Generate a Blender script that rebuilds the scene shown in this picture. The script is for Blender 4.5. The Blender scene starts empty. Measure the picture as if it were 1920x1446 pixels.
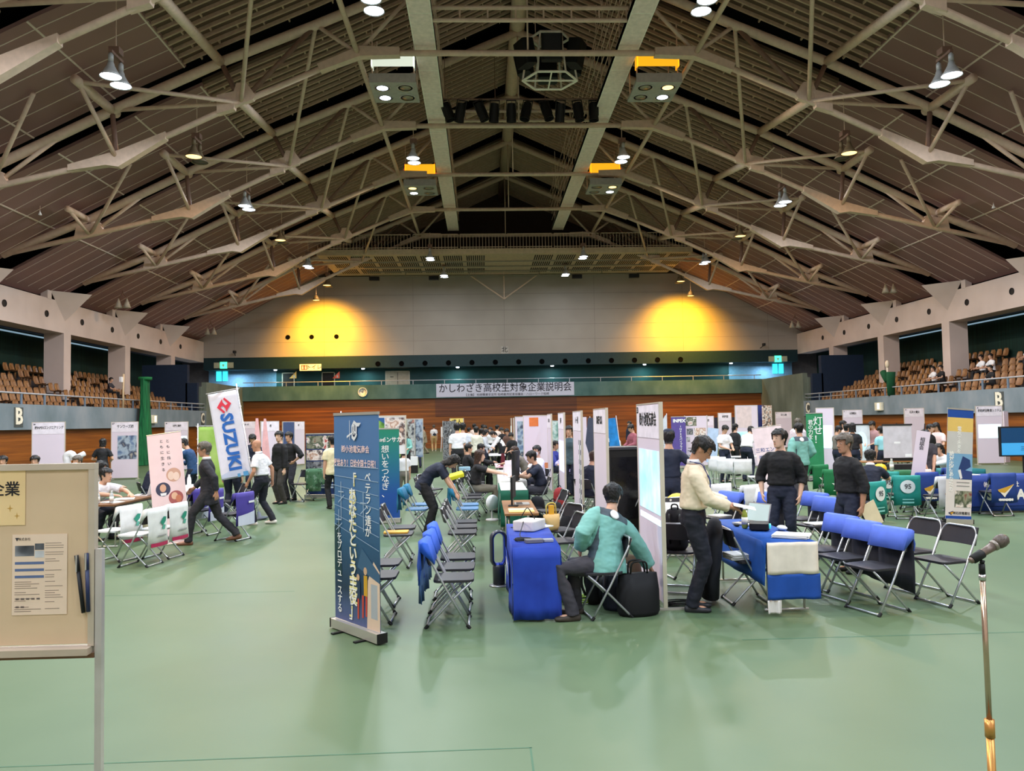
import bpy, bmesh, math, random
from mathutils import Vector, Matrix
random.seed(7)
sc = bpy.context.scene
COL = sc.collection
PI = math.pi
def rad(a): return a*PI/180

# ------------------------------------------------------------------ camera, world, exposure, lights
F, CX, CY, EYE = 1500.0, 960.0, 723.0, 1.92
_a = Vector((905-CX, -(790-CY), -F)); _b = Vector((1, .0175, 0))
_Y = _a.normalized(); _Z = _b.cross(_a).normalized(); _X = _Y.cross(_Z)
CAMM = Matrix((_X, _Y, _Z))
cd = bpy.data.cameras.new('camera'); cd.sensor_width = 36; cd.lens = F/1920*36; cd.clip_end = 300
cam = bpy.data.objects.new('camera', cd); COL.objects.link(cam)
cam.matrix_world = Matrix.Translation((0, 0, EYE)) @ CAMM.to_4x4()
sc.camera = cam
w = bpy.data.worlds.new('world'); sc.world = w; w.use_nodes = True
w.node_tree.nodes['Background'].inputs[0].default_value = (.75, .8, .9, 1)
w.node_tree.nodes['Background'].inputs[1].default_value = .3
sc.view_settings.view_transform = 'Standard'; sc.view_settings.look = 'None'
sc.view_settings.gamma = 1; sc.view_settings.use_curve_mapping = False
sc.view_settings.exposure = EXPOSURE = 0.42
cy = sc.cycles
cy.max_bounces = 5; cy.diffuse_bounces = 4; cy.glossy_bounces = 2; cy.transmission_bounces = 3; cy.transparent_max_bounces = 6
cy.caustics_reflective = False; cy.caustics_refractive = False
cy.use_denoising = True
cy.use_adaptive_sampling = True; cy.adaptive_threshold = .03
cy.sample_clamp_indirect = 4
HX = 1.7                                     # middle line of the hall
YB = 58.8                                    # end wall
TR = [19.5, 26.1, 32.65, 39.2, 45.75, 52.3]  # roof trusses

COOL = (.80, .90, 1.0); WARM = (1.0, .60, .22); AMBER = (1.0, .46, .006)
P_HIGHBAY, P_WARM, P_BOX = 520, 260, 330
def disc_light(name, loc, size, power, col, parent=None, rot=(0, 0, 0)):
    l = bpy.data.lights.new(name, 'AREA'); l.shape = 'DISK'; l.size = size; l.energy = power; l.color = col
    o = bpy.data.objects.new(name, l); COL.objects.link(o); o.location = loc; o.rotation_euler = rot
    if parent: o.parent = parent
    return o
# unseen rear-hall lamps, added as bare lights and boosted to brighten upright faces
for y in (15.1, 8.6, 2.1, -4.4):
    for x in (HX-11.6, HX+11.6):
        disc_light('high_bay_light', (x, y, 11.3), .55, P_HIGHBAY*1.2, COOL if y != 8.6 else WARM)
    for x in (HX-4.6, HX+4.6):
        disc_light('downlight', (x, y, 13.4), .6, P_BOX, COOL)

# ------------------------------------------------------------------ helpers
def ray(u, v): return CAMM @ Vector((u-CX, -(v-CY), -F))
def fl(u, v, z=0.0):
    r = ray(u, v); t = (z-EYE)/r.z
    return (r.x*t, r.y*t)
def dep(u, v, y):
    r = ray(u, v); t = y/r.y
    return (r.x*t, y, r.z*t+EYE)

def lin(c):
    out = []
    for x in c:
        x /= 255.0
        out.append(x/12.92 if x <= .04045 else ((x+.055)/1.055)**2.4)
    return tuple(out)
_M = {}
def mat(c, rough=.55, metal=0.0, emit=0.0, var=.10, scale=6.0, spec=.4, alpha=1.0, key=None):
    """Principled material, colour c in 0-255 display values, gently varied by a noise texture."""
    k = (tuple(c), rough, metal, emit, var, scale, spec, alpha, key)
    if k in _M: return _M[k]
    m = bpy.data.materials.new('m_%d_%d_%d' % tuple(int(x) for x in c)); m.use_nodes = True
    nt = m.node_tree; b = nt.nodes['Principled BSDF']
    col = lin(c)
    b.inputs['Base Color'].default_value = (*col, 1)
    b.inputs['Roughness'].default_value = rough; b.inputs['Metallic'].default_value = metal
    b.inputs['Specular IOR Level'].default_value = spec
    if alpha < 1: b.inputs['Alpha'].default_value = alpha
    if emit:
        b.inputs['Emission Color'].default_value = (*col, 1); b.inputs['Emission Strength'].default_value = emit
        m.cycles.emission_sampling = 'NONE'
    elif var:
        tc = nt.nodes.new('ShaderNodeTexCoord'); n = nt.nodes.new('ShaderNodeTexNoise')
        n.inputs['Scale'].default_value = scale; n.inputs['Detail'].default_value = 3
        mr = nt.nodes.new('ShaderNodeMapRange'); mr.inputs[1].default_value = .3; mr.inputs[2].default_value = .7
        mr.inputs[3].default_value = 1-var; mr.inputs[4].default_value = 1+var
        mx = nt.nodes.new('ShaderNodeMixRGB'); mx.blend_type = 'MULTIPLY'; mx.inputs[0].default_value = 1
        mx.inputs[1].default_value = (*col, 1)
        nt.links.new(tc.outputs['Object'], n.inputs['Vector']); nt.links.new(n.outputs[0], mr.inputs[0])
        nt.links.new(mr.outputs[0], mx.inputs[2]); nt.links.new(mx.outputs[0], b.inputs['Base Color'])
    _M[k] = m
    return m
def ramp_mat(name, cols, scale=(1, 1, 1), nscale=4.0, detail=4, rough=.6, const=False, spec=.4, planks=None, coord='Object', emit=0):
    """Noise -> colour ramp; planks = (axis index, pitch, line darkness) adds board joints."""
    m = bpy.data.materials.new(name); m.use_nodes = True; nt = m.node_tree; b = nt.nodes['Principled BSDF']
    b.inputs['Roughness'].default_value = rough; b.inputs['Specular IOR Level'].default_value = spec
    tc = nt.nodes.new('ShaderNodeTexCoord'); mp = nt.nodes.new('ShaderNodeMapping'); mp.inputs['Scale'].default_value = scale
    n = nt.nodes.new('ShaderNodeTexNoise'); n.inputs['Scale'].default_value = nscale; n.inputs['Detail'].default_value = detail
    r = nt.nodes.new('ShaderNodeValToRGB')
    if const: r.color_ramp.interpolation = 'CONSTANT'
    L = len(cols)
    while len(r.color_ramp.elements) < L: r.color_ramp.elements.new(.5)
    for i, c in enumerate(cols):
        e = r.color_ramp.elements[i]; e.position = .30+.40*i/max(L-1, 1); e.color = (*lin(c), 1)
    nt.links.new(tc.outputs[coord], mp.inputs[0]); nt.links.new(mp.outputs[0], n.inputs['Vector'])
    nt.links.new(n.outputs[0], r.inputs[0]); out = r.outputs[0]
    if planks:
        ax, pitch, dark = planks
        sx = nt.nodes.new('ShaderNodeSeparateXYZ'); nt.links.new(tc.outputs[coord], sx.inputs[0])
        d = nt.nodes.new('ShaderNodeMath'); d.operation = 'DIVIDE'; d.inputs[1].default_value = pitch
        f = nt.nodes.new('ShaderNodeMath'); f.operation = 'FLOOR'
        wn = nt.nodes.new('ShaderNodeTexWhiteNoise'); wn.noise_dimensions = '1D'
        fr = nt.nodes.new('ShaderNodeMath'); fr.operation = 'FRACT'
        lt = nt.nodes.new('ShaderNodeMath'); lt.operation = 'GREATER_THAN'; lt.inputs[1].default_value = .06
        nt.links.new(sx.outputs[ax], d.inputs[0]); nt.links.new(d.outputs[0], f.inputs[0]); nt.links.new(f.outputs[0], wn.inputs['W'])
        nt.links.new(d.outputs[0], fr.inputs[0]); nt.links.new(fr.outputs[0], lt.inputs[0])
        mr = nt.nodes.new('ShaderNodeMapRange'); mr.inputs[3].default_value = .72; mr.inputs[4].default_value = 1.15
        nt.links.new(wn.outputs[0], mr.inputs[0])
        ml = nt.nodes.new('ShaderNodeMapRange'); ml.inputs[3].default_value = dark; ml.inputs[4].default_value = 1
        nt.links.new(lt.outputs[0], ml.inputs[0])
        mu = nt.nodes.new('ShaderNodeMath'); mu.operation = 'MULTIPLY'; nt.links.new(mr.outputs[0], mu.inputs[0]); nt.links.new(ml.outputs[0], mu.inputs[1])
        mx = nt.nodes.new('ShaderNodeMixRGB'); mx.blend_type = 'MULTIPLY'; mx.inputs[0].default_value = 1
        nt.links.new(out, mx.inputs[1]); nt.links.new(mu.outputs[0], mx.inputs[2]); out = mx.outputs[0]
    nt.links.new(out, b.inputs['Base Color'])
    if emit:
        nt.links.new(out, b.inputs['Emission Color']); b.inputs['Emission Strength'].default_value = emit; m.cycles.emission_sampling = 'NONE'
    return m

def frame_from(d, ref=None):
    d = d.normalized()
    r = Vector(ref) if ref is not None else Vector((0, 0, 1))
    if abs(d.dot(r.normalized())) > .98: r = Vector((0, 1, 0)) if abs(d.y) < .9 else Vector((1, 0, 0))
    x = r.cross(d).normalized(); y = d.cross(x)
    return x, y
class MB:
    """Collects shapes; build() links them as ONE mesh object."""
    def __init__(s): s.v = []; s.f = []; s.mi = []; s.cur = 0; s.M = None
    def m(s, i): s.cur = i; return s
    def at(s, M): s.M = M; return s
    def add(s, vs, fs):
        o = len(s.v)
        for p in vs:
            p = Vector(p)
            s.v.append(s.M @ p if s.M else p)
        for f in fs: s.f.append([i+o for i in f]); s.mi.append(s.cur)
        return s
    def box(s, x0, y0, z0, x1, y1, z1):
        return s.add([(x0,y0,z0),(x1,y0,z0),(x1,y1,z0),(x0,y1,z0),(x0,y0,z1),(x1,y0,z1),(x1,y1,z1),(x0,y1,z1)],
                     [(0,3,2,1),(4,5,6,7),(0,1,5,4),(1,2,6,5),(2,3,7,6),(3,0,4,7)])
    def rbox(s, x0, y0, z0, x1, y1, z1, r=.01, n=3):
        """box with rounded vertical edges"""
        pts = []
        for cx, cyy, a0 in ((x1-r, y1-r, 0), (x0+r, y1-r, 90), (x0+r, y0+r, 180), (x1-r, y0+r, 270)):
            for k in range(n+1):
                a = rad(a0+90*k/n); pts.append((cx+r*math.cos(a), cyy+r*math.sin(a)))
        N = len(pts)
        vs = [(p[0], p[1], z0) for p in pts]+[(p[0], p[1], z1) for p in pts]
        return s.add(vs, [list(range(N-1, -1, -1)), list(range(N, 2*N))]+[(i, (i+1) % N, N+(i+1) % N, N+i) for i in range(N)])
    def quad(s, *p): return s.add(p, [(0, 1, 2, 3)])
    def loft(s, pts, rr, n=12, ref=None, caps=True, tang=None):
        pts = [Vector(p) for p in pts]; L = len(pts); vs = []; fs = []
        px = None
        for i, p in enumerate(pts):
            d = (pts[min(i+1, L-1)]-pts[max(i-1, 0)])
            if d.length < 1e-9: d = Vector((0, 0, 1))
            if ref is None and px is not None:
                d.normalize(); x = (px-d*px.dot(d)).normalized(); y = d.cross(x)
            else: x, y = frame_from(d, ref)
            px = x
            a = rr[i] if isinstance(rr, (list, tuple)) else rr
            ra, rb = a if isinstance(a, (list, tuple)) else (a, a)
            for k in range(n):
                t = 2*PI*k/n; vs.append(p+x*ra*math.cos(t)+y*rb*math.sin(t))
        for i in range(L-1):
            for k in range(n): fs.append((i*n+k, i*n+(k+1) % n, (i+1)*n+(k+1) % n, (i+1)*n+k))
        if caps: fs.append(list(range(n-1, -1, -1))); fs.append([(L-1)*n+k for k in range(n)])
        return s.add(vs, fs)
    def tube(s, a, b, r, n=8, r2=None): return s.loft([a, b], [r, r if r2 is None else r2], n)
    def path(s, pts, r, n=6, bend=0.0, k=3):
        """tube along a polyline, corners rounded by bend"""
        pts = [Vector(p) for p in pts]
        if bend:
            q = [pts[0]]
            for i in range(1, len(pts)-1):
                a, b, c = pts[i-1], pts[i], pts[i+1]
                e = min(bend, (a-b).length*.45, (c-b).length*.45)
                p0 = b+(a-b).normalized()*e; p1 = b+(c-b).normalized()*e
                for j in range(k+1):
                    t = j/k; q.append(p0*(1-t)**2+b*2*t*(1-t)+p1*t*t)
            q.append(pts[-1]); pts = q
        return s.loft(pts, r, n)
    def ell(s, c, r, n=12, m=8, M=None):
        c = Vector(c); vs = []; fs = []
        for i in range(1, m):
            a = PI*i/m
            for k in range(n):
                t = 2*PI*k/n; p = Vector((r[0]*math.sin(a)*math.cos(t), r[1]*math.sin(a)*math.sin(t), r[2]*math.cos(a)))
                vs.append(c+(M @ p if M else p))
        top = c+(M @ Vector((0, 0, r[2])) if M else Vector((0, 0, r[2]))); bot = c+(M @ Vector((0, 0, -r[2])) if M else Vector((0, 0, -r[2])))
        vs += [top, bot]; T = len(vs)-2
        for i in range(m-2):
            for k in range(n): fs.append((i*n+k, (i+1)*n+k, (i+1)*n+(k+1) % n, i*n+(k+1) % n))
        for k in range(n): fs.append((T, k, (k+1) % n)); fs.append((T+1, (m-2)*n+(k+1) % n, (m-2)*n+k))
        return s.add(vs, fs)
    def lathe(s, prof, n=16, c=(0, 0, 0)):
        """prof: list of (r, z)"""
        vs = []; fs = []; c = Vector(c)
        for r, z in prof:
            for k in range(n): t = 2*PI*k/n; vs.append(c+Vector((r*math.cos(t), r*math.sin(t), z)))
        for i in range(len(prof)-1):
            for k in range(n): fs.append((i*n+k, i*n+(k+1) % n, (i+1)*n+(k+1) % n, (i+1)*n+k))
        if prof[0][0] > 1e-6: fs.append(list(range(n-1, -1, -1)))
        if prof[-1][0] > 1e-6: fs.append([(len(prof)-1)*n+k for k in range(n)])
        return s.add(vs, fs)
    def prism(s, poly, y0, y1):
        """polygon in (x,z), extruded along y"""
        N = len(poly)
        vs = [(p[0], y0, p[1]) for p in poly]+[(p[0], y1, p[1]) for p in poly]
        return s.add(vs, [list(range(N)), list(range(2*N-1, N-1, -1))]+[(i, N+i, N+(i+1) % N, (i+1) % N) for i in range(N)])
    def mesh(s, name):
        me = bpy.data.meshes.new(name); me.from_pydata([tuple(p) for p in s.v], [], s.f)
        me.polygons.foreach_set('material_index', s.mi); me.update(); return me
    def build(s, name, mats, parent=None, smooth=False, loc=None, bevel=0):
        me = s.mesh(name)
        for x in (mats if isinstance(mats, (list, tuple)) else [mats]): me.materials.append(x)
        bm = bmesh.new(); bm.from_mesh(me); bmesh.ops.recalc_face_normals(bm, faces=bm.faces)
        if bevel: bmesh.ops.bevel(bm, geom=[e for e in bm.edges if len(e.link_faces) == 2 and e.calc_face_angle(0) > .6], offset=bevel, segments=2, affect='EDGES', profile=.6)
        bm.to_mesh(me); bm.free()
        if smooth: me.polygons.foreach_set('use_smooth', [True]*len(me.polygons))
        o = bpy.data.objects.new(name, me); COL.objects.link(o)
        if parent: o.parent = parent
        if loc: o.location = loc
        return o
def thing(name, label, cat, loc=(0, 0, 0), rz=0, group=None, rot=None):
    o = bpy.data.objects.new(name, None); COL.objects.link(o); o.empty_display_size = .1
    o.location = (loc[0], loc[1], loc[2] if len(loc) > 2 else 0)
    o.rotation_euler = rot if rot else (0, 0, rad(rz))
    return tag(o, label, cat, group)
def tag(o, label=None, cat=None, group=None, kind=None):
    if label: o['label'] = label
    if cat: o['category'] = cat
    if group: o['group'] = group
    if kind: o['kind'] = kind
    return o
def struct(o, label=None):
    o['kind'] = 'structure'
    if label: o['label'] = label
    return o
def kids(o): return [c for c in COL.objects if c.parent == o]
_KC = {}
def dup(root, loc, rz=0, label=None, group=None):
    def cp(o, par):
        c = o.copy(); COL.objects.link(c)
        if o.type == 'FONT': TEXTS.append(c)
        if par: c.parent = par
        for ch in _KC.get(o.name, []): cp(ch, c)
        return c
    def index(o):
        if o.name not in _KC:
            _KC[o.name] = list(o.children)
            for ch in o.children: index(ch)
    index(root)
    r = cp(root, None); r.location = (loc[0], loc[1], loc[2] if len(loc) > 2 else 0); r.rotation_euler = (0, 0, rad(rz))
    if label: r['label'] = label
    if group: r['group'] = group
    return r
def text(body, size, m, parent, loc, rot=(PI/2, 0, 0), bold=.0, align='CENTER', name='lettering', ext=.0006, space=1.0, line=1.0, sx=1.0, res=2, shear=0):
    if any(ord(ch) > 0x3000 for ch in body): bold *= .4
    c = bpy.data.curves.new(name, 'FONT'); c.body = body; c.size = size; c.align_x = align; c.align_y = 'CENTER'
    c.extrude = ext; c.offset = bold; c.space_character = space; c.space_line = line; c.resolution_u = res; c.materials.append(m); c.shear = shear
    o = bpy.data.objects.new(name, c); COL.objects.link(o); o.parent = parent; o.location = loc; o.rotation_euler = rot; o.scale = (sx, 1, 1)
    TEXTS.append(o)
    return o
TEXTS = []
def bake_texts():
    """turn the lettering curves into meshes"""
    dg = bpy.context.evaluated_depsgraph_get(); dg.update()
    done = {}
    for o in TEXTS:
        me = bpy.data.meshes.new_from_object(o.evaluated_get(dg)); me.name = 'lettering'
        done[o.name] = me
    for o in TEXTS:
        n = bpy.data.objects.new('lettering', done[o.name]); COL.objects.link(n)
        n.parent = o.parent; n.location = o.location; n.rotation_euler = o.rotation_euler; n.scale = o.scale
    for o in TEXTS: bpy.data.objects.remove(o)
    TEXTS.clear()
def vtext(body, size, m, parent, loc, pitch=.9, **k):
    """vertical Japanese setting"""
    n = len(body)
    return text('\n'.join(body), size, m, parent, (loc[0], loc[1], loc[2]), line=pitch, **k)
def gfx(parent, name, shapes, y=-.002, step=.0004, emit=0):
    """flat printed shapes in the parent's xz plane, facing -y; one mesh"""
    mb = MB(); mats = []; idx = {}
    for q, sh in enumerate(shapes):
        c = sh[-1]
        mt = c if isinstance(c, bpy.types.Material) else mat(c, .5, var=.03, emit=emit)
        if mt.name not in idx: idx[mt.name] = len(mats); mats.append(mt)
        mb.m(idx[mt.name]); yy = y-step*q
        if sh[0] == 'r':
            _, x0, z0, x1, z1, _ = sh; mb.quad((x0, yy, z0), (x1, yy, z0), (x1, yy, z1), (x0, yy, z1))
        elif sh[0] == 'e':
            _, cx, cz, rx, rz, _ = sh; N = 24
            mb.add([(cx+rx*math.cos(2*PI*k/N), yy, cz+rz*math.sin(2*PI*k/N)) for k in range(N)], [list(range(N))])
        else:
            P = sh[1]; mb.add([(p[0], yy, p[1]) for p in P], [list(range(len(P)))])
    me = mb.mesh(name)
    for x in mats: me.materials.append(x)
    o = bpy.data.objects.new(name, me); COL.objects.link(o); o.parent = parent
    return o
ORD = ['first', 'second', 'third', 'fourth', 'fifth', 'sixth', 'seventh', 'eighth', 'ninth', 'tenth', 'eleventh', 'twelfth', 'thirteenth', 'fourteenth']
# ------------------------------------------------------------------ materials of the hall
M_FLOOR = ramp_mat('floor_green', [(81, 103, 74), (90, 111, 81), (99, 118, 89)], (1, 1, 1), .35, 6, .42, spec=.35)
M_WOOD = ramp_mat('wall_wood', [(112, 58, 15), (136, 75, 20), (152, 87, 27)], (.25, .25, 6), 1.4, 5, .5, planks=(2, .145, .6))
M_WOOD2 = ramp_mat('wall_wood_dark', [(86, 42, 16), (106, 54, 22), (120, 64, 28)], (.25, .25, 6), 1.4, 5, .45, planks=(2, .145, .6))
M_CONC = ramp_mat('parapet_concrete', [(106, 120, 128), (124, 136, 146), (144, 150, 158)], (1, 1, .6), .9, 6, .75)
M_CONCN = ramp_mat('parapet_concrete_north', [(58, 92, 92), (74, 108, 108), (92, 122, 120)], (1, 1, .6), .9, 6, .75)
M_OLIVE = ramp_mat('end_wall_concrete', [(96, 104, 92), (112, 120, 108), (126, 134, 122)], (1, 1, .6), .8, 5, .8)
M_WHITE = ramp_mat('plaster', [(204, 184, 176), (214, 194, 186), (222, 202, 194)], (1, 1, 1), .5, 3, .85)
M_TEAL = ramp_mat('teal_tile', [(16, 60, 66), (24, 76, 80), (32, 88, 90)], (1, 1, 1), .5, 4, .6)
M_TEALD = mat((14, 46, 52), .6)
M_PBLUE = mat((120, 160, 190), .7)
M_CURT = ramp_mat('curtain_green', [(6, 26, 22), (12, 42, 34), (16, 52, 42)], (1, 9, .1), 2, 2, .9)
M_BLACK = mat((14, 14, 15), .6); M_DARK = mat((34, 32, 34), .6)
M_GAP = mat((8, 8, 10), .95, spec=.05)
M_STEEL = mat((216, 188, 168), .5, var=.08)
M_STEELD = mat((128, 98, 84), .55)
M_PANEL = ramp_mat('ceiling_panel', [(136, 102, 98), (146, 110, 106), (156, 118, 113)], (.3, .3, .3), .6, 3, .85)
M_DECK = ramp_mat('roof_deck', [(84, 64, 54), (96, 74, 62), (108, 84, 70)], (.3, .3, .3), .8, 3, .9)
M_RIB = mat((190, 160, 138), .7); M_LINE = mat((222, 200, 188), .7)
M_GABLE_SHADE = mat((70, 54, 46), .9)  # dark brown puts the shade above the gallery into the wall colour
M_RAIL = mat((170, 172, 182), .35, metal=.3)
M_SILVER = mat((186, 188, 192), .3, metal=.75, var=.04)
M_CHROME = mat((205, 205, 205), .22, metal=.9, var=.02)
M_WHITEP = mat((236, 234, 238), .5, var=.03)
M_LETTER = mat((240, 232, 214), .6)
M_INK = mat((24, 24, 28), .6, var=.02); M_INKG = mat((96, 98, 104), .6, var=.02); M_INKW = mat((245, 245, 245), .5, var=.01)

Y0 = -8.0
def box(name, a, b, m, parent=None): return MB().box(*a, *b).build(name, m, parent)
XL, XR = HX-19.05, HX+19.05                  # balcony fronts
BL, BR = HX-21.9, HX+21.9                    # beam faces
struct(box('floor', (XL-.4, Y0, -.2), (XR+.4, YB+.1, 0), M_FLOOR))
# seams of the sports floor
s = MB(); zz = .0012
for p, q, t in (((-6, 4.72), (.26, 4.78), .012), ((.24, 3.2), (.25, 4.78), .012), ((-16, 9.4), (-2.2, 9.4), .02), ((2.2, 6.9), (16, 6.9), .02), ((-16, 3.05), (16, 3.05), .02)):
    d = Vector((q[0]-p[0], q[1]-p[1], 0)).normalized(); n = Vector((-d.y, d.x, 0))*t/2
    s.quad((p[0]-n.x, p[1]-n.y, zz), (q[0]-n.x, q[1]-n.y, zz), (q[0]+n.x, q[1]+n.y, zz), (p[0]+n.x, p[1]+n.y, zz))
struct(s.build('trim_1', mat((66, 104, 78), .6)))
struct(box('wall_south', (BL-3, Y0-.3, 0), (BR+3, Y0, 13), M_WHITE))
# ---- end wall
n = MB().box(XL, YB, 0, XR, YB+.3, 3.66); struct(n.build('wall_north', M_WOOD))
struct(box('trim_2', (-3.45, YB-.04, 2.32), (6.95, YB, 3.66), M_WOOD2))
struct(box('trim_3', (XL, YB-.25, 3.66), (XR, YB+.1, 4.70), M_CONCN))
struct(box('trim_4', (XL, YB+.1, 3.4), (XR, 60.6, 3.7), M_CONC))
n = MB().box(-15.4, 60.5, 3.7, 18.9, 60.7, 6.1); struct(n.build('wall_corridor', M_TEAL))
struct(MB().box(BL-.2, 60.5, 3.7, -15.4, 60.7, 6.1).box(18.9, 60.5, 3.7, BR+.2, 60.7, 6.1).build('wall_corridor_end', M_PBLUE))  # pale blue paint carries the bluish light of the corridor ends
struct(box('trim_5', (BL, YB, 5.98), (BR, YB+.3, 6.86), M_TEALD))
struct(box('trim_6', (BL, YB+.3, 5.98), (BR, 60.7, 6.1), M_TEALD))
s = MB()
def hole(mb, M, r): mb.at(M).lathe([(r*1.12, 0), (r*1.12, .03), (r, .03), (r, .005), (0, .005)], 16).at(None)
RX90 = Matrix.Rotation(PI/2, 4, 'X')
for k in range(14): hole(s, Matrix.Translation((-7.6+1.72*k, YB-.002, 6.25)) @ RX90, .17)
struct(s.build('trim_7', M_GAP))
# white gable greyed for its weaker light, upper gable painted dark for its shade
ROOF = [(21.9, 8.4), (17.45, 10.8), (13.45, 12.8), (10, 14.4), (7, 15.7), (0, 18.9)]
def zroof(xh):
    xh = abs(xh)
    for (x1, z1), (x0, z0) in zip(ROOF, ROOF[1:]):
        if xh >= x0: return z0+(z1-z0)*(xh-x0)/(x1-x0)
    return ROOF[-1][1]
poly = [(BL-2.2, 6.86), (BR+2.2, 6.86), (BR+2.2, 7.5), (BR, 8.5), (HX+17.45, 10.9), (HX+13.9, 12.7), (HX-13.9, 12.7), (HX-17.45, 10.9), (BL, 8.5), (BL-2.2, 7.5)]
struct(MB().prism(poly, YB, YB+.3).build('wall_gable', ramp_mat('gable_dimmed', [(162, 152, 143), (168, 158, 149), (174, 164, 155)], (1, 1, 1), .4, 2, .85)))  # plaster tone greyed to carry the weaker light on this wall
s = MB()
for z in (7.9, 9.0, 10.1, 11.3): s.box(HX-21, YB-.006, z, HX+21, YB, z+.02)
for x in (-18, -11.5, -5, 1.7, 8.4, 15, 21.4): s.box(x, YB-.006, 6.86, x+.02, YB, 12.6)
struct(s.build('trim_8', mat((136, 127, 120), .9)))
s = MB()
for x in (-14.12, -12.4, -10.6): hole(s, Matrix.Translation((x, YB-.002, 8.3)) @ RX90, .15)
struct(s.build('trim_9', M_GAP))
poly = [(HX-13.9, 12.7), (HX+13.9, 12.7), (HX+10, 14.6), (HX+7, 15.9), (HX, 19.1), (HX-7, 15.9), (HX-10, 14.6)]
struct(MB().prism(poly, YB, YB+.3).build('wall_gable_upper', M_GABLE_SHADE))

# ---- side balconies
for sgn, side, XP, XB in ((-1, 'left', XL, BL), (1, 'right', XR, BR)):
    def bx(name, xa, xb, ya, yb, za, zb, m): return struct(box(name, (min(xa, xb), ya, za), (max(xa, xb), yb, zb), m))
    o = sgn
    bx('wall_'+side, XP+.18*o, XP+.4*o, Y0, 51, 0, 1.9, M_WOOD)
    bx('wall_parapet_'+side, XP, XP+.25*o, Y0, 51, 1.9, 2.87, M_CONC)
    bx('wall_end_'+side, XP, XP+.3*o, 51, YB, 0, 4.68, M_OLIVE)
    bx('wall_corner_'+side, XB-1.5*o, XB+4.0*o, 60.75, 61.0, 0, 9.0, mat((96, 92, 92), .9))
    bx('wall_stair_'+side, XP+.3*o, XB+2.6*o, 50.9, 51.2, 0, 4.4, M_OLIVE)
    bx('wall_outer_'+side, XB+2.25*o, XB+2.5*o, Y0, 61, 2, 6.75, M_CURT)
    bx('ceiling_balcony_'+side, XB+.06*o, XB+2.5*o, Y0, 61, 6.7, 6.8, mat((74, 78, 92), .8))
    st = MB()
    for k in range(8):
        xa, xb = XP+(.25+.7*(k-.15))*o, XP+(.25+.7*(k+.85))*o
        if k == 0: xa = XP+.25*o
        st.box(min(xa, xb), Y0, 1.9, max(xa, xb), 50.9, 2.3+.33*k-.02)
    struct(st.build('floor_balcony_'+side, mat((70, 62, 62), .8)))
    bm_ = MB().box(min(XB, XB+1.0*o), Y0, 6.53, max(XB, XB+1.0*o), YB, 8.03)
    struct(bm_.build('beam_'+side, M_WHITE))
    for k, y in enumerate((-6.5, .1, 6.7, 13.3, 19.9, 26.5, 33.1, 39.7, 46.35, 53.05)):
        struct(box('column_'+side, (min(XB, XB+.95*o), y-.33, 2.0), (max(XB, XB+.95*o), y+.33, 6.53), M_WHITE))
    hs = MB()
    y = 27.6
    for y in [27.6+3.3*k for k in range(9)]:
        hole(hs, Matrix.Translation((XB-.002*o, y+.3, 7.28)) @ Matrix.Rotation(-PI/2*o, 4, 'Y'), .14)
    struct(hs.build('trim_holes_'+side, M_DARK))
    # black strip in place of the shade in the gap between beam top and roof
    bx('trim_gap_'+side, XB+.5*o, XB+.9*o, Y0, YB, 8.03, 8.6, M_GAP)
    bx('trim_daylight_'+side, XB+2.2*o, XB+2.24*o, 28, 50, 6.55, 6.62, mat((150, 180, 200), .5, emit=.5))  # glowing strip stands in for daylight above the curtain
    # corbels that carry the trusses
    for y in [13.0]+TR:
        y += .25
        c = MB().add([(XB, y-1.3, 8.42), (XB, y+1.3, 8.42), (XB-1.25*o, y+.1, 8.42), (XB, y, 7.12)], [(0, 1, 2), (0, 2, 3), (1, 3, 2), (0, 3, 1)])
        c.box(min(XB-.02*o, XB+.3*o), y-1.6, 8.0, max(XB-.02*o, XB+.3*o), y-1.25, 8.42)
        struct(c.build('beam_corbel_'+side, M_WHITE))
    bx('wall_booth_'+side, XB+.8*o, XP+.9*o, 50.2, 50.6, 3.0, 5.75, mat((16, 36, 62), .7))
    bx('wall_booth_low_'+side, XP+.3*o, XP+1.0*o, 50.2, 50.5, 2.3, 4.6, mat((16, 36, 62), .7))
    # railing on the balcony front
    r = thing('balcony_railing', 'grey tubular railing along the %s spectator balcony' % side, 'railing', (XP+.12*o, 0, 2.87))
    MB().tube((0, -6, .42), (0, 51, .42), .035).build('handrail', M_RAIL, r)
    MB().tube((0, 45, .2), (0, 51, .2), .025).build('lower_rail', M_RAIL, r)
    for k in range(14): MB().box(-.02, 27.7+1.62*k, 0, .02, 27.8+1.62*k, .42).build('post', mat((120, 138, 160), .4, metal=.3), r)
    for ltr, y in (('B', 30.6 if o < 0 else 31.4), ('C', 50.3)):
        e = thing('wall_letter', 'large white letter %s on the %s balcony front' % (ltr, side), 'letter', (XP-.012*o, y, 2.38), 90 if o < 0 else -90)
        MB().box(-.28, 0, -.38, .30, .012, .36).build('backing_plate', mat((74, 78, 78), .6), e)
        text(ltr, .86, M_LETTER, e, (0, -.012, 0), bold=.022, ext=.01)
# railing along the end-wall balcony
r = thing('corridor_railing', 'thin steel railing on top of the green end-wall balcony', 'railing', (0, YB-.05, 4.70))
MB().tube((XL, 0, .3), (XR, 0, .3), .03).build('handrail', M_RAIL, r)
for k in range(17): MB().box(XL+.8+2.3*k-.02, -.02, 0, XL+.8+2.3*k+.02, .02, .3).build('post', M_RAIL, r)

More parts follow.
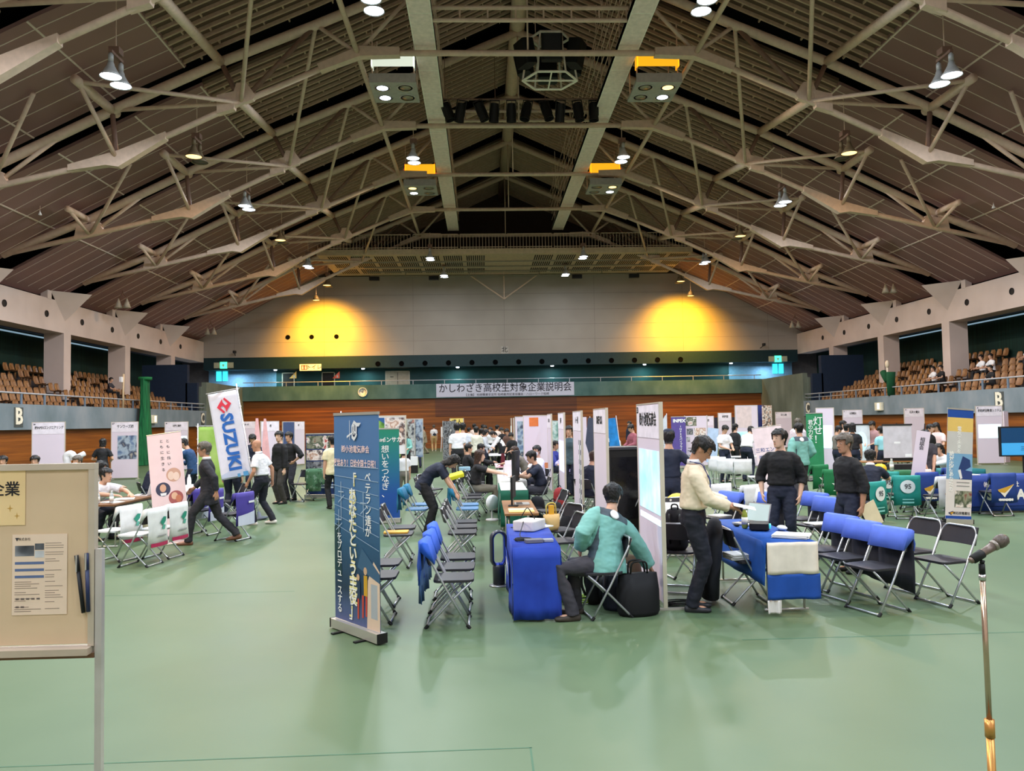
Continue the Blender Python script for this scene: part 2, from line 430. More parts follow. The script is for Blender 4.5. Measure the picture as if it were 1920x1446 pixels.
# ---- ceiling panels between the trusses
bays = [-7.0, -.3, 6.3, 12.9]+TR+[YB]
def roof_strip(mb, xa, xb, ya, yb, dz, th):
    """slab following the roof between half-widths xa<xb on both sides of the hall"""
    xs = [xa]+[x for x, _ in reversed(ROOF) if xa < x < xb]+[xb]
    for o in (-1, 1):
        for p, q in zip(xs, xs[1:]):
            za, zb = zroof(p)+dz, zroof(q)+dz
            v = [(HX+o*p, ya, za), (HX+o*q, ya, zb), (HX+o*q, yb, zb), (HX+o*p, yb, za)]
            v += [(a, b, c+th) for a, b, c in v]
            mb.add(v, [(0, 1, 2, 3), (4, 7, 6, 5), (0, 4, 5, 1), (1, 5, 6, 2), (2, 6, 7, 3), (3, 7, 4, 0)])
XSPLIT = 11.3
for i in range(len(bays)-1):
    ya, yb = bays[i]+1.7, bays[i+1]+.2
    if i == len(bays)-2: yb = YB
    c = MB()
    c.m(0); roof_strip(c, XSPLIT, 22.3, ya, yb, 0, .12)
    c.m(1); roof_strip(c, .05, XSPLIT, ya, yb, .1, .12)
    if i >= 2:
        L = yb-ya
        c.m(2)
        nr = 12
        for k in range(nr):
            yy = ya+L*(k+.5)/nr
            roof_strip(c, .3, XSPLIT, yy-.035, yy+.035, -.02, .12)
        for k in range(1, 16):
            xx = k*.72
            for j in range(nr):
                yy = ya+L*(j+.5)/nr
                if (k+j) % 2 == 0 and xx < XSPLIT-.1: roof_strip(c, xx-.02, xx+.02, yy, yy+.3, .04, .06)
        c.m(3)
        for k in range(6):
            yy = ya+L*(k+.5)/6
            roof_strip(c, XSPLIT, 22, yy-.014, yy+.014, -.014, .014)
        for xx in (XSPLIT+.05, 13.6, 16.2, 18.9): roof_strip(c, xx-.022, xx+.022, ya, yb, -.02, .02)
    struct(c.build('ceiling', [M_PANEL, M_DECK, M_RIB, M_LINE]))
c = MB(); roof_strip(c, 0, 22.6, Y0, YB+.3, .75, .15)
struct(c.build('roof', M_GAP))
struct(MB().tube((HX, Y0, 18.35), (HX, YB, 18.35), .32, 12).build('beam_ridge', M_STEEL, smooth=True))

# ---- steel roof trusses: one built, the others copied
N0, N1, N2, N3, N4 = (5.65, 14.15), (9.45, 12.5), (13.45, 10.65), (17.45, 9.72), (20.9, 8.95)
P0, P1, P2, P3 = (7.0, 15.1), (10.1, 13.85), (13.6, 12.25), (17.5, 10.35)
BAY = 6.55
def make_truss(label):
    t = thing('roof_truss', label, 'truss', (HX, 0, 0), 0, 'steel roof trusses')
    MB().tube((-5.65, 0, 14.15), (5.65, 0, 14.15), .10, 10).build('tie_beam', M_STEEL, t, True)
    MB().tube((0, 0, 14.15), (0, 0, 18.2), .03).build('hanger_rod', M_STEEL, t, True)
    for o in (-1, 1):
        def q(p, y=0): return (o*p[0], y, p[1])
        MB().path([q(p) for p in (N0, N1, N2, N3, N4)], .10, 10).build('bottom_chord', M_STEEL, t, True)
        MB().path([q(p) for p in ((0, 18.1), P0, P1, P2, P3, N4)], .16, 10).build('rafter', M_STEEL, t, True)
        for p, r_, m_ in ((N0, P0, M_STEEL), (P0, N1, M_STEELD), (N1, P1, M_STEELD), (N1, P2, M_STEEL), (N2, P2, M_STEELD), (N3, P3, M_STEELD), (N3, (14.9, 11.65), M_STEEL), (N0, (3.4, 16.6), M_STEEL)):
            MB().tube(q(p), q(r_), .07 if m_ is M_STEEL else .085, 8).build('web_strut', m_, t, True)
        # braces along the hall
        for p, r_, y in ((N2, P2, -2.2), (N1, P2, -2.2), (N3, P3, -1.6), (N3, (14.9, 11.9), -2.2)):
            MB().tube(q(p), q(r_, y), .07, 8).build('brace', M_STEEL, t, True)
        MB().tube(q(P2, -2.4), q(P2, .3), .15, 10).build('purlin_stub', M_STEEL, t, True); MB().tube(q(P3, -1.7), q(P3, .3), .12, 10).build('purlin_stub', M_STEEL, t, True)
        MB().tube(q(N1, -BAY), q(P1), .15, 10).build('long_brace', M_STEEL, t, True)
        MB().tube(q(P0, -BAY), q(N1), .07, 8).build('brace', M_STEEL, t, True)
        MB().tube(q(N0, -BAY), q(N0), .09, 8).build('edge_chord', M_STEEL, t, True)
        # gusset plates and the stepped haunch at the knee
        def plate(name, pts, th=.16): return MB().prism([(o*a, b) for a, b in pts], -th, th).build(name, M_STEEL, t)
        plate('gusset_plate', [(N1[0]-.5, N1[1]+.2), (N1[0]-.2, N1[1]+.62), (N1[0]+.12, N1[1]+.62), (N1[0]+.3, N1[1]+.05), (N1[0]+.1, N1[1]-.12), (N1[0]-.4, N1[1]+.06)], .1)
        plate('gusset_plate', [(N1[0]+.1, N1[1]+.35), (N1[0]+.75, N1[1]+.2), (N1[0]+.75, N1[1]-.42), (N1[0]+.2, N1[1]-.25)], .13)
        plate('haunch', [(N2[0]-1.6, N2[1]+.85), (N2[0]-.1, N2[1]+.24), (N2[0]+1.5, N2[1]-.22), (N2[0]+1.5, N2[1]-.42), (N2[0]+.3, N2[1]-.24), (N2[0]-.1, N2[1]-.30), (N2[0]-1.6, N2[1]+.62)], .14)
        plate('haunch', [(N0[0]-1.4, N0[1]+.14), (N0[0]-.1, N0[1]+.18), (N0[0]+1.3, N0[1]-.42), (N0[0]+1.2, N0[1]-.64), (N0[0]-.1, N0[1]-.16), (N0[0]-1.4, N0[1]-.12)], .15)
        plate('gusset_plate', [(N3[0]-.4, N3[1]+.5), (N3[0]+.5, N3[1]+.35), (N3[0]+.6, N3[1]-.2), (N3[0]-.6, N3[1]+.1)], .1)
    return t
def make_short_truss(t):
    for c in list(t.children):
        if c.name.split('.')[0] in ('tie_beam', 'hanger_rod'): bpy.data.objects.remove(c)
TL = ['nearest steel roof truss, its lower corners cut by the top of the photo', 'second steel roof truss, its tie beam in front of the hexagonal speaker frame', 'third steel roof truss, its tie beam below the row of black spotlights',
      'fourth steel roof truss, next beyond the two amber-lit lamp boxes', 'fifth steel roof truss, its tie beam just in front of the dark gable', 'last steel roof truss, at the railed gallery by the end wall']
T0 = make_truss(TL[0]); T0.location.y = TR[0]
for i in range(1, 6):
    t = dup(T0, (HX, TR[i], 0), 0, TL[i])

# ---- catwalks, gallery
for o, side in ((-1, 'left'), (1, 'right')):
    t = thing('catwalk', 'long grey service catwalk under the roof, %s one of the pair' % side, 'catwalk', (HX+3.42*o, 0, 14.42))
    MB().box(-.36, -2, 0, .36, 52, .22).build('deck', mat((246, 224, 218), .7), t)
    k = MB()
    for y in range(0, 50, 2): k.box(-.37, y, -.006, .37, y+.03, 0)
    for x in (-.36, .33): k.box(x, -2, -.02, x+.03, 52, .24)
    k.build('deck_seams', mat((255, 244, 236), .7), t)
    k = MB()
    for x in (-.36, .36):
        k.tube((x, -2, 1.1), (x, 52, 1.1), .025, 6).tube((x, -2, .65), (x, 52, .65), .02, 6)
        for y in range(0, 52, 2): k.tube((x, y, .2), (x, y, 1.1), .02, 6)
    k.build('guard_rail', M_STEEL, t)
    k = MB(); rn = random.Random(11+o)
    for y in range(16, 51, 2):
        for x in (-.34, .34): k.tube((x, y, .2), (x*.8, y+.2, zroof(3.5)-14.5), .014, 4)
    if o > 0:
        for j in range(46):
            y = rn.uniform(17, 48); k.tube((-.4-rn.random()*.5, y, .1+rn.random()*1.2), (-.4-rn.random()*.7, y+rn.uniform(-1.5, 1.5), 1.6+rn.random()*1.2), .011, 4)
        for zz in (.5, .95, 1.5): k.tube((-.75, 16, zz), (-.75, 49, zz), .012, 4)
    k.build('hanger_rods', M_STEEL, t)
for y in (24.6, 33.0):
    c = MB().tube((HX-3.1, y, 14.9), (HX+3.1, y, 14.9), .07).tube((HX-3.1, y, 14.5), (HX+3.1, y, 14.5), .07)
    for k in range(8): c.tube((HX-3.1+.88*k, y, 14.5), (HX-3.1+.88*k, y, 14.9), .03, 6)
    tag(c.build('lighting_truss', M_STEEL), 'flat ladder truss joining the two catwalks %s' % ('before the hexagonal speaker frame' if y < 30 else 'below the black spotlights'), 'truss')
g = thing('gallery', 'railed maintenance gallery hung high before the dark gable', 'gallery', (HX, 0, 0))
MB().box(-12.2, 51.4, 12.75, 12.2, 58.7, 13.05).build('gallery_floor', mat((206, 186, 158), .8), g)
k = MB(); lv = {-1: MB(), 1: MB()}
for j in range(16):
    for y0 in (51.9, 54.0, 56.2):
        x = -11.6+1.5*j
        if abs(x+.3) < 1.1 or abs(x-1.3) < .5: continue
        for q in range(9): lv[-1 if j < 8 else 1].box(x+.14*q, y0, 12.738, x+.14*q+.075, y0+1.6, 12.75)
for q in lv: lv[q].build('louver', mat((40, 34, 28), .9), g)
k = MB().box(-12.2, 51.4, 13.05, 12.2, 51.46, 13.1)
for j in range(8):
    x0 = -12.2+3.05*j; k.tube((x0+.08, 51.42, 14.05), (x0+2.97, 51.42, 14.05), .03, 6).tube((x0+.08, 51.42, 13.2), (x0+2.97, 51.42, 13.2), .025, 6)
    for q in range(15): k.tube((x0+.08+.2064*q, 51.42, 13.1), (x0+.08+.2064*q, 51.42, 14.05), .018, 5)
k.build('guard_rail', M_STEEL, g)
k = MB()
for y, z in ((52.4, 12.45), (53.8, 12.4), (55.2, 12.35), (56.6, 12.3)): k.tube((-9.5, y, z), (9.5, y, z), .05, 6)
for x in (-7, -2.5, 2.5, 7): k.tube((x, 52.4, 12.45), (x, 52.4, 12.75), .03, 6).tube((x, 56.6, 12.3), (x, 56.6, 12.75), .03, 6)
k.build('pipe_batten', mat((140, 132, 116), .6), g)
for x in (-9.2, -5.0, 5.2, 9.3): MB().box(x-.35, 56.4, 12.0, x+.35, 56.7, 12.25).build('stage_box', M_BLACK, g)
f = MB()
f.tube((-2.6, 57.6, 12.6), (0, 57.6, 10.75), .05, 6).tube((2.6, 57.6, 12.6), (0, 57.6, 10.75), .05, 6).tube((0, 57.6, 10.75), (0, 57.6, 12.75), .04, 6).tube((-2.6, 57.6, 12.6), (2.6, 57.6, 12.6), .04, 6)
tag(f.build('hanging_rig', M_STEEL, loc=(HX, 0, 0)), 'folded triangular steel frame hanging under the gallery above the end wall', 'frame')

# ---- lamps
M_LCOOL = mat((226, 238, 255), .4, emit=8); M_LWARM = mat((255, 204, 122), .4, emit=2.4); M_SHADE = mat((176, 176, 176), .45, metal=.2); M_SHADED = mat((120, 104, 80), .5, metal=.2)
def high_bay(label, x, y, z, kind):
    col, ml, pw = (COOL, M_LCOOL, P_HIGHBAY) if kind == 'cool' else (COOL, M_LCOOL, 70) if kind == 'dim' else (WARM, M_LWARM, P_WARM)
    dim = kind == 'dim'; kind = 'cool' if dim else kind
    t = thing('high_bay_lamp', label, 'lamp', (x, y, z), 0, 'high bay lamps under the roof')
    top = zroof(x-HX)-z-.05
    if x > HX-3 and x < HX+3 or abs(x-HX) < 6: top = .7 if abs(y-55) < .1 else min(top, 1.7)
    MB().tube((0, 0, .75), (0, 0, max(top, .9)), .018, 6).build('hanger_rod', M_STEEL, t)
    MB().box(-.05, -.34, .66, .05, .34, .74).box(-.14, -.14, .74, .14, .14, .92).build('ballast_box', M_STEELD, t)
    n = 2
    for k in range(n):
        yy = -.3+.6*k
        lit = kind == 'cool' or k == 0
        sh = MB().lathe([(.06, .42), (.09, .36), (.1, .3), (.2, .12), (.29, .0), (.28, .0), (.19, .12), (.06, .3)], 18, (0, yy, 0)); sh.lathe([(.07, .42), (.07, .6), (.03, .66)], 10, (0, yy, 0))
        sh_ = sh.build('shade', M_SHADE if kind == 'cool' else M_SHADED, t, True)
        MB().lathe([(.0, .02), (.27, .02), (.2, .08), (0, .09)], 18, (0, yy, 0)).build('lens', ml if lit else mat((90, 84, 76), .3), sh_, True)
    disc_light('high_bay_light', (x, y, z-.03), .6, pw*(.5 if y > 45 else 1), col)
    return t
LY = [21.7, 28.2, 34.6, 41.1, 47.9, 54.6]
for o, side in ((-1, 'left'), (1, 'right')):
    for k, y in enumerate(LY):
        kd = 'cool' if k % 2 == 0 else 'warm'
        high_bay('%s pair of hanging lamps, %s from the camera on the %s roof slope' % ('cool white' if kd == 'cool' else 'half-lit orange', ORD[k], side), HX+(11.5+.12*k)*o, y, 11.3, kd)
    for y, nm in ((20.9, 'cut by the top edge of the photo'), (33.6, 'between the two lamp boxes')):
        high_bay('cool white lamp pair beside the %s catwalk %s' % (side, nm), HX+4.45*o, y, 13.0, 'cool')
    high_bay('cool white lamp pair below the gallery rail near the %s catwalk end' % side, HX+4.85*o, 50.3, 12.2, 'cool')
    high_bay('small cool white lamp under the gallery soffit on the %s' % side, HX+4.2*o, 55.0, 11.95, 'dim')
    for y, zz, nm in ((27.0, 13.55, 'near'), (39.0, 13.55, 'far')):
        amber = not (o < 0 and y < 30)
        t = thing('lamp_box', '%s box of four round downlights beside the %s catwalk, %s' % ('amber-topped' if amber else 'white-topped', side, nm), 'lamp', (HX+4.6*o, y, zz), 0, 'downlight boxes beside the catwalks')
        MB().box(-.8, 0, 0, .8, 1.75, .1).box(-.8, 0, .1, .8, .04, .32).build('lamp_plate', mat((170, 164, 160), .6), t)
        MB().box(-.74, .1, .62, .74, .14, 1.1).box(-.74, .1, .62, -.7, .5, 1.1).box(.7, .1, .62, .74, .5, 1.1).build('reflector_frame', mat((250, 176, 30) if amber else (214, 222, 206), .5, emit=.75), t)  # frame glows by itself in place of lamp light from inside the box
        for qx, qy, qz in ((-.72, .3, .3), (.72, .3, .3), (-.72, 1.6, .1), (.72, 1.6, .1)): MB().tube((qx, qy, qz), (qx, qy, 2.2), .025, 6).build('hanger_rod', M_STEEL, t)
        for q, (dx, dy) in enumerate(((-.4, .45), (.4, .45), (-.4, 1.3), (.4, 1.3))):
            outer = dx*o > 0
            warm = amber and outer and q < 2
            lm = (M_LWARM if warm else M_LCOOL) if outer else mat((150, 140, 120), .3, metal=.3)
            r_ = MB().lathe([(.30, -.012), (.30, .0), (.25, .0), (.25, -.012)], 18, (dx, dy, 0)); r_ = r_.build('lamp_ring', mat((190, 184, 176), .5), t, True)
            MB().lathe([(0, -.03), (.24, -.008), (.24, 0)], 18, (dx, dy, 0)).build('lens', lm, r_, True)
        disc_light('downlight', (HX+4.6*o+.4*o, y+.9, zz-.06), .8, P_BOX, COOL if not amber else (1, .82, .6))
for u, v, y, lab in ((230, 574, 42.4, 'unlit pair of small lamps above the left balcony columns'), (395, 625, 55.6, 'unlit pair of small lamps in the far left corner under the roof'), (1668, 546, 42.4, 'unlit pair of small lamps above the right balcony columns'), (1491, 612, 55.6, 'unlit pair of small lamps in the far right corner under the roof')):
    p = dep(u, v, y); t = thing('corner_lamp', lab, 'lamp', p, 0, 'unlit lamps at the eaves')
    for q in (-.22, .22):
        sh_ = MB().lathe([(.03, .5), (.05, .42), (.10, .3), (.2, .0), (.19, 0), (.09, .28)], 14, (q, 0, -.1)).build('shade', mat((190, 178, 160), .45), t, True); MB().lathe([(0, .06), (.17, .05)], 12, (q, 0, -.1)).build('lens', mat((210, 204, 190), .3), sh_)
    MB().tube((-.22, 0, .4), (0, 0, .7), .02, 6).tube((.22, 0, .4), (0, 0, .7), .02, 6).tube((0, 0, .7), (0, 0, max(.75, zroof(p[0]-HX)-p[2]-.1)), .03, 6).build('bracket', M_STEELD, t)
for u, v, y, lab in ((75, 404, 30.5, 'tiny hanging detector under the left roof slope'), (1863, 391, 30.5, 'tiny hanging detector under the right roof slope')):
    p = dep(u, v, y); t = thing('detector', lab, 'detector', p); MB().lathe([(0, 0), (.07, .02), (.02, .14), (.01, .2)], 10).build('body', M_WHITEP, t, True); MB().tube((0, 0, .2), (0, 0, max(.3, zroof(p[0]-HX)-p[2]-.02)), .008, 4).build('cord', M_STEEL, t)
# amber wash lamps on the white gable
for o, side, pw in ((-1, 'left', 4600), (1, 'right', 4600)):
    x = HX+13.1*o
    t = thing('wash_light', 'amber floodlight fixed above the glowing %s part of the end wall' % side, 'lamp', (x, 55.6, 10.5), 0, 'amber floodlights at the end wall')
    MB().lathe([(.07, .35), (.12, .3), (.26, .0), (.25, 0), (.1, .28)], 16).build('shade', M_SHADED, t, True)
    MB().tube((0, 0, .3), (0, 0, 1.0), .02, 6).build('hanger_rod', M_STEEL, t)
    MB().lathe([(0, .03), (.24, .02), (0, .06)], 16).build('lens', M_LWARM, t, True)
    l = bpy.data.lights.new('wash_spot', 'SPOT'); l.energy = pw; l.color = AMBER; l.spot_size = rad(114); l.spot_blend = 1; l.shadow_soft_size = .2
    lo = bpy.data.objects.new('wash_spot', l); COL.objects.link(lo); lo.location = (x, 55.6, 10.4)
    lo.rotation_euler = (Vector((x, YB, 7.7))-Vector((x, 55.6, 10.4))).to_track_quat('-Z', 'Y').to_euler()
# small downlights over the corridor
for k, px in enumerate((517, 681, 858, 1035, 1208, 1370)):
    x = dep(px, 684, 59.6)[0]
    t = thing('corridor_light', 'small round downlight under the dark green fascia, %s from the left' % ORD[k], 'lamp', (x, 59.5, 5.98))
    MB().lathe([(.0, -.07), (.1, -.06), (.13, 0)], 12).build('lens', M_LCOOL, t, True)
    disc_light('corridor_glow', (x, 59.5, 5.86), .2, 26, (.6, 1, 1))
for x in (-18.2, 21.6): disc_light('corridor_glow', (x, 59.5, 5.8), .4, 60, (.6, .85, 1))

# ---- hexagonal speaker frame and the bar of spotlights
t = thing('speaker_cluster', 'hexagonal steel frame with black loudspeakers hung under the ridge', 'loudspeaker', (2.65, 28.6, 14.3))
hx = [Vector((1.02*math.cos(rad(60*k)), .9*math.sin(rad(60*k)), 0)) for k in range(6)]
lo_ = [v*.98+Vector((0, 0, 0)) for v in hx]; up = [v*.72+Vector((0, 0, 1.55)) for v in hx]
k = MB()
for i in range(6):
    j = (i+1) % 6
    k.tube(lo_[i], lo_[j], .045, 6).tube(up[i], up[j], .045, 6).tube(lo_[i], up[i], .035, 6)
k.tube(lo_[0], lo_[3], .035, 6).tube((0, -.78, 0), (0, .78, 0), .03, 6)
k.build('frame', mat((250, 240, 226), .5), t)
for i in range(6):
    m = (lo_[i]+lo_[(i+1) % 6])/2; a = math.atan2(m.y, m.x)
    R = Matrix.Translation(m*1.22+Vector((0, 0, .80))) @ Matrix.Rotation(a, 4, 'Z') @ Matrix.Rotation(rad(12), 4, 'Y')
    MB().at(R).rbox(-.24, -.36, -.46, .24, .36, .42, .08).build('loudspeaker', M_BLACK, t)
for qx in (-.5, .5): MB().tube((qx, 0, 1.5), (qx, 0, 4.0), .015, 5).build('hanger_rod', M_STEEL, t)
c = MB().tube((HX-3.4, 31.4, 14.75), (HX+3.4, 31.4, 14.75), .04, 8)
for x in (-3, -1, 1, 3): c.tube((HX+x, 31.4, 14.75), (HX+x, 31.4, 16.6), .015, 5)
tag(c.build('spotlight_bar', M_STEELD), 'dark pipe carrying the row of black stage spotlights', 'lighting bar')
sp = MB().lathe([(.0, .0), (.16, .0), (.17, -.3), (.2, -.72), (.18, -.72), (.13, -.3)], 14).box(-.2, -.03, -.5, -.17, .03, .12).box(.17, -.03, -.5, .2, .03, .12).box(-.2, -.03, .1, .2, .03, .13)
first = None
random.seed(3)
for k in range(10):
    x = HX-3.0+.66*k
    lab = 'black stage spotlight hanging from the pipe, %s from the left end' % ORD[k]
    if first is None:
        first = sp.build('stage_spotlight', M_BLACK, smooth=False); o_ = first; tag(o_, lab, 'spotlight', 'black stage spotlights')
    else: o_ = first.copy(); COL.objects.link(o_); o_['label'] = lab
    o_.location = (x, 31.4, 14.58); o_.rotation_euler = (rad(random.uniform(-10, 25)), rad((-18, 10, -22, 4, 0, 12, -15, 3, -8, 0)[k]), 0)

# ---- spectator seats: 300 nearest ones as objects, the rest as one
def seat_mb(M):
    s = MB().at(M)   # faces -y locally (towards the hall after rotation)
    pts = [(-.02, .40), (-.19, .42), (-.21, .44), (.05, .41), (.15, .43), (.2, .55), (.23, .72), (.22, .80), (.19, .82)]
    prof = [(-.20, .43, .15), (-.16, .40, .19), (.0, .38, .20), (.12, .39, .20), (.17, .46, .195), (.20, .58, .195), (.225, .68, .18), (.23, .745, .15), (.23, .775, .09)]
    vs = []; fs = []
    for (y, z, hw) in prof:
        for q in (-1, -.5, .5, 1): vs.append((hw*q, y-(.03 if abs(q) == 1 else 0), z+(.015 if abs(q) == 1 else 0)))
    n = len(prof)
    for (y, z, hw) in prof:
        for q in (-1, -.5, .5, 1): vs.append((hw*q, y+.02-(.03 if abs(q) == 1 else 0), z-.02+(.015 if abs(q) == 1 else 0)))
    for i in range(n-1):
        for j in range(3):
            a = i*4+j; fs.append((a, a+1, a+5, a+4)); b = a+4*n; fs.append((b, b+4, b+5, b+1))
        fs.append((i*4, i*4+4, i*4+4+4*n, i*4+4*n)); fs.append((i*4+3, i*4+3+4*n, i*4+7+4*n, i*4+7))
    fs.append((0, 4*n, 4*n+1, 1)); fs.append((1, 4*n+1, 4*n+2, 2)); fs.append((2, 4*n+2, 4*n+3, 3))
    e = 4*(n-1)
    for j in range(3): fs.append((e+j, e+j+1, e+j+1+4*n, e+j+4*n))
    s.add(vs, fs)
    s.box(-.03, -.02, 0, .03, .04, .40)
    return s
M_SEAT = ramp_mat('seat_plastic', [(122, 82, 50), (150, 108, 72), (170, 132, 96)], (1, 1, 1), 3, 2, .35, spec=.5)
M_SEATLEG = M_DARK
spots = {-1: [], 1: []}
for o, XP in ((-1, XL), (1, XR)):
    for k in range(7):
        for j in range(42):
            y = 29.6+.5*j
            if min(abs(y-a) for a in (30.6, 37.2, 43.8, 50.4)) < .62: continue
            x = XP+(.25+.7*(k+.35))*o
            if k in (3, 4, 5) and min(abs(y-c) for c in (33.1, 39.7, 46.35, 53.05)) < .75: continue
            px = 905+1500*x/y
            if not -20 < px < 1940: continue
            spots[o].append((y, x, 2.3+.33*k, k))
base = seat_mb(None).build('spectator_seat', M_SEAT)
base_me = base.data; bpy.data.objects.remove(base)
rest = MB()
for o, side in ((-1, 'left'), (1, 'right')):
    spots[o].sort()
    for i, (y, x, z, k) in enumerate(spots[o]):
        if i < 150:
            q = bpy.data.objects.new('spectator_seat', base_me); COL.objects.link(q)
            q.location = (x, y, z); q.rotation_euler = (0, 0, rad(90) if o < 0 else rad(-90))
            tag(q, 'brown plastic spectator seat, one of the %s row above the rail on the %s balcony' % (ORD[k], side), 'seat', 'spectator seats of the %s row on the %s balcony' % (ORD[k], side))
        else:
            seat_mb(Matrix.Translation((x, y, z)) @ Matrix.Rotation(rad(90) if o < 0 else rad(-90), 4, 'Z')); rest.at(None)
            sm = seat_mb(Matrix.Translation((x, y, z)) @ Matrix.Rotation(rad(90) if o < 0 else rad(-90), 4, 'Z'))
            rest.add(sm.v, sm.f)
tag(rest.build('spectator_seating', M_SEAT), 'brown plastic seats at the far ends of both balconies', 'seats', 'far spectator seats', 'stuff')

# ---- things on the end wall
t = thing('event_banner', 'long white event banner with black Japanese lettering on the end wall', 'banner', (HX, YB-.28, 3.72))
MB().box(-5.05, 0, 0, 5.05, .02, .98).build('cloth', mat((206, 206, 226), .7, var=.02), t)
MI = mat((36, 32, 48), .6, var=0)
text('かしわざき高校生対象企業説明会', .70, MI, t, (0, -.004, .6), bold=.016, sx=.93)
text('【主催】 柏崎職業安定所 柏崎雇用促進協議会・ハローワーク柏崎', .21, MI, t, (.1, -.004, .13), bold=.004)
t = thing('wall_clock', 'round white wall clock on the end-wall balcony', 'clock', (-8.69, YB-.26, 4.18))
MB().at(RX90).lathe([(.34, 0), (.34, .05), (.30, .06), (.30, .045), (0, .045)], 28).build('clock_face', mat((232, 232, 220), .5), t, True)
k = MB()
for h in range(12):
    a = rad(30*h); k.at(Matrix.Translation((0, -.062, 0)) @ Matrix.Rotation(a, 4, 'Y')).box(-.012, 0, .2, .012, .004, .27)
k.build('hour_marks', M_INK, t)
MB().at(Matrix.Translation((0, -.066, 0)) @ Matrix.Rotation(rad(20), 4, 'Y')).box(-.016, 0, -.03, .016, .004, .15).build('hour_hand', M_INK, t)
MB().at(Matrix.Translation((0, -.07, 0)) @ Matrix.Rotation(rad(-58), 4, 'Y')).box(-.011, 0, -.04, .011, .004, .23).build('minute_hand', M_INK, t)
t = thing('compass_sign', 'small square sign for north in the middle of the white wall', 'sign', (HX, YB-.02, 7.14))
MB().box(-.27, 0, -.27, .27, .02, .27).build('plate', mat((176, 168, 160), .6), t); text('北', .46, M_INK, t, (0, -.004, 0), bold=.012)
t = thing('toilet_sign', 'cream toilet sign with pictogram on the dark green fascia', 'sign', dep(582, 689, YB-.1))
MB().box(-.78, 0, -.24, .78, .06, .24).build('plate', mat((244, 226, 176), .5, emit=.35), t)
text('トイレ', .38, M_INK, t, (.25, -.004, 0), bold=.014)
k = MB()
k.box(-.66, -.003, -.18, -.24, 0, .18); k.build('pictogram_plate', mat((120, 70, 60), .6), t)
k = MB()
for x in (-.55, -.35): k.box(x-.05, -.006, -.13, x+.05, -.003, .05); k.at(Matrix.Translation((x, -.005, .1)) @ RX90).lathe([(.04, 0), (.04, .003), (0, .003)], 10).at(None)
k.build('pictogram', M_INKW, t)
for px, lab, col in ((549, 'small yellow triangular restroom sign by the first dark doorway', (214, 176, 100)), (630, 'small red triangular restroom sign by the second dark doorway', (206, 92, 70))):
    p = dep(px, 703, 60.4); t = thing('restroom_sign', lab, 'sign', p)
    MB().prism([(-.26, -.26), (.26, -.26), (.26, .26)], 0, .05).build('plate', mat(col, .5, emit=.3), t)
    MB().prism([(.04, -.2), (.16, -.2), (.12, .02), (.08, .02)], -.004, 0).build('pictogram', M_INKW, t)
dn = 1
for x0, x1, m in ((-14.9, -14.1, M_DARK), (-11.95, -11.1, M_DARK), (-7.2, -5.5, mat((196, 186, 168), .6))):
    d = MB().m(0).box(x0, 60.42, 3.7, x1, 60.5, 5.75)
    d.m(1).box(x0-.07, 60.40, 3.7, x0, 60.5, 5.82).box(x1, 60.40, 3.7, x1+.07, 60.5, 5.82).box(x0-.07, 60.40, 5.75, x1+.07, 60.5, 5.82)
    if dn == 3: d.m(2).box(-6.36, 60.41, 3.75, -6.33, 60.42, 5.7).box(-6.9, 60.4, 5.35, -6.65, 60.42, 5.4)
    struct(d.build('door_%d' % dn, [m, mat((206, 200, 186), .5), M_DARK])); dn += 1
for o, side, px in ((-1, 'left', 419), (1, 'right', 1459)):
    p = dep(px, 685 if o < 0 else 673, YB-.1)
    t = thing('exit_sign', 'green lit exit sign on the fascia at the %s end of the hall' % side, 'sign', p)
    MB().box(-.25, 0, -.24, .25, .08, .24).build('lit_panel', mat((70, 230, 170), .5, emit=1.6), t)
    MB().box(-.7, .02, -.2, -.25, .08, .2).box(.25, .02, -.2, .7, .08, .2).build('side_panel', mat((190, 190, 160), .6), t)
    k = MB(); k.box(-.06, -.005, -.12, .03, 0, .06).box(-.14, -.005, .0, .1, 0, .04); k.build('pictogram', M_INKW, t)
    p = dep(px-3 if o < 0 else px, 706 if o < 0 else 692, 60.45)
    wdw = MB().m(0).box(p[0]-.42, p[1], p[2]-.35, p[0]-.04, p[1]+.05, p[2]+.4).box(p[0]+.06, p[1], p[2]-.35, p[0]+.42, p[1]+.05, p[2]+.4)
    struct(wdw.build('window_%d' % (1 if o < 0 else 2), mat((60, 214, 226), .4, emit=1.1)))
for px, py, lab in ((440, 662, 'small security camera on a bracket at the left end of the white wall'), (1432, 648, 'small security camera on a bracket at the right end of the white wall')):
    p = dep(px, py, YB-.5); t = thing('security_camera', lab, 'camera', p)
    MB().tube((0, 0, 0), (-.1, .5, -.15), .025, 6).build('bracket', M_DARK, t); MB().rbox(-.09, -.2, -.02, .09, .14, .16, .04).build('housing', M_DARK, t)
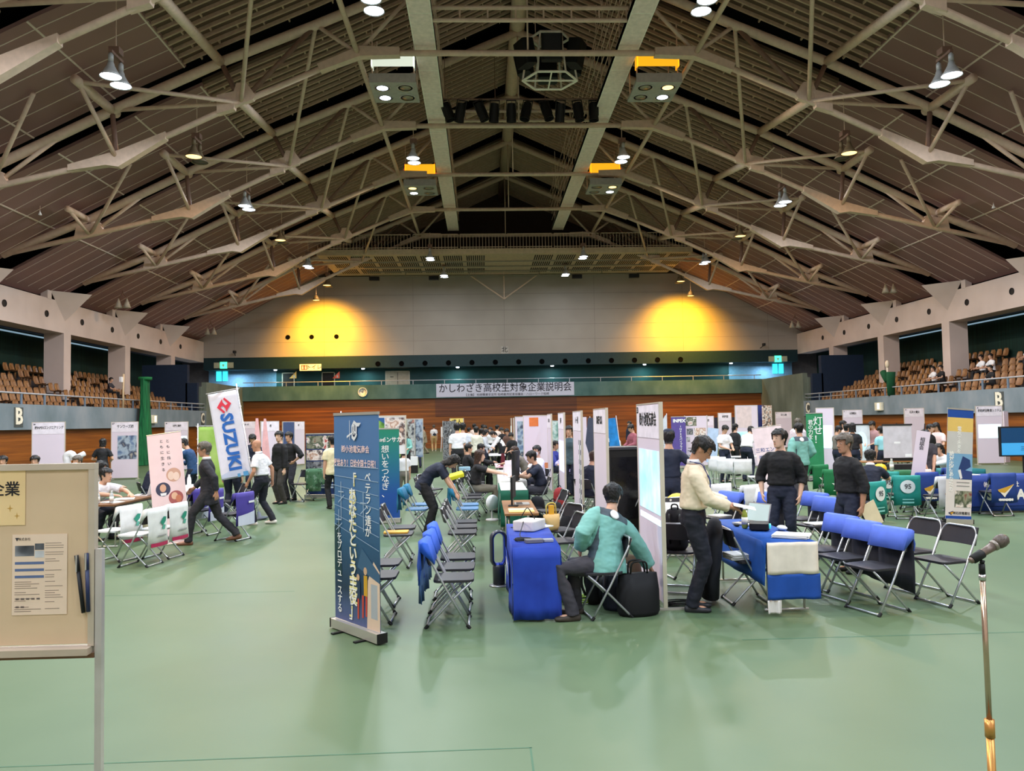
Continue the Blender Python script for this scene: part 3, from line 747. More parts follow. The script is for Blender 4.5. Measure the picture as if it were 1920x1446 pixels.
# ------------------------------------------------------------------ furniture builders
M_CLOTHB = ramp_mat('tablecloth_blue', [(24, 52, 150), (32, 64, 170), (40, 74, 182)], (1, 1, 1), 3, 3, .75)
M_PAPER = mat((240, 238, 232), .6, var=.02)
M_PVC = mat((44, 42, 48), .45, var=.06)
M_BOARD = ramp_mat('board_face', [(224, 209, 224), (228, 213, 228), (232, 217, 232)], (1, 1, 1), .7, 2, .7)
M_ALU = mat((200, 196, 190), .35, metal=.55, var=.03)
M_GOLDALU = mat((226, 216, 200), .35, metal=.45, var=.03)
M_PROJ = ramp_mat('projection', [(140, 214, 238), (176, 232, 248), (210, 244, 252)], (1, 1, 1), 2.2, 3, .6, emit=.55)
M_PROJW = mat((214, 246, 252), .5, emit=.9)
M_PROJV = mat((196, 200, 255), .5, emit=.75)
def photo(name, cols, sc_=6.0): return ramp_mat('photo_'+name, cols, (1, 1, 1), sc_*.55, 2.5, .5)
PH_CITY = photo('city', [(60, 70, 96), (110, 132, 168), (176, 190, 206), (48, 60, 92), (200, 190, 176)], 5)
PH_FACE = photo('people', [(236, 216, 204), (180, 134, 110), (244, 232, 226), (70, 52, 56), (214, 178, 160)], 9)
PH_GREEN = photo('green', [(70, 120, 50), (120, 168, 76), (150, 190, 104), (60, 100, 60), (230, 232, 224)], 7)
PH_WORK = photo('work', [(40, 44, 60), (150, 150, 156), (206, 206, 208), (92, 84, 88), (176, 120, 110)], 8)
PH_RED = photo('red', [(176, 42, 44), (236, 226, 220), (60, 74, 52), (150, 150, 130), (120, 30, 36)], 9)
PH_DARK = photo('dark', [(28, 28, 34), (84, 86, 92), (150, 152, 158), (44, 44, 52), (206, 204, 200)], 10)

def make_chair(label, group, pad=M_PVC, frame=M_SILVER, cover=None, cover2=None, cover_style='top', seat_white=False, back_print=None):
    """Steel-tube folding chair; the sitter faces -y. cover: None, 'top' = short sleeve, 'long' = sleeve hanging to the seat or lower."""
    t = thing('folding_chair', label, 'chair', (0, 0, 0), 0, group)
    W = .215
    # long tube: front foot -> up and back to the top of the backrest
    f = MB()
    f.path([(-W, -.17, .015), (-W, .02, .34), (-W, .21, .70), (-W+.05, .23, .765), (W-.05, .23, .765), (W, .21, .70), (W, .02, .34), (W, -.17, .015)], .0115, 8, .05)
    f.path([(-W, -.17, .015), (W, -.17, .015)], .0115, 8)
    f = f.build('long_frame', frame, t, True)
    r = MB().path([(-W+.03, -.20, .425), (-W+.03, .0, .24), (-W+.03, .22, .015), (W-.03, .22, .015), (W-.03, .0, .24), (W-.03, -.20, .425)], .011, 8, .045)
    r = r.build('rear_leg_frame', frame, t, True)
    for x in (-W, W): MB().tube((x, -.185, .0), (x, -.155, .0325), .016, 8).build('foot_cap', M_BLACK, f)
    for x in (-W+.03, W-.03): MB().tube((x, .235, .0), (x, .205, .0325), .016, 8).build('foot_cap', M_BLACK, r)
    s_ = MB().rbox(-.205, -.225, .42, .205, .155, .446, .06)
    s_.build('seat', mat((232, 232, 236), .5) if seat_white else pad, t, bevel=.006)
    # curved backrest
    b = MB(); vs = []; N = 8
    for q in range(N+1):
        a = -1+2*q/N; x = W*a*1.02; dy = .035*(1-a*a)
        for (yy, zz) in ((.165, .585), (.185, .585), (.235, .765), (.215, .765)): vs.append((x, yy+dy, zz))
    fs = []
    for q in range(N):
        for j in range(4): fs.append((q*4+j, q*4+(j+1) % 4, q*4+4+(j+1) % 4, q*4+4+j))
    fs += [(0, 1, 2, 3), tuple(N*4+j for j in (3, 2, 1, 0))]
    b.add(vs, fs); b.build('backrest', pad, t, bevel=.004)
    if not cover:
        MB().at(Matrix.Translation((.15, .244, .735)) @ Matrix.Rotation(rad(-105), 4, 'X')).lathe([(.017, 0), (.017, .006), (0, .006)], 12).build('badge', M_ALU, t)
    if cover:
        c = MB()
        zb = {'top': .60, 'long': .40, 'low': .26}[cover_style]
        N = 10; rows = []
        prof_out = [(.268-.0*0, .70), (.262, .78), (.238, .795), (.205, .79)]
        # back sheet, over the top, down the front
        sheet = [(.275, zb), (.273, (zb+.72)/2), (.268, .72), (.266, .785), (.242, .802), (.200, .79), (.172, .70), (.138, .60)]
        vs = []; fs = []
        for i, (yy, zz) in enumerate(sheet):
            for q in range(N+1):
                a = -1+2*q/N; x = (W+.022)*a*(1.0 if i < 6 else .97)
                wob = .010*math.sin(5*a+3*i)*(1 if i < 2 else .3)
                vs.append((x, yy+(.035 if i < 4 else (.015 if i == 4 else 0))*(1-a*a)+wob, zz+(.012*math.sin(4*a) if i == 0 else 0)))
        for i in range(len(sheet)-1):
            for q in range(N): fs.append((i*(N+1)+q, i*(N+1)+q+1, (i+1)*(N+1)+q+1, (i+1)*(N+1)+q))
        # closed sides near the top
        c.add(vs, fs)
        for side in (0, N):
            c.add([vs[2*(N+1)+side], vs[3*(N+1)+side], vs[4*(N+1)+side], vs[5*(N+1)+side], vs[6*(N+1)+side], vs[7*(N+1)+side]], [(0, 1, 2, 3, 4, 5)])
        o = c.build('seat_cover', cover, t, True)
        m_ = o.modifiers.new('thickness', 'SOLIDIFY'); m_.thickness = .004
        if cover2:  # hanging dark lower sheet
            l = MB(); vs = []; fs = []
            for i, zz in enumerate((.70, .55, .36, .20)):
                for q in range(N+1):
                    a = -1+2*q/N; vs.append(((W+.01)*a, .264+.03*(1-a*a)+.012*math.sin(6*a+i)*(i > 0), zz-.03*a*(i == 3)))
            for i in range(3):
                for q in range(N): fs.append((i*(N+1)+q, i*(N+1)+q+1, (i+1)*(N+1)+q+1, (i+1)*(N+1)+q))
            o = l.add(vs, fs).build('cover_flap', cover2, t, True); o.modifiers.new('thickness', 'SOLIDIFY').thickness = .003
        if back_print:
            e = bpy.data.objects.new('cover_print', None)
            back_print(t)
    return t
def back_gfx(t, shapes, name='cover_print'):
    """printed shapes on the rear of a chair cover (x right when seen from behind)"""
    o = gfx(t, name, [tuple(s) for s in shapes], y=0, step=.0006)
    o.location = (0, .3245, 0); o.rotation_euler = (0, 0, PI)
    bm = bmesh.new(); bm.from_mesh(o.data); bmesh.ops.triangulate(bm, faces=bm.faces); bmesh.ops.subdivide_edges(bm, edges=bm.edges, cuts=5, use_grid_fill=True); bm.to_mesh(o.data); bm.free()
    for v in o.data.vertices: v.co.y += .034*(v.co.x/.22)**2
    return o
def row(proto, pts, rz, labels, group=None):
    """first use moves the prototype, the next ones copy it"""
    out = []
    for i, p in enumerate(pts):
        a = rz[i] if isinstance(rz, (list, tuple)) else rz
        if not proto.get('_used'):
            proto['_used'] = 1; o = proto; o.location = (p[0], p[1], 0); o.rotation_euler = (0, 0, rad(a)); o['label'] = labels[i]
            if group: o['group'] = group
            del_later.append(o)
        else:
            o = dup(proto, p, a, labels[i], group)
        out.append(o)
    return out
del_later = []

def make_table(label, x0, x1, y0, y1, top=None, group='long folding tables'):
    """Long folding table lying along y."""
    cx, cy_ = (x0+x1)/2, (y0+y1)/2; hw, hl = (x1-x0)/2, (y1-y0)/2
    t = thing('folding_table', label, 'table', (cx, cy_, 0), 0, group)
    MB().rbox(-hw, -hl, .672, hw, hl, .70, .02).build('tabletop', top or mat((150, 104, 62), .45), t)
    MB().box(-hw+.02, -hl+.1, .64, -hw+.05, hl-.1, .672).box(hw-.05, -hl+.1, .64, hw-.02, hl-.1, .672).build('apron', mat((80, 78, 76), .5), t)
    for e in (-1, 1):
        for x in (-hw+.06, hw-.06):
            MB().tube((x, e*(hl-.16), .02), (x, e*(hl-.16), .66), .0125, 8).build('leg', M_ALU, t, True)
        MB().tube((-hw+.02, e*(hl-.16), .02), (hw-.02, e*(hl-.16), .02), .0125, 8).build('foot_bar', M_ALU, t, True)
    return t
def drape(label, x0, x1, y0, y1, m, fall=(.6, .6, .2, .2), cat='tablecloth', z=.702, name='tablecloth', mats2=None, wob=.012, seed=1):
    """cloth over a table: fall = drop at front (y0), back (y1), left (x0), right (x1)"""
    rnd = random.Random(seed); mb = MB()
    e = .006; X0, X1, Y0_, Y1_ = x0-e, x1+e, y0-e, y1+e
    mb.quad((X0, Y0_, z), (X1, Y0_, z), (X1, Y1_, z), (X0, Y1_, z))
    def side(a, b, drop, nrm):
        if drop <= 0: return
        a = Vector(a); b = Vector(b); n = 14; R = 7; vs = []
        ph = rnd.random()*6
        for i in range(R):
            t = i/(R-1)
            for k in range(n+1):
                p = a.lerp(b, k/n); u = k/n
                w_ = wob*t*(math.sin(u*11+ph+2*t)+.6*math.sin(u*23+ph*2))
                vs.append((p.x+nrm[0]*(w_+.014*t), p.y+nrm[1]*(w_+.014*t), z-drop*t))
        mb.add(vs, [(i*(n+1)+k, i*(n+1)+k+1, (i+1)*(n+1)+k+1, (i+1)*(n+1)+k) for i in range(R-1) for k in range(n)])
    side((X0, Y0_, 0), (X1, Y0_, 0), fall[0], (0, -1)); side((X1, Y1_, 0), (X0, Y1_, 0), fall[1], (0, 1))
    side((X0, Y1_, 0), (X0, Y0_, 0), fall[2], (-1, 0)); side((X1, Y0_, 0), (X1, Y1_, 0), fall[3], (1, 0))
    o = mb.build(name, m, None, True)
    o.modifiers.new('thickness', 'SOLIDIFY').thickness = .003
    return tag(o, label, cat)

def board(label, x, y, rz, w_=.9, h=2.07, title=None, sub=None, proj=None, paper=None, flat=.0, group='white booth partition boards', tsize=.11, num=None, edge=M_GOLDALU, tx=.8):
    """Booth partition board standing along the local x axis, printed face towards -y."""
    t = thing('partition_board', label, 'partition board', (x, y, 0), rz, group)
    MB().box(-w_/2, -.014, .06, w_/2, .014, h).build('panel', M_BOARD, t)
    MB().box(-w_/2-.018, -.02, 0, -w_/2, .02, h+.015).box(w_/2, -.02, 0, w_/2+.018, .02, h+.015).box(-w_/2, -.02, h, w_/2, .02, h+.015).build('frame', edge, t)
    MB().box(-w_/2-.02, -.22, 0, -w_/2+.02, .22, .02).build('foot', M_ALU, t); MB().box(w_/2-.02, -.22, 0, w_/2+.02, .22, .02).build('foot', M_ALU, t)
    if title:
        ns = MB().box(-w_/2+.01, -.019, h-.36, w_/2-.01, -.0145, h-.01).build('name_sheet', mat((240, 230, 242), .7), t)
        text(title, tsize, M_INK, ns, (.02, -.0215, h-.17), bold=.006, sx=tx)
        if sub: text(sub, tsize*.8, M_INK, ns, (.0, -.0215, h-.28), bold=.004, sx=tx)
        if num: text(num, tsize*.6, M_INK, ns, (-w_/2+.06, -.0215, h-.06), bold=.003)
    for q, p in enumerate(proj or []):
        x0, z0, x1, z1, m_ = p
        MB().box(x0, -.0175, z0, x1, -.0145, z1).build('projected_picture', m_, t)  # self-glowing patch carries the projector's light on the board
    for q, p in enumerate(paper or []):
        x0, z0, x1, z1, m_ = p
        MB().box(x0, -.0175, z0, x1, -.0145, z1).build('poster', m_, t)
    return t
def rollup(label, x, y, rz, w_, h, ground, shapes, texts, lean=0.0, z0=.10, cat='banner', name='roll_up_banner', group=None, top=M_ALU, bow=.0):
    """Roll-up banner: cassette on the floor, printed sheet, top rail, pole behind. lean in radians about the local x axis (+ = back)."""
    t = thing(name, label, cat, (x, y, 0), rz, group)
    MB().rbox(-w_/2-.02, -.05, .015, w_/2+.02, .05, .095, .02).build('base_cassette', M_ALU, t)
    MB().box(-w_/2-.024, -.052, .012, -w_/2-.018, .052, .098).box(w_/2+.018, -.052, .012, w_/2+.024, .052, .098).build('end_cap', M_BLACK, t)
    MB().box(-w_/4-.02, -.15, 0, -w_/4+.02, .15, .014).box(w_/4-.02, -.15, 0, w_/4+.02, .15, .014).build('foot', M_BLACK, t)
    s_ = MB().box(-w_/2, -.004, z0, w_/2, .0, h).build('sheet', ground, t)
    MB().box(-w_/2, -.012, h-.004, w_/2, .010, h+.022).build('top_rail', top, t)
    MB().tube((0, .03, .09), (0, .012, h), .009, 6).build('pole', M_ALU, t)
    if shapes: gfx(s_, 'print', shapes, y=-.0062)
    for a in texts:
        a = dict(a); b = a.pop('s'); sz = a.pop('z'); lc = a.pop('at'); m_ = a.pop('m', M_INKW); v = a.pop('v', False)
        (vtext if v else text)(b, sz, m_, s_, (lc[0], -.0105 if not a.get('up') else -.013, lc[1]), **{k: q for k, q in a.items() if k != 'up'})
    return t
def backpack(label, x, y, rz, m, s=1.0, lie=0):
    t = thing('backpack', label, 'bag', (x, y, 0), rz)
    b = MB(); 
    b.loft([(0, 0, .0), (0, 0, .05), (0, 0, .22), (0, 0, .36), (0, .01, .44), (0, .01, .47)], [(.13*s, .09*s), (.17*s, .12*s), (.17*s, .125*s), (.155*s, .11*s), (.11*s, .08*s), (.03, .03)], 14, ref=(0, 1, 0))
    b.build('body', m, t, True)
    MB().loft([(0, -.11*s, .05), (0, -.14*s, .12), (0, -.13*s, .24), (0, -.1*s, .27)], [(.10*s, .03), (.12*s, .05), (.11*s, .045), (.08*s, .02)], 12, ref=(0, 1, 0)).build('front_pocket', m, t, True)
    for q in (-.07, .07): MB().path([(q*s, .10*s, .40), (q*s, .17*s, .36), (q*s, .18*s, .18), (q*s, .11*s, .08)], .014, 6, .05).build('strap', M_BLACK, t, True)
    MB().path([(-.035, .04, .44), (-.035, .05, .51), (.035, .05, .51), (.035, .04, .44)], .009, 6, .03).build('handle', M_BLACK, t, True)
    return t
def laptop(label, x, y, z, rz, screen=M_PROJ, body=M_ALU, open_=105, size=.34):
    t = thing('laptop', label, 'laptop', (x, y, z), rz); d = size*.68
    bs = MB().rbox(-size/2, -d/2, 0, size/2, d/2, .016, .012).build('base', body, t)
    MB().box(-size/2+.02, -d/2+.1, .016, size/2-.02, d/2-.03, .018).build('keyboard', M_DARK, bs)
    M = Matrix.Translation((0, d/2, .014)) @ Matrix.Rotation(rad(90-open_), 4, 'X')
    ld = MB().at(M).box(-size/2, 0, 0, size/2, .008, d).build('lid', body, t)
    MB().at(M).box(-size/2+.012, -.002, .018, size/2-.012, 0, d-.012).build('screen', screen, ld)
    return t
def sheet_stack(label, x, y, z, rz, w_=.21, h=.297, th=.012, m=None, name='paper_stack', cat='papers'):
    rnd = random.Random(int(x*100+y*10)); mb = MB(); n = max(1, int(th/.004))
    for i in range(n):
        mb.at(Matrix.Rotation(rad(rnd.uniform(-5, 5)), 4, 'Z') @ Matrix.Translation((rnd.uniform(-.008, .008), rnd.uniform(-.008, .008), 0))).box(-w_/2, -h/2, i*th/n, w_/2, h/2, (i+.8)*th/n)
    o = mb.build(name, m or M_PAPER, None, loc=(x, y, z)); o.rotation_euler = (0, 0, rad(rz))
    return tag(o, label, cat)
def bottle(label, x, y, z, m, cap=M_INKW, h=.22, r=.032):
    t = thing('bottle', label, 'bottle', (x, y, z))
    MB().lathe([(r*.8, 0), (r, .01), (r, h*.62), (r*.85, h*.75), (r*.42, h*.9), (r*.42, h*.93)], 14).build('body', m, t, True)
    MB().lathe([(r*.5, h*.92), (r*.5, h), (0, h)], 12).build('cap', cap, t, True)
    MB().lathe([(r+.001, h*.2), (r+.001, h*.55)], 14).build('label_band', M_PAPER, t, True)
    return t
def helmet(label, x, y, z, m, rz=0):
    t = thing('safety_helmet', label, 'helmet', (x, y, z), rz)
    MB().lathe([(.125, .0), (.135, .02), (.13, .08), (.10, .13), (.05, .155), (0, .16)], 20).build('shell', m, t, True)
    MB().loft([(-.10, -.10, .01), (0, -.17, .0), (.10, -.10, .01)], [(.02, .006), (.045, .006), (.02, .006)], 8, ref=(0, 0, 1)).build('brim', m, t, True)
    return t
def crate_bag(label, x, y, rz, m, w_=.42, d=.16, h=.34, hm=M_BLACK, name='tote_bag'):
    t = thing(name, label, 'bag', (x, y, 0), rz)
    MB().loft([(0, 0, 0), (0, 0, .04), (0, 0, h*.6), (0, 0, h)], [(w_/2*.9, d/2), (w_/2, d/2*1.1), (w_/2, d/2), (w_/2*.92, d/2*.45)], 16, ref=(0, 1, 0)).build('body', m, t, True)
    for q in (-1, 1): MB().path([(-.09, q*.03, h-.02), (-.08, q*.045, h+.12), (.08, q*.045, h+.12), (.09, q*.03, h-.02)], .010, 6, .05).build('handle', hm, t, True)
    return t
def cable(label, x, y, m, r=.10, n=5, seed=0, z=0.006, name='cable_coil'):
    rnd = random.Random(seed); pts = []
    for i in range(n*14):
        a = i*2*PI/14; rr = r*(1+.22*math.sin(a*1.3+seed)+.1*rnd.uniform(-1, 1)); pts.append((rr*math.cos(a)*1.3, rr*math.sin(a)*.8, z+.0009*i*.6))
    return tag(MB().path(pts, .006, 6).build(name, m, None, True, loc=(x, y, 0)), label, 'cable')
from mathutils import noise
# ------------------------------------------------------------------ people
SKIN = mat((206, 160, 134), .55, var=.05); SKIN2 = mat((188, 138, 110), .55, var=.05); SKIN3 = mat((222, 180, 156), .55, var=.05)
HAIR = mat((22, 19, 20), .5, var=.15, scale=40); HAIRB = mat((60, 40, 32), .5, var=.15, scale=40); HAIRG = mat((92, 84, 76), .55, var=.25, scale=40)
C_WHITE = mat((234, 232, 236), .75, var=.04); C_BLACK = mat((26, 26, 30), .75, var=.1); C_NAVY = mat((30, 36, 56), .75, var=.08); C_CREAM = mat((232, 216, 190), .8, var=.04)
C_TROU = mat((24, 26, 38), .75, var=.1); C_TEAL = mat((122, 180, 172), .7, var=.05); C_TEALD = mat((70, 82, 92), .75, var=.05); C_KHAKI = mat((206, 170, 120), .75)
C_GREY = mat((120, 114, 106), .8); C_SUIT = mat((38, 38, 46), .75, var=.1); C_DRESS = mat((150, 140, 118), .8, var=.15); C_CHAR = mat((58, 56, 64), .8, var=.1)
S_BLACK = mat((24, 23, 24), .5); S_BROWN = mat((112, 72, 50), .45); S_WHITE = mat((222, 216, 210), .6)
HRINGS = [(-.118, .026, .026, -.052), (-.108, .042, .044, -.040), (-.085, .053, .064, -.022), (-.055, .061, .078, -.010), (-.02, .067, .088, -.004), (.02, .072, .094, 0), (.055, .071, .091, .003), (.085, .060, .076, .005), (.105, .042, .054, .006), (.118, .018, .024, .006)]
def hring(z):
    if z <= HRINGS[0][0]: return HRINGS[0][1:]
    for a, b in zip(HRINGS, HRINGS[1:]):
        if z <= b[0]:
            t = (z-a[0])/(b[0]-a[0]); return tuple(a[i]+(b[i]-a[i])*t for i in (1, 2, 3))
    return HRINGS[-1][1:]
def ik(a, b, l1, l2, hint):
    d = b-a; L = d.length
    if L > (l1+l2)*.998: b = a+d*((l1+l2)*.998/L); d = b-a; L = d.length
    if L < abs(l1-l2)+.02: L = abs(l1-l2)+.02
    x = (l1*l1-l2*l2+L*L)/(2*L); y = math.sqrt(max(l1*l1-x*x, 0))
    u = d.normalized(); h = Vector(hint); h = h-u*h.dot(u)
    if h.length < 1e-4: h = Vector((1, 0, 0))-u*u.x
    return a+u*x+h.normalized()*y, b
POSES = {
 'stand': dict(), 'stand_wide': dict(LF=(.15, .02), RF=(-.14, -.03)),
 'stand_look_right': dict(hyaw=-50), 'stand_look_left': dict(hyaw=45), 'stand_down': dict(hpitch=28, LH=(.10, -.30, 1.02), RH=(-.10, -.30, 1.02)),
 'walk': dict(LF=(.08, -.34, .0, 0), RF=(-.08, .40, .06, 0), pel=(0, 0, .885), LH=(.26, .16, .86), RH=(-.30, -.30, .90), lean=6),
 'walk_small': dict(LF=(.09, -.16), RF=(-.09, .16, .02, 0), pel=(0, 0, .915), lean=10, LH=(.24, -.18, .86), RH=(-.26, .10, .86), hpitch=6),
 'sit': dict(pel=(0, .06, .525), LF=(.12, -.40), RF=(-.12, -.38), LH=(.14, -.34, .66), RH=(-.14, -.34, .66), lean=6),
 'sit_table': dict(pel=(0, .06, .525), LF=(.13, -.36), RF=(-.13, -.40), LH=(.16, -.46, .79), RH=(-.14, -.46, .79), lean=18, hpitch=18),
 'sit_lean': dict(pel=(0, .06, .525), LF=(.13, -.30), RF=(-.13, -.20), LH=(.18, -.62, .78), RH=(-.10, -.56, .78), lean=38, hpitch=2, hyaw=10),
 'sit_reach': dict(pel=(0, .02, .525), LF=(.14, -.40), RF=(-.12, -.30), LH=(-.10, -.22, .64), RH=(-.20, .56, .36), lean=16, side=-24, twist=-78, hpitch=22, hyaw=-38),
 'sit_arm_out': dict(pel=(0, .06, .525), LF=(.12, -.34), RF=(-.12, -.44), LH=(.14, -.56, .80), RH=(-.16, -.58, .80), lean=10, hpitch=6),
 'bend': dict(pel=(0, .12, .92), lean=62, hpitch=62, LH=(.16, -.52, .62), RH=(-.12, -.50, .66), LF=(.10, .02), RF=(-.10, .04)),
 'stoop': dict(pel=(0, .10, .92), lean=40, hpitch=40, LH=(.20, -.46, .80), RH=(-.20, -.44, .80)),
 'behind': dict(LH=(.05, .17, .83), RH=(-.06, .19, .81), hint_arm=(0, .3, 0)),
 'akimbo': dict(LH=(.19, -.06, .99), RH=(-.19, -.06, .99), hint_arm='out', lean=2),
 'hold': dict(LH=(.11, -.34, 1.04), RH=(-.10, -.36, 1.02), hpitch=38, lean=4),
 'hold_down': dict(hpitch=4, hyaw=8, LH=(.23, .02, .84), RH=(-.24, .02, .84)),
 'point': dict(RH=(-.16, -.52, 1.12), LH=(.16, -.24, 1.0)),
}
_PM = {}; PENDING = []
def figure(pose, detail, style):
    """Meshes of one figure in one pose, facing -y, 1.70 m tall; cached."""
    key = (pose if isinstance(pose, str) else str(sorted(pose.items())), detail, style)
    if key in _PM: return _PM[key]
    sleeve, hem, hair, loose = style
    P = dict(POSES[pose]) if isinstance(pose, str) else dict(pose)
    pel = Vector(P.get('pel', (0, 0, .935))); lean = rad(P.get('lean', 2)); side = rad(P.get('side', 0)); tw = rad(P.get('twist', 0))
    Rt = Matrix.Rotation(tw, 3, 'Z'); R = Rt @ Matrix.Rotation(side, 3, 'Y') @ Matrix.Rotation(lean, 3, 'X'); Rh_ = Matrix.Rotation(tw*.5, 3, 'Z') @ Matrix.Rotation(side*.5, 3, 'Y') @ Matrix.Rotation(lean*.5, 3, 'X')
    mid = pel+Rh_ @ Vector((0, .0, .21)); C = mid+R @ Vector((0, 0, .255))
    HR = Matrix.Rotation(tw+rad(P.get('hyaw', 0)), 3, 'Z') @ Matrix.Rotation(rad(P.get('hpitch', 4)), 3, 'X')
    nb = C+R @ Vector((0, .005, .055)); hc = nb+(R @ Vector((0, -.012, .075)))*.9+HR @ Vector((0, -.012, .085))
    yref = R @ Vector((0, 1, 0))
    sh = {}; L = {}
    for s_, nm in ((1, 'L'), (-1, 'R')):
        S = C+R @ Vector((.172*s_, 0, -.042)); wt = P.get(nm+'H')
        W = Vector(wt) if wt else S+Vector((.045*s_, -.03, -.535))
        hint = P.get('hint_arm', None)
        hint = R @ Vector((.55*s_, .6, -.3)) if hint is None else (Vector((1.0*s_, .35, 0)) if hint == 'out' else Vector(hint)+Vector((.5*s_, 0, 0)))
        E, W = ik(S, W, .285, .25, hint); sh[nm] = (S, E, W)
        H = pel+Rt @ Vector((.092*s_, 0, -.04)); f = P.get(nm+'F', (.105*s_, 0)); f = tuple(f)+(0,)*(4-len(f)) if len(f) < 4 else f
        A = Vector((f[0], f[1]+.03, f[2]+.085)); K, A = ik(H, A, .425, .42, (0.12*s_, -1, .1)); L[nm] = (H, K, A, f)
    def torso(mb, g, z0=-.10, neck=True):
        pts = [pel+Rh_ @ Vector((0, 0, z0)), pel, pel+Rh_ @ Vector((0, 0, .10)), mid, mid+R @ Vector((0, -.008, .11)), mid+R @ Vector((0, -.006, .19)), C+R @ Vector((0, 0, -.005)), C+R @ Vector((0, .004, .035))]
        rr = [(.150, .105), (.166, .116), (.148, .106), (.140, .100), (.158, .114), (.162, .110), (.128, .080), (.078, .060)]
        if neck: pts.append(nb+R @ Vector((0, 0, .03))); rr.append((.058, .058))
        mb.loft(pts, [(a+g, b+g) for a, b in rr], 20, ref=yref)
    n1 = 14 if detail else 10
    bod = MB(); torso(bod, -.004)
    bod.loft([nb-R @ Vector((0, 0, .04)), nb+R @ Vector((0, -.004, .03)), hc-HR @ Vector((0, -.012, .05))], [.058, .054, .055], n1)
    hp = [hc+HR @ Vector((0, r[3], r[0])) for r in HRINGS]
    hm = MB(); vs = []; fs = []; N = 20
    for z, rx, ry, yo in HRINGS:
        for k in range(N):
            t = 2*PI*k/N; x_, y_ = rx*math.cos(t), ry*math.sin(t)+yo
            vs.append(hc+HR @ Vector((x_, y_, z)))
    for i in range(len(HRINGS)-1):
        for k in range(N): fs.append((i*N+k, i*N+(k+1) % N, (i+1)*N+(k+1) % N, (i+1)*N+k))
    fs += [list(range(N-1, -1, -1)), [(len(HRINGS)-1)*N+k for k in range(N)]]
    bod.add(vs, fs)
    def hv(*p): return hc+HR @ Vector(p)
    bod.loft([hv(0, -.084, .026), hv(0, -.096, .0), hv(0, -.109, -.028), hv(0, -.09, -.038)], [.008, .010, .0155, .01], 8)     # nose
    bod.loft([hv(-.02, -.083, -.064), hv(0, -.089, -.063), hv(.02, -.083, -.064)], [.005, .009, .005], 8)                  # lips
    bod.loft([hv(-.045, -.074, .036), hv(0, -.088, .038), hv(.045, -.074, .036)], [.007, .009, .007], 8)                    # brow
    for s_ in (-1, 1): bod.ell(hv(.072*s_, .008, -.008), (.010, .020, .032), 8, 6, HR)                                      # ears
    bod.ell(hv(0, -.062, -.104), (.022, .018, .016), 8, 6, HR)
    for nm, s_ in (('L', 1), ('R', -1)):
        S, E, W = sh[nm]
        bod.loft([C+R @ Vector((.08*s_, 0, -.02)), C+R @ Vector((.145*s_, 0, -.028)), S.lerp(E, .08), S.lerp(E, .35), S.lerp(E, .8), E, E.lerp(W, .25), E.lerp(W, .7), W], [.046, .052, .053, .047, .040, .038, .040, .032, .026], n1)
        d = (W-E).normalized(); c_ = Vector((C.x, C.y, W.z)) if abs(d.z) > .6 else W-Vector((0, 0, 1))
        nn = (c_-W); nn = (nn-d*nn.dot(d)); nn = nn.normalized() if nn.length > 1e-4 else Vector((0, 0, -1))
        sv = d.cross(nn).normalized(); fw = R @ Vector((0, -1, 0))
        if abs(d.z) <= .6: fw = Vector((-s_, 0, .3))
        if sv.dot(fw) < 0: sv = -sv
        bod.loft([W-d*.01, W+d*.03, W+d*.085], [(.026, .020), (.038, .017), (.040, .015)], 12, ref=nn if nn.cross(d).dot(sv) > 0 else nn)
        if detail:
            for i, ln in enumerate((.066, .076, .070, .054)):
                off = sv*(.0315-.021*i); b0 = W+d*.078+off; j1 = b0+d*(ln*.48)+nn*(.004+.003*i); j2 = j1+(d*.6+nn*.75).normalized()*ln*.5
                bod.loft([b0, j1, j2], [.0098, .0092, .0078], 8)
            t0 = W+d*.022+sv*.026; t1 = t0+(d*.7+sv*.6+nn*.25).normalized()*.04; t2 = t1+(d*.85+nn*.5).normalized()*.032
            bod.loft([W+d*.01+sv*.01, t0, t1, t2], [.015, .0135, .0105, .0085], 8)
        else:
            bod.loft([W+d*.07, W+d*.12+nn*.01, W+d*.15+nn*.04], [(.038, .014), (.034, .014), (.022, .011)], 8, ref=nn)
        H, K, A, f = L[nm]
        bod.loft([H+Vector((0, 0, .06)), H, H.lerp(K, .4), K, K.lerp(A, .3), K.lerp(A, .75), A], [.084, .088, .078, .054, .052, .036, .034], n1)
        ty = rad(f[3]); td = Vector((math.sin(ty), -math.cos(ty), 0)); lift = f[2]
        heel = A-td*.055-Vector((0, 0, .045)); toe = A+td*.15-Vector((0, 0, .06+lift*.6))
        bod.loft([A+Vector((0, 0, .02)), A-Vector((0, 0, .03)), heel.lerp(toe, .25)], [.035, .034, .03], 10)
        bod.loft([heel, heel.lerp(toe, .3), heel.lerp(toe, .75), toe], [.026, .034, .036, .02], 10)
        L[nm] = (H, K, A, f, heel, toe, td)
    shirt = MB(); g = .014+loose
    if hem == 'tuck':
        shirt.loft([pel+Rh_ @ Vector((0, 0, .062)), pel+Rh_ @ Vector((0, 0, .085)), pel+Rh_ @ Vector((0, 0, .12)), mid, mid+R @ Vector((0, -.008, .11)), mid+R @ Vector((0, -.006, .19)), C+R @ Vector((0, 0, -.005)), C+R @ Vector((0, .004, .035))],
                   [(a+g, b+g) for a, b in ((.150, .106), (.164, .120), (.158, .114), (.146, .104), (.158, .114), (.162, .110), (.128, .080), (.078, .060))], 20, ref=yref)
    else:
        hz = -.10 if hem == 'out' else -.24
        torso(shirt, g, -.10, False)
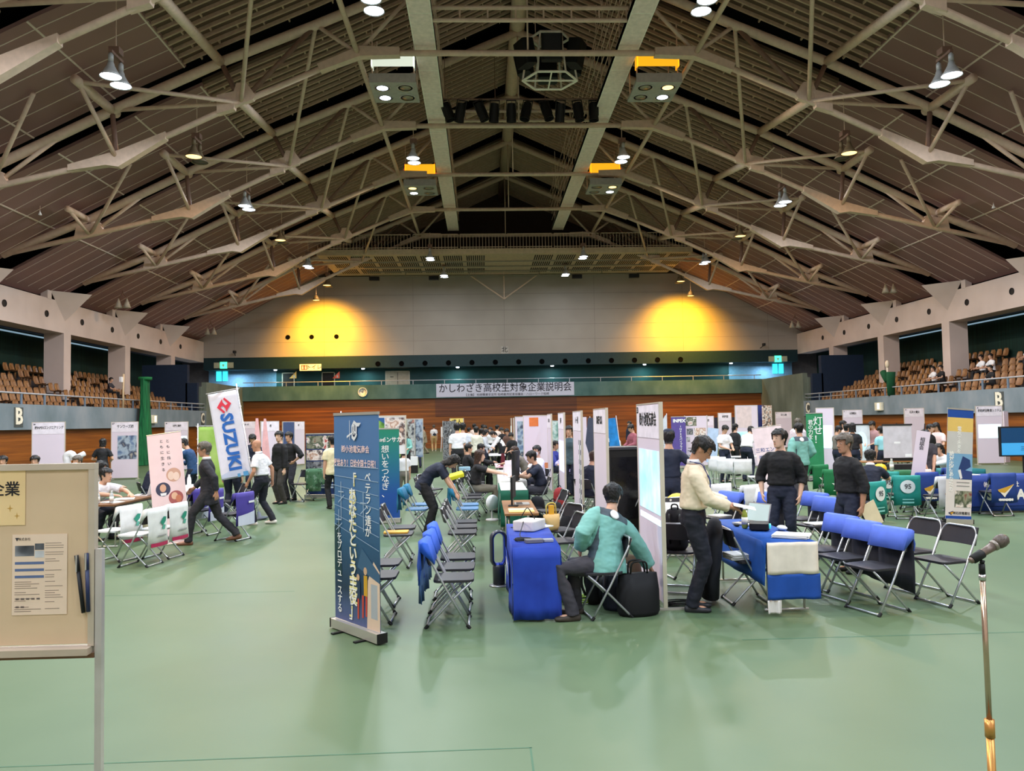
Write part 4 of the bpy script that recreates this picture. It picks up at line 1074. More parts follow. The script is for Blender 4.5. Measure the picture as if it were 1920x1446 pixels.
        if hem == 'out': shirt.loft([pel+Rh_ @ Vector((0, 0, -.13)), pel+Rh_ @ Vector((0, 0, -.06)), pel+Rh_ @ Vector((0, 0, .05))], [(.178+loose, .130+loose), (.184+loose, .136+loose), (.168+loose, .122+loose)], 20, ref=yref)
        if hem == 'coat':
            shirt.loft([pel+Rh_ @ Vector((0, 0, hz)), pel+Rh_ @ Vector((0, 0, -.08)), mid], [(.186, .142), (.188, .140), (.165, .122)], 20, ref=yref)
    shirt.loft([C+R @ Vector((0, .0, .0)), nb+R @ Vector((0, .002, -.008))], [(.10, .08), (.070, .066)], 16, ref=yref)
    for nm, s_ in (('L', 1), ('R', -1)):
        S, E, W = sh[nm]; a = .016+loose
        seq = [C+R @ Vector((.08*s_, 0, -.02)), C+R @ Vector((.145*s_, 0, -.03)), S.lerp(E, .1), S.lerp(E, .4), S.lerp(E, .72)]; rr = [.048+a*.5, .054+a*.5, .055+a*.7, .051+a, .051+a]
        if sleeve == 'long': seq += [E, E.lerp(W, .4), E.lerp(W, .88)]; rr = rr[:4]+[.046+a, .046+a, .043+a, .034+a]
        elif sleeve == 'roll': seq += [E, E.lerp(W, .35)]; rr = rr[:4]+[.046+a, .045+a, .044+a]
        if sleeve != 'none': shirt.loft(seq, rr, n1)
    tr = MB()
    tr.loft([pel+Rh_ @ Vector((0, 0, .115)), pel+Rh_ @ Vector((0, 0, .05)), pel, pel+Rh_ @ Vector((0, 0, -.09)), pel+Rh_ @ Vector((0, 0, -.13))], [(.150, .108), (.160, .116), (.174, .126), (.168, .120), (.12, .08)], 18, ref=Rh_ @ Vector((0, 1, 0)))
    for nm in 'LR':
        H, K, A = L[nm][:3]
        tr.loft([H+Vector((0, 0, .06)), H, H.lerp(K, .45), K, K.lerp(A, .4), K.lerp(A, .9), A-Vector((0, 0, .035))], [.094, .099, .092, .072, .069, .064, .066], n1)
    shoe = MB()
    for nm in 'LR':
        H, K, A, f, heel, toe, td = L[nm]
        up = Vector((0, 0, 1)); sd = td.cross(up)
        z0 = -.0
        h0 = Vector((heel.x, heel.y, heel.z-.012)); t0 = Vector((toe.x, toe.y, toe.z-.002))
        shoe.loft([h0-td*.022, h0, h0.lerp(t0, .35), h0.lerp(t0, .72), t0, t0+td*.032], [(.024, .026), (.038, .040), (.042, .044), (.047, .034), (.041, .026), (.018, .016)], 14, ref=up)
    # hair
    ha = MB()
    if hair not in ('bald',):
        NT = 28; zs = [.13, .12, .105, .085, .06, .035, .01, -.015, -.04, -.065, -.085]
        if hair in ('long', 'bob'): zs += [-.12, -.16, -.20, -.25] if hair == 'long' else [-.11, -.13]
        vs = []; fs = []; keep = {}
        for i, z in enumerate(zs):
            rx, ry, yo = hring(min(z*.94, .117)) if z > -.085 else (.066, .078, 0)
            g_ = .007+.019*max(0, min(1, (z+.07)/.12))
            if z > .118: rx, ry, yo = .022, .028, .006
            if hair in ('long', 'bob') and z < .02:
                rx, ry = max(rx, .068), max(ry, .080); g_ = .02; yo = max(yo, .006)
            if hair == 'long' and z < -.1: rx, ry, yo = .066, .058, .034; g_ = .014
            for k in range(NT):
                t = 2*PI*k/NT; vs.append(hv((rx+g_)*math.cos(t), (ry+g_)*math.sin(t)+yo, z+(.006*math.sin(9*t) if i > 2 else 0)))
                fr = -math.sin(t)
                if fr > .45: zt = .045+.012*math.sin(7*t)
                elif fr > .05: zt = -.02 if hair in ('short', 'cap', 'pony') else (-.09 if hair == 'bob' else -.2)
                elif fr > -.3: zt = .0 if hair in ('short', 'cap', 'pony') else (-.14 if hair == 'bob' else -.3)
                else: zt = -.085 if hair in ('short', 'cap', 'pony') else (-.14 if hair == 'bob' else -.3)
                keep[(i, k)] = z >= zt-.001
        for i in range(len(zs)-1):
            for k in range(NT):
                k2 = (k+1) % NT
                if keep[(i+1, k)] and keep[(i+1, k2)]: fs.append((i*NT+k, i*NT+k2, (i+1)*NT+k2, (i+1)*NT+k))
        vs.append(hv(0, .006, .138)); T = len(vs)-1
        for k in range(NT): fs.append((T, (k+1) % NT, k))
        ha.add(vs, fs)
        if hair == 'pony': ha.loft([hv(0, .09, .04), hv(0, .125, .0), hv(0, .115, -.09), hv(0, .10, -.16)], [.02, .028, .024, .008], 8)
    face = MB()
    for s_ in (-1, 1):
        face.m(0).ell(hv(.030*s_, -.0835, .010), (.0115, .005, .0040), 8, 6, HR); face.m(1).ell(hv(.030*s_, -.0885, .010), (.0062, .003, .0042), 8, 5, HR)
        face.m(1).loft([hv(.017*s_, -.0925, .037), hv(.033*s_, -.0905, .041), hv(.047*s_, -.081, .036)], [.0032, .0038, .0022], 6)
    face.m(2).loft([hv(-.021, -.0865, -.064), hv(0, -.0965, -.0625), hv(.021, -.0865, -.064)], [.002, .0042, .002], 6)
    out = {}
    vox = {2: (.0085, .011, .010), 1: (.0125, .016, .014), 0: (.019, .022, .018)}[detail]
    for nm, mb, vx in (('body', bod, vox[0]), ('shirt', shirt, vox[1]), ('trousers', tr, vox[1]), ('shoes', shoe, vox[2])):
        me = mb.mesh(nm); me.materials.append(None); out[nm] = (me, vx)
    if ha.v:
        me = ha.mesh('hair'); me.materials.append(None); out['hair'] = (me, 'solid')
    me = face.mesh('face'); out['face'] = (me, None)
    for m_ in (mat((236, 232, 228), .4), mat((26, 20, 20), .4), mat((170, 100, 92), .5)): me.materials.append(m_)
    info = dict(C=C, R=R, hc=hc, HR=HR, sh=sh, L=L, pel=pel, nb=nb)
    _PM[key] = (out, info)
    return _PM[key]
def person(label, x, y, rz, pose='stand', h=1.70, top=C_WHITE, bottom=C_TROU, shoes=S_BLACK, hair='short', hcol=HAIR, skin=SKIN, sleeve='short', hem='tuck', loose=.0, detail=1, group=None, topname='shirt', bottomname='trousers', extra=None, z=0):
    t = thing('person', label, 'person', (x, y, z), rz, group)
    sit = (POSES[pose] if isinstance(pose, str) else pose).get('pel', (0, 0, .93))[2] < .7
    k = 1.0 if sit and abs(h-1.7) < .08 else h/1.70
    t.scale = (k, k, k)
    out, info = figure(pose, detail, (sleeve, hem, hair, loose))
    for nm, (me, vx) in out.items():
        real = {'shirt': topname, 'trousers': bottomname}.get(nm, nm)
        o = bpy.data.objects.new(real, me); COL.objects.link(o); o.parent = t
        m_ = {'body': skin, 'shirt': top, 'trousers': bottom, 'shoes': shoes, 'hair': hcol}.get(nm)
        if nm != 'face': o.material_slots[0].link = 'OBJECT'; o.material_slots[0].material = m_
        if nm == 'shirt' and extra is not None and getattr(extra, 'yoke', None):
            o['_y'] = 1; YOKE[o.name] = (yoke_region(info), extra.yoke)
        if vx: PENDING.append((o, me, vx))
    if extra: extra(t, info)
    return t
YOKE = {}
def bake_people():
    first = {}; vx_of = {}
    for o, me, vx in PENDING:
        if me.name in first: first[me.name][1].append(o); continue
        if vx == 'solid':
            s = o.modifiers.new('thick', 'SOLIDIFY'); s.thickness = .012; s.offset = .2
            s = o.modifiers.new('sub', 'SUBSURF'); s.levels = s.render_levels = 2
        else:
            r = o.modifiers.new('remesh', 'REMESH'); r.mode = 'VOXEL'; r.voxel_size = vx; r.use_smooth_shade = True
            s = o.modifiers.new('smooth', 'SMOOTH'); s.factor = .5; s.iterations = 4
        first[me.name] = (o, []); vx_of[me.name] = vx
    bpy.context.view_layer.update()
    dg = bpy.context.evaluated_depsgraph_get(); dg.update()
    for nm, (o, rest) in first.items():
        me = bpy.data.meshes.new_from_object(o.evaluated_get(dg)); me.name = nm
        me.polygons.foreach_set('use_smooth', [True]*len(me.polygons))
        if vx_of[nm] == 'solid':
            cn = [(v_.co.copy(), v_.normal.copy()) for v_ in me.vertices]; co = []
            for c_, n_ in cn:
                q_ = c_*38; q_.z *= .45
                co.extend(c_+n_*(.009*noise.noise(q_)+.005*noise.noise(q_*2.7)))
            me.vertices.foreach_set('co', co); me.update()
        elif vx_of[nm] in (.011, .016):
            cn = [(v_.co.copy(), v_.normal.copy()) for v_ in me.vertices]; co = []
            for c_, n_ in cn:
                q_ = Vector((c_.x*11, c_.y*11, c_.z*17)); co.extend(c_+n_*(.0065*noise.noise(q_)+.0035*noise.noise(q_*2.3)))
            me.vertices.foreach_set('co', co); me.update()
        mats_ = [(q, q.material_slots[0].material) for q in [o]+rest]
        o.modifiers.clear()
        if not len(me.materials): me.materials.append(None)
        for q, m_ in mats_:
            q.data = me; q.material_slots[0].link = 'OBJECT'; q.material_slots[0].material = m_
        me.materials[0] = None
        if o.name in YOKE:
            fn = YOKE[o.name][0]; at_ = me.attributes.new('panel', 'FLOAT', 'POINT')
            at_.data.foreach_set('value', [fn(v_.co) for v_ in me.vertices])
            del o['_y']
    PENDING.clear()
# extras
def ex(*fs):
    def run(t, i):
        for f in fs: f(t, i)
    return run
def mask(t, i):
    hc, HR = i['hc'], i['HR']
    MB().loft([hc+HR @ Vector((0, -.055, -.095)), hc+HR @ Vector((0, -.062, -.06)), hc+HR @ Vector((0, -.062, -.02))], [(.048, .036), (.062, .044), (.056, .040)], 14, ref=HR @ Vector((0, 1, 0))).build('face_mask', C_WHITE, t, True)
def lanyard(col=(40, 50, 110)):
    def f(t, i):
        C, R, nb = i['C'], i['R'], i['nb']
        def p(x, y, z): return C+R @ Vector((x, y, z))
        MB().path([p(-.06, .05, .06), p(-.09, -.075, .045), p(-.06, -.158, -.12), p(0, -.158, -.27), p(.06, -.158, -.12), p(.09, -.075, .045), p(.06, .05, .06)], .006, 5, .03).build('lanyard', mat(col, .6), t, True)
        MB().at(Matrix.Translation(p(0, -.162, -.32))).box(-.04, -.004, -.05, .04, .004, .05).build('name_card', C_WHITE, t)
    return f
def belt(t, i):
    pel = i['pel']; MB().loft([pel+Vector((0, 0, .075)), pel+Vector((0, 0, .11))], [(.166, .121), (.162, .118)], 20, ref=(0, 1, 0)).build('belt', S_BLACK, t, True)
def collar(m):
    def f(t, i):
        C, R, nb = i['C'], i['R'], i['nb']
        MB().loft([nb+R @ Vector((0, 0, -.012)), nb+R @ Vector((0, .004, .03))], [(.078, .074), (.068, .066)], 16, ref=R @ Vector((0, 1, 0))).build('collar', m, t, True)
    return f
def glasses(t, i):
    hc, HR = i['hc'], i['HR']; mb = MB()
    def hv(*p): return hc+HR @ Vector(p)
    for s_ in (-1, 1):
        mb.path([hv((.032+.022*math.cos(a))*s_, -.098+.004*abs(math.cos(a)), .008+.017*math.sin(a)) for a in [2*PI*k/14 for k in range(15)]], .002, 5)
        mb.path([hv(.054*s_, -.094, .01), hv(.078*s_, -.04, .012), hv(.08*s_, .01, .006)], .002, 5)
    mb.path([hv(-.01, -.102, .012), hv(.01, -.102, .012)], .002, 5)
    mb.build('glasses', M_BLACK, t, True)
def cap(m):
    def f(t, i):
        hc, HR = i['hc'], i['HR']
        mb = MB(); N = 18
        M = Matrix.Translation(hc) @ HR.to_4x4()
        mb.at(M).lathe([(.096, .035), (.099, .06), (.092, .105), (.06, .14), (0, .152)], N, (0, .004, 0))
        mb.loft([(-.07, -.07, .045), (0, -.165, .035), (.07, -.07, .045)], [(.02, .005), (.05, .005), (.02, .005)], 8, ref=(0, 0, 1))
        mb.build('cap', m, t, True)
    return f
def yoke_region(i):
    def f(p):
        q = i['R'].transposed() @ (p-i['C']); ax = abs(q.x)
        a = min(q.z+.075-.10*ax, .168-ax, q.y+.10)
        b = min(ax-.108, .152-ax, -.10-q.z, .085-abs(q.y))
        return max(a, b)
    return f
def jacket_mat(c1, c2):
    m = mat(c1, .7, var=.05, key='jacket'); nt = m.node_tree
    if 'panel_mix' in nt.nodes: return m
    b = nt.nodes['Principled BSDF']; src = b.inputs['Base Color'].links[0].from_socket
    at_ = nt.nodes.new('ShaderNodeAttribute'); at_.attribute_name = 'panel'
    gt = nt.nodes.new('ShaderNodeMath'); gt.operation = 'GREATER_THAN'; gt.inputs[1].default_value = 0
    mx = nt.nodes.new('ShaderNodeMixRGB'); mx.name = 'panel_mix'; mx.inputs[2].default_value = (*lin(c2), 1)
    nt.links.new(at_.outputs['Fac'], gt.inputs[0]); nt.links.new(gt.outputs[0], mx.inputs[0]); nt.links.new(src, mx.inputs[1]); nt.links.new(mx.outputs[0], b.inputs['Base Color'])
    return m
C_JACKET = jacket_mat((122, 180, 172), (70, 82, 92))
def yoke(m):
    """dark shoulder panel and side panels of the work jacket"""
    def f(t, i):
        C, R, nb = i['C'], i['R'], i['nb']
        def p(x, y, z): return C+R @ Vector((x, y, z))
        M = Matrix.Translation(p(0.03, .125, -.03)) @ R.to_4x4() @ Matrix.Rotation(rad(-68), 4, 'X')
        MB().at(M).lathe([(.032, 0), (.05, 0), (.05, .012), (.032, .012)], 20).build('back_emblem', C_WHITE, t, True)
    f.yoke = m
    return f
def shoulder_bag(m):
    def f(t, i):
        C, R, pel = i['C'], i['R'], i['pel']
        MB().path([C+R @ Vector((.10, .0, .05)), C+R @ Vector((0, .135, -.16)), C+R @ Vector((-.17, .10, -.36))], .014, 6, .06).build('bag_strap', m, t, True)
        MB().ell(C+R @ Vector((-.03, .17, -.30)), (.11, .05, .08), 10, 8).build('sling_bag', m, t, True)
    return f
def apron(m):
    def f(t, i):
        C, R, pel = i['C'], i['R'], i['pel']
        MB().loft([pel+Vector((0, 0, -.10)), pel, pel.lerp(C, .5), C+R @ Vector((0, 0, -.1)), C+R @ Vector((0, 0, -.03))], [(.20, .15), (.188, .138), (.164, .124), (.178, .132), (.11, .10)], 18, ref=R @ Vector((0, 1, 0))).build('vest', m, t, True)
    return f
# ------------------------------------------------------------------ placing everything
def px(u, y):
    """x of the picture column u at depth y, half way up a person"""
    return dep(u, 790+750*EYE/y, y)[0]
BLK = 'black folding chairs'
chair0 = make_chair('black folding chair', BLK)
# --- foreground: notice board on the left, microphone on the right
WBX, WBY = -2.55, 3.0
def wz(v): return 1.92-(v-805)*WBY/1500
x1 = dep(181, 900, WBY)[0]; x0 = x1-1.75; zt, zb = wz(869), wz(1205)
t = thing('notice_board', 'cream notice board on a steel frame cut by the left edge of the photo', 'notice board', (x1, WBY, 0))
MB().box(x0-x1, -.008, zb+.02, -.02, .008, zt-.02).build('board_face', mat((214, 186, 152), .45, var=.03), t)
MB().box(x0-x1, -.016, zt-.022, 0, .016, zt).box(-.022, -.015, zb+.013, 0, .015, zt-.0225).box(x0-x1, -.015, zb+.013, x0-x1+.02, .015, zt-.0225).build('frame', mat((200, 186, 168), .35, metal=.35), t)
MB().box(x0-x1, -.05, zb-.012, -.008, .016, zb+.012).build('tray', mat((196, 178, 160), .4, metal=.3), t)
MB().box(x0-x1, -.014, zb-.03, .0, .014, zb-.012).build('lower_rail', mat((120, 84, 60), .5), t)
for xx in (.014, x0-x1-.014):
    MB().box(xx-.012, -.012, 0, xx+.012, .012, wz(1025) if xx > 0 else zt).build('post', mat((206, 198, 196), .3, metal=.5), t)
    MB().box(xx-.02, -.3, 0, xx+.02, .3, .03).build('foot', mat((190, 186, 184), .35, metal=.5), t)
def wbp(u, v): p = dep(u, v, WBY); return p[0]-x1, p[2]
a = wbp(2, 985); b = wbp(51, 881)
n = thing('heading_sheet', 'cream heading sheet with large black characters on the notice board', 'paper', (x1, WBY-.0095, 0))
MB().box(a[0]-.42, -.001, a[1], b[0], 0, b[1]).build('sheet', mat((236, 204, 150), .6, var=.03), n)
cc = wbp(41, 918); text('募集企業', .0555, M_INK, n, (cc[0], -.0015, cc[1]), bold=.0018, align='RIGHT')
for u, v, q in ((22, 953, .012), (35, 967, .011)):
    c_ = wbp(u, v); gfx(n, 'sparkle', [('p', [(c_[0]-q, c_[1]), (c_[0]-q*.2, c_[1]+q*.2), (c_[0], c_[1]+q*1.2), (c_[0]+q*.2, c_[1]+q*.2), (c_[0]+q, c_[1]), (c_[0]+q*.2, c_[1]-q*.2), (c_[0], c_[1]-q*1.2), (c_[0]-q*.2, c_[1]-q*.2)], (196, 150, 72))], y=-.0012)
a = wbp(25, 1153); b = wbp(129, 1000)
n = thing('job_sheet', 'printed job advertisement sheet with photographs and blue bars on the notice board', 'paper', (x1, WBY-.0095, 0))
MB().box(a[0], -.001, a[1], b[0], 0, b[1]).build('sheet', mat((232, 206, 182), .6, var=.03), n)
W_, H_ = b[0]-a[0], b[1]-a[1]
def jr(x0_, y0_, x1_, y1_, c): return ('r', a[0]+W_*x0_, b[1]-H_*y1_, a[0]+W_*x1_, b[1]-H_*y0_, c)
sh = [jr(.05, .14, .40, .27, PH_DARK), jr(.41, .115, .58, .195, PH_DARK), jr(.41, .205, .58, .29, PH_WORK)]
sh += [jr(.05, q, .58, q+.033, (92, 110, 150)) for q in (.34, .425, .51)]
rnd = random.Random(5)
for col, (xa, xb) in ((0, (.60, .95)), (1, (.05, .55))):
    for k in range(30):
        yy = .11+.028*k if col == 0 else .56+.026*k
        if yy > .97 or rnd.random() < .3: continue
        sh.append(jr(xa, yy, xa+(xb-xa)*rnd.uniform(.4, 1), yy+.007, (140, 122, 110)))
for k in range(5): sh.append(jr(.07+.095*k, .79, .13+.095*k, .81, (96, 84, 80)))
for k in range(2): sh.append(jr(.07+.095*k, .89, .13+.095*k, .91, (96, 84, 80)))
gfx(n, 'print', sh, y=-.0012, step=.00002)
text('株式会社', .011, M_INK, n, (a[0]+W_*.22, -.0016, b[1]-H_*.06), ext=.0001); gfx(n, 'emblem', [('p', [(a[0]+W_*.05, b[1]-H_*.04), (a[0]+W_*.12, b[1]-H_*.04), (a[0]+W_*.085, b[1]-H_*.085)], (50, 50, 56))], y=-.0013)
for (u0, v0, u1, v1), lab in (((148, 1040, 161, 1147), 'black marker pen clipped slantwise to the notice board'), ((167, 1036, 170, 1145), 'dark blue marker pen clipped upright to the notice board')):
    p, q = wbp(u0, v0), wbp(u1, v1)
    n = thing('marker_pen', lab, 'pen', (x1, WBY-.018, 0))
    p, q = Vector((p[0], 0, p[1])), Vector((q[0], 0, q[1])); m_ = M_INK if 'black' in lab else mat((34, 44, 82), .4)
    MB().tube(p.lerp(q, .28), q, .0068, 10).build('barrel', m_, n, True); MB().tube(p, p.lerp(q, .28), .0072, 10).build('cap', m_, n, True)
    MB().box(-.002, -.010, -.03, .002, -.0065, .03).build('clip', M_ALU, n, loc=p.lerp(q, .14))
# microphone
MX, MY = px(1852, 3.2), 3.2
t = thing('microphone_stand', 'chrome microphone stand at the right edge of the photo', 'microphone stand', (MX+.0, MY, 0), rot=(rad(.6), rad(-.7), 0))
MB().tube((0, 0, .03), (0, 0, .62), .0155, 16).build('lower_tube', mat((206, 150, 84), .3, metal=.6), t, True)
MB().tube((0, 0, .62), (0, 0, .69), .019, 16).build('clutch', mat((210, 150, 84), .3, metal=.6), t, True)
MB().tube((0, 0, .69), (0, 0, 1.245), .0105, 14).build('upper_tube', mat((196, 170, 148), .22, metal=.85), t, True)
MB().lathe([(.0, .0), (.15, .0), (.15, .02), (.06, .032), (.02, .05), (.016, .06)], 28).build('round_base', M_BLACK, t, True)
MB().tube((0, 0, 1.245), (0, 0, 1.268), .0135, 14).build('thread_collar', M_CHROME, t, True)
MB().tube((0, 0, 1.268), (0, 0, 1.31), .012, 14).tube((0, 0, 1.31), (.005, 0, 1.325), .009, 10).build('clip_swivel', M_BLACK, t, True)
R = Matrix.Rotation(rad(61), 4, 'Y')
t2 = thing('microphone', 'grey handheld microphone resting in the stand clip', 'microphone', (MX-.018, MY-.008, 1.345), rot=(0, rad(61), rad(4)))
MB().lathe([(.0, -.05), (.011, -.05), (.013, -.045), (.0155, .03), (.019, .068)], 20).build('handle', mat((120, 104, 96), .35, metal=.4), t2, True)
MB().lathe([(.0195, .066), (.0225, .07), (.0225, .078), (.0195, .082)], 20).build('ring', mat((150, 140, 132), .3, metal=.6), t2, True)
MB().lathe([(.0195, .080), (.0255, .092), (.027, .108), (.0235, .126), (.013, .136), (0, .138)], 24).build('grille', ramp_mat('mic_mesh', [(70, 60, 54), (104, 92, 84), (60, 52, 48)], (1, 1, 1), 260, 1, .4), t2, True)
MB().at(Matrix.Translation((0, 0, -.01))).lathe([(.0145, -.03), (.018, -.028), (.019, .022), (.0165, .024)], 16).build('clip', M_BLACK, t2, True)

# --- roll-up banner in front, left of the aisle
kA, kB = fl(632, 1178), fl(712, 1208)
kc = ((kA[0]+kB[0])/2, (kA[1]+kB[1])/2); kr = math.degrees(math.atan2(kB[1]-kA[1], kB[0]-kA[0]))
M_KS = bpy.data.materials.new('banner_blue'); M_KS.use_nodes = True
nt = M_KS.node_tree; b_ = nt.nodes['Principled BSDF']; tc = nt.nodes.new('ShaderNodeTexCoord'); sx_ = nt.nodes.new('ShaderNodeSeparateXYZ'); cr = nt.nodes.new('ShaderNodeValToRGB'); mr = nt.nodes.new('ShaderNodeMapRange'); mr.inputs[2].default_value = 2.0
nt.links.new(tc.outputs['Object'], sx_.inputs[0]); nt.links.new(sx_.outputs[2], mr.inputs[0]); nt.links.new(mr.outputs[0], cr.inputs[0]); nt.links.new(cr.outputs[0], b_.inputs['Base Color'])
els = [(.0, (92, 98, 150)), (.12, (70, 88, 130)), (.2, (26, 50, 78)), (.42, (40, 84, 122)), (.6, (70, 114, 160)), (1, (84, 122, 176))]
while len(cr.color_ramp.elements) < len(els): cr.color_ramp.elements.new(.5)
for e_, (p_, c_) in zip(cr.color_ramp.elements, els): e_.position = p_; e_.color = (*lin(c_), 1)
b_.inputs['Roughness'].default_value = .5
W2 = .40
shp = [('p', [(-W2, .55), (-W2, .95), (-.30, 1.02), (-.26, .5)], (30, 62, 72)), ('p', [(.18, .1), (.40, .1), (.40, .62), (.30, .70), (.20, .52)], (222, 196, 176)), ('r', .25, .2, .36, .5, (170, 176, 184)),
       ('p', [(.02, .62), (.10, .80), (.40, .60), (.40, .52)], (60, 96, 130)),
       ('p', [(.13, .38), (.19, .38), (.19, .56), (.13, .56)], (204, 158, 48)), ('p', [(.10, .18), (.125, .18), (.13, .38), (.10, .38)], (196, 70, 60)), ('p', [(.16, .2), (.185, .2), (.19, .38), (.16, .38)], (196, 70, 60)), ('e', .16, .60, .03, .035, (206, 170, 140)),
       ('p', [(.02, .16), (.045, .16), (.05, .36), (.02, .36)], (190, 76, 60)), ('r', .0, .34, .07, .50, (40, 60, 90)), ('e', .035, .53, .026, .03, (206, 170, 140))]
for k in range(7): shp.append(('p', [(-.40, .98+.09*k), (.40, .80+.12*k), (.40, .806+.12*k), (-.40, .986+.09*k)], (150, 176, 206)))
for x_, z_ in ((-.26, 1.28), (-.05, 1.22), (-.30, 1.02), (.15, 1.2)): shp += [('r', x_-.004, z_-.25, x_+.004, z_+.1, (170, 190, 214)), ('r', x_-.05, z_, x_+.05, z_+.01, (170, 190, 214)), ('p', [(x_-.05, z_-.1), (x_+.06, z_-.03), (x_+.06, z_-.02), (x_-.05, z_-.09)], (170, 190, 214))]
lg = (36, 48, 84)
shp += [('p', [(-0.045, 1.900), (0.000, 1.949), (0.045, 1.925), (0.123, 1.925), (0.082, 1.892), (0.049, 1.892), (0.045, 1.802), (0.000, 1.761), (-0.045, 1.785)], (226, 228, 236)), ('p', [(-0.025, 1.884), (0.000, 1.916), (0.025, 1.900), (0.025, 1.818), (0.000, 1.793), (-0.025, 1.810)], lg), ('r', -0.010, 1.818, 0.010, 1.908, (226, 228, 236)), ('p', [(-0.016, 1.855), (0.049, 1.810), (0.057, 1.818), (-0.008, 1.867)], (226, 228, 236)),
        ('r', -0.082, 1.769, -0.075, 1.949, (226, 228, 236)), ('p', [(-0.131, 1.785), (-0.016, 1.834), (-0.016, 1.847), (-0.131, 1.806)], (226, 228, 236))]
pink = mat((246, 214, 214), .5, var=0)
rollup('blue roll-up banner with yellow vertical lettering, nearest in the left aisle', kc[0], kc[1], kr, .80, 2.0, M_KS, shp,
       [dict(s='㈱小池電気商会', z=.072, at=(.0, 1.68), m=pink, bold=.002), dict(s='昇給あり！日給全国土日祝！', z=.078, at=(0, 1.55), m=pink, bold=.0025, sx=.78), dict(s='ベテラン達が', z=.105, at=(.22, 1.19), v=True, m=M_INKW, bold=.002, pitch=.92),
        dict(s='「あなたという主役」', z=.145, at=(-.05, .79), v=True, m=mat((236, 226, 160), .5, var=0), bold=.012, pitch=.88), dict(s='「あなたという主役」', z=.145, at=(-.05, .79), v=True, m=M_INKW, bold=.003, pitch=.92, up=1), dict(s='をプロデュースする', z=.09, at=(-.30, .53), v=True, m=M_INKW, bold=.002, pitch=.92)])
# --- green and blue roll-up behind it
gB = fl(752, 981)
M_IN = bpy.data.materials.new('banner_teal'); M_IN.use_nodes = True
nt = M_IN.node_tree; b_ = nt.nodes['Principled BSDF']; tc = nt.nodes.new('ShaderNodeTexCoord'); sx_ = nt.nodes.new('ShaderNodeSeparateXYZ'); cr = nt.nodes.new('ShaderNodeValToRGB'); mr = nt.nodes.new('ShaderNodeMapRange'); mr.inputs[2].default_value = 1.8
nt.links.new(tc.outputs['Object'], sx_.inputs[0]); nt.links.new(sx_.outputs[2], mr.inputs[0]); nt.links.new(mr.outputs[0], cr.inputs[0]); nt.links.new(cr.outputs[0], b_.inputs['Base Color'])
for e_, (p_, c_) in zip(cr.color_ramp.elements, [(.3, (24, 78, 160)), (1, (30, 140, 110))]): e_.position = p_; e_.color = (*lin(c_), 1)
rollup('green to blue roll-up banner with white vertical lettering behind the front banner', gB[0]-.46, gB[1], 4, .88, 1.80, M_IN,
       [('p', [(-.13, 1.60), (-.10, 1.64), (-.07, 1.60), (-.07, 1.54), (-.13, 1.54)], (245, 245, 245)), ('r', -.115, 1.55, -.085, 1.585, (30, 140, 110))],
       [dict(s='株式会社', z=.065, at=(.06, 1.585), bold=.002), dict(s='インサカ', z=.11, at=(.29, 1.59), bold=.006, sx=.9), dict(s='想いをつなぎ、', z=.155, at=(.17, .98), v=True, bold=.002, pitch=.92), dict(s='社会をつくる', z=.155, at=(-.03, .83), v=True, bold=.002, pitch=.92)])

# --- booth row along the aisle: partition boards parallel to the aisle
XPAN = 1.80
def aisle_board(label, y0, y1, **k):
    return board(label, XPAN, (y0+y1)/2, -90, w_=y1-y0-.04, **k)
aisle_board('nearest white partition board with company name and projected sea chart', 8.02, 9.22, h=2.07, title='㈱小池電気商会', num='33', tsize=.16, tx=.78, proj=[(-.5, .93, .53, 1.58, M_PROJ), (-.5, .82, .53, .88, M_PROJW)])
aisle_board('second plain white partition board from the camera in the aisle row', 11.55, 12.85, h=2.07, title='KMEF RCA', tsize=.16)
b = aisle_board('third partition board, covered with black and white squares along its edge', 14.5, 15.8, h=2.07, title='ハート㈱', tsize=.15)
c = MB()
for i in range(16):
    for j in range(3):
        c.m((i+j) % 2).box(.26+.09*j, -.0195, .1+.09*i, .26+.09*(j+1), -.0165, .1+.09*(i+1))
c.build('checker_print', [M_INKW, M_NAVY_ := mat((36, 40, 66), .6)], b)
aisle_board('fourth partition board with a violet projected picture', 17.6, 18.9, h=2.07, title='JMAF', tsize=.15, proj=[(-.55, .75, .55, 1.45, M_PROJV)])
aisle_board('fifth partition board, nearest of the papered ones in the aisle row', 20.9, 22.1, h=2.07, title='㈱マルナカ', tsize=.12)
b = board('white hanging paper banner with an orange top mark beside the fifth board', 1.52, 22.7, -8, w_=.72, h=2.05, paper=[(-.2, 1.75, .06, 2.0, mat((224, 120, 60), .6)), (-.34, .55, .34, .72, mat((214, 130, 90), .6))], group='paper-covered display boards')
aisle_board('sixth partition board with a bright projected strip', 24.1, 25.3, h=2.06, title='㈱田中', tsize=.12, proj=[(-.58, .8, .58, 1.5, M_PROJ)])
b = board('grey framed display board with vertical writing, next beyond the orange-marked banner', 1.55, 27.6, -30, w_=.95, h=2.05, paper=[(-.4, .4, .4, 1.9, PH_CITY)], edge=M_ALU, group='paper-covered display boards')
for k, (y, pj) in enumerate(((30.6, 0), (33.7, 1), (36.8, 0), (39.9, 0), (43.0, 1), (46.1, 0), (50.0, 1))):
    aisle_board('white partition board in the far aisle row, %s beyond the grey framed display' % ORD[k], y, y+1.2, title='㈱', tsize=.14, proj=[(-.5, .8, .5, 1.6, M_PROJW)] if pj else None)

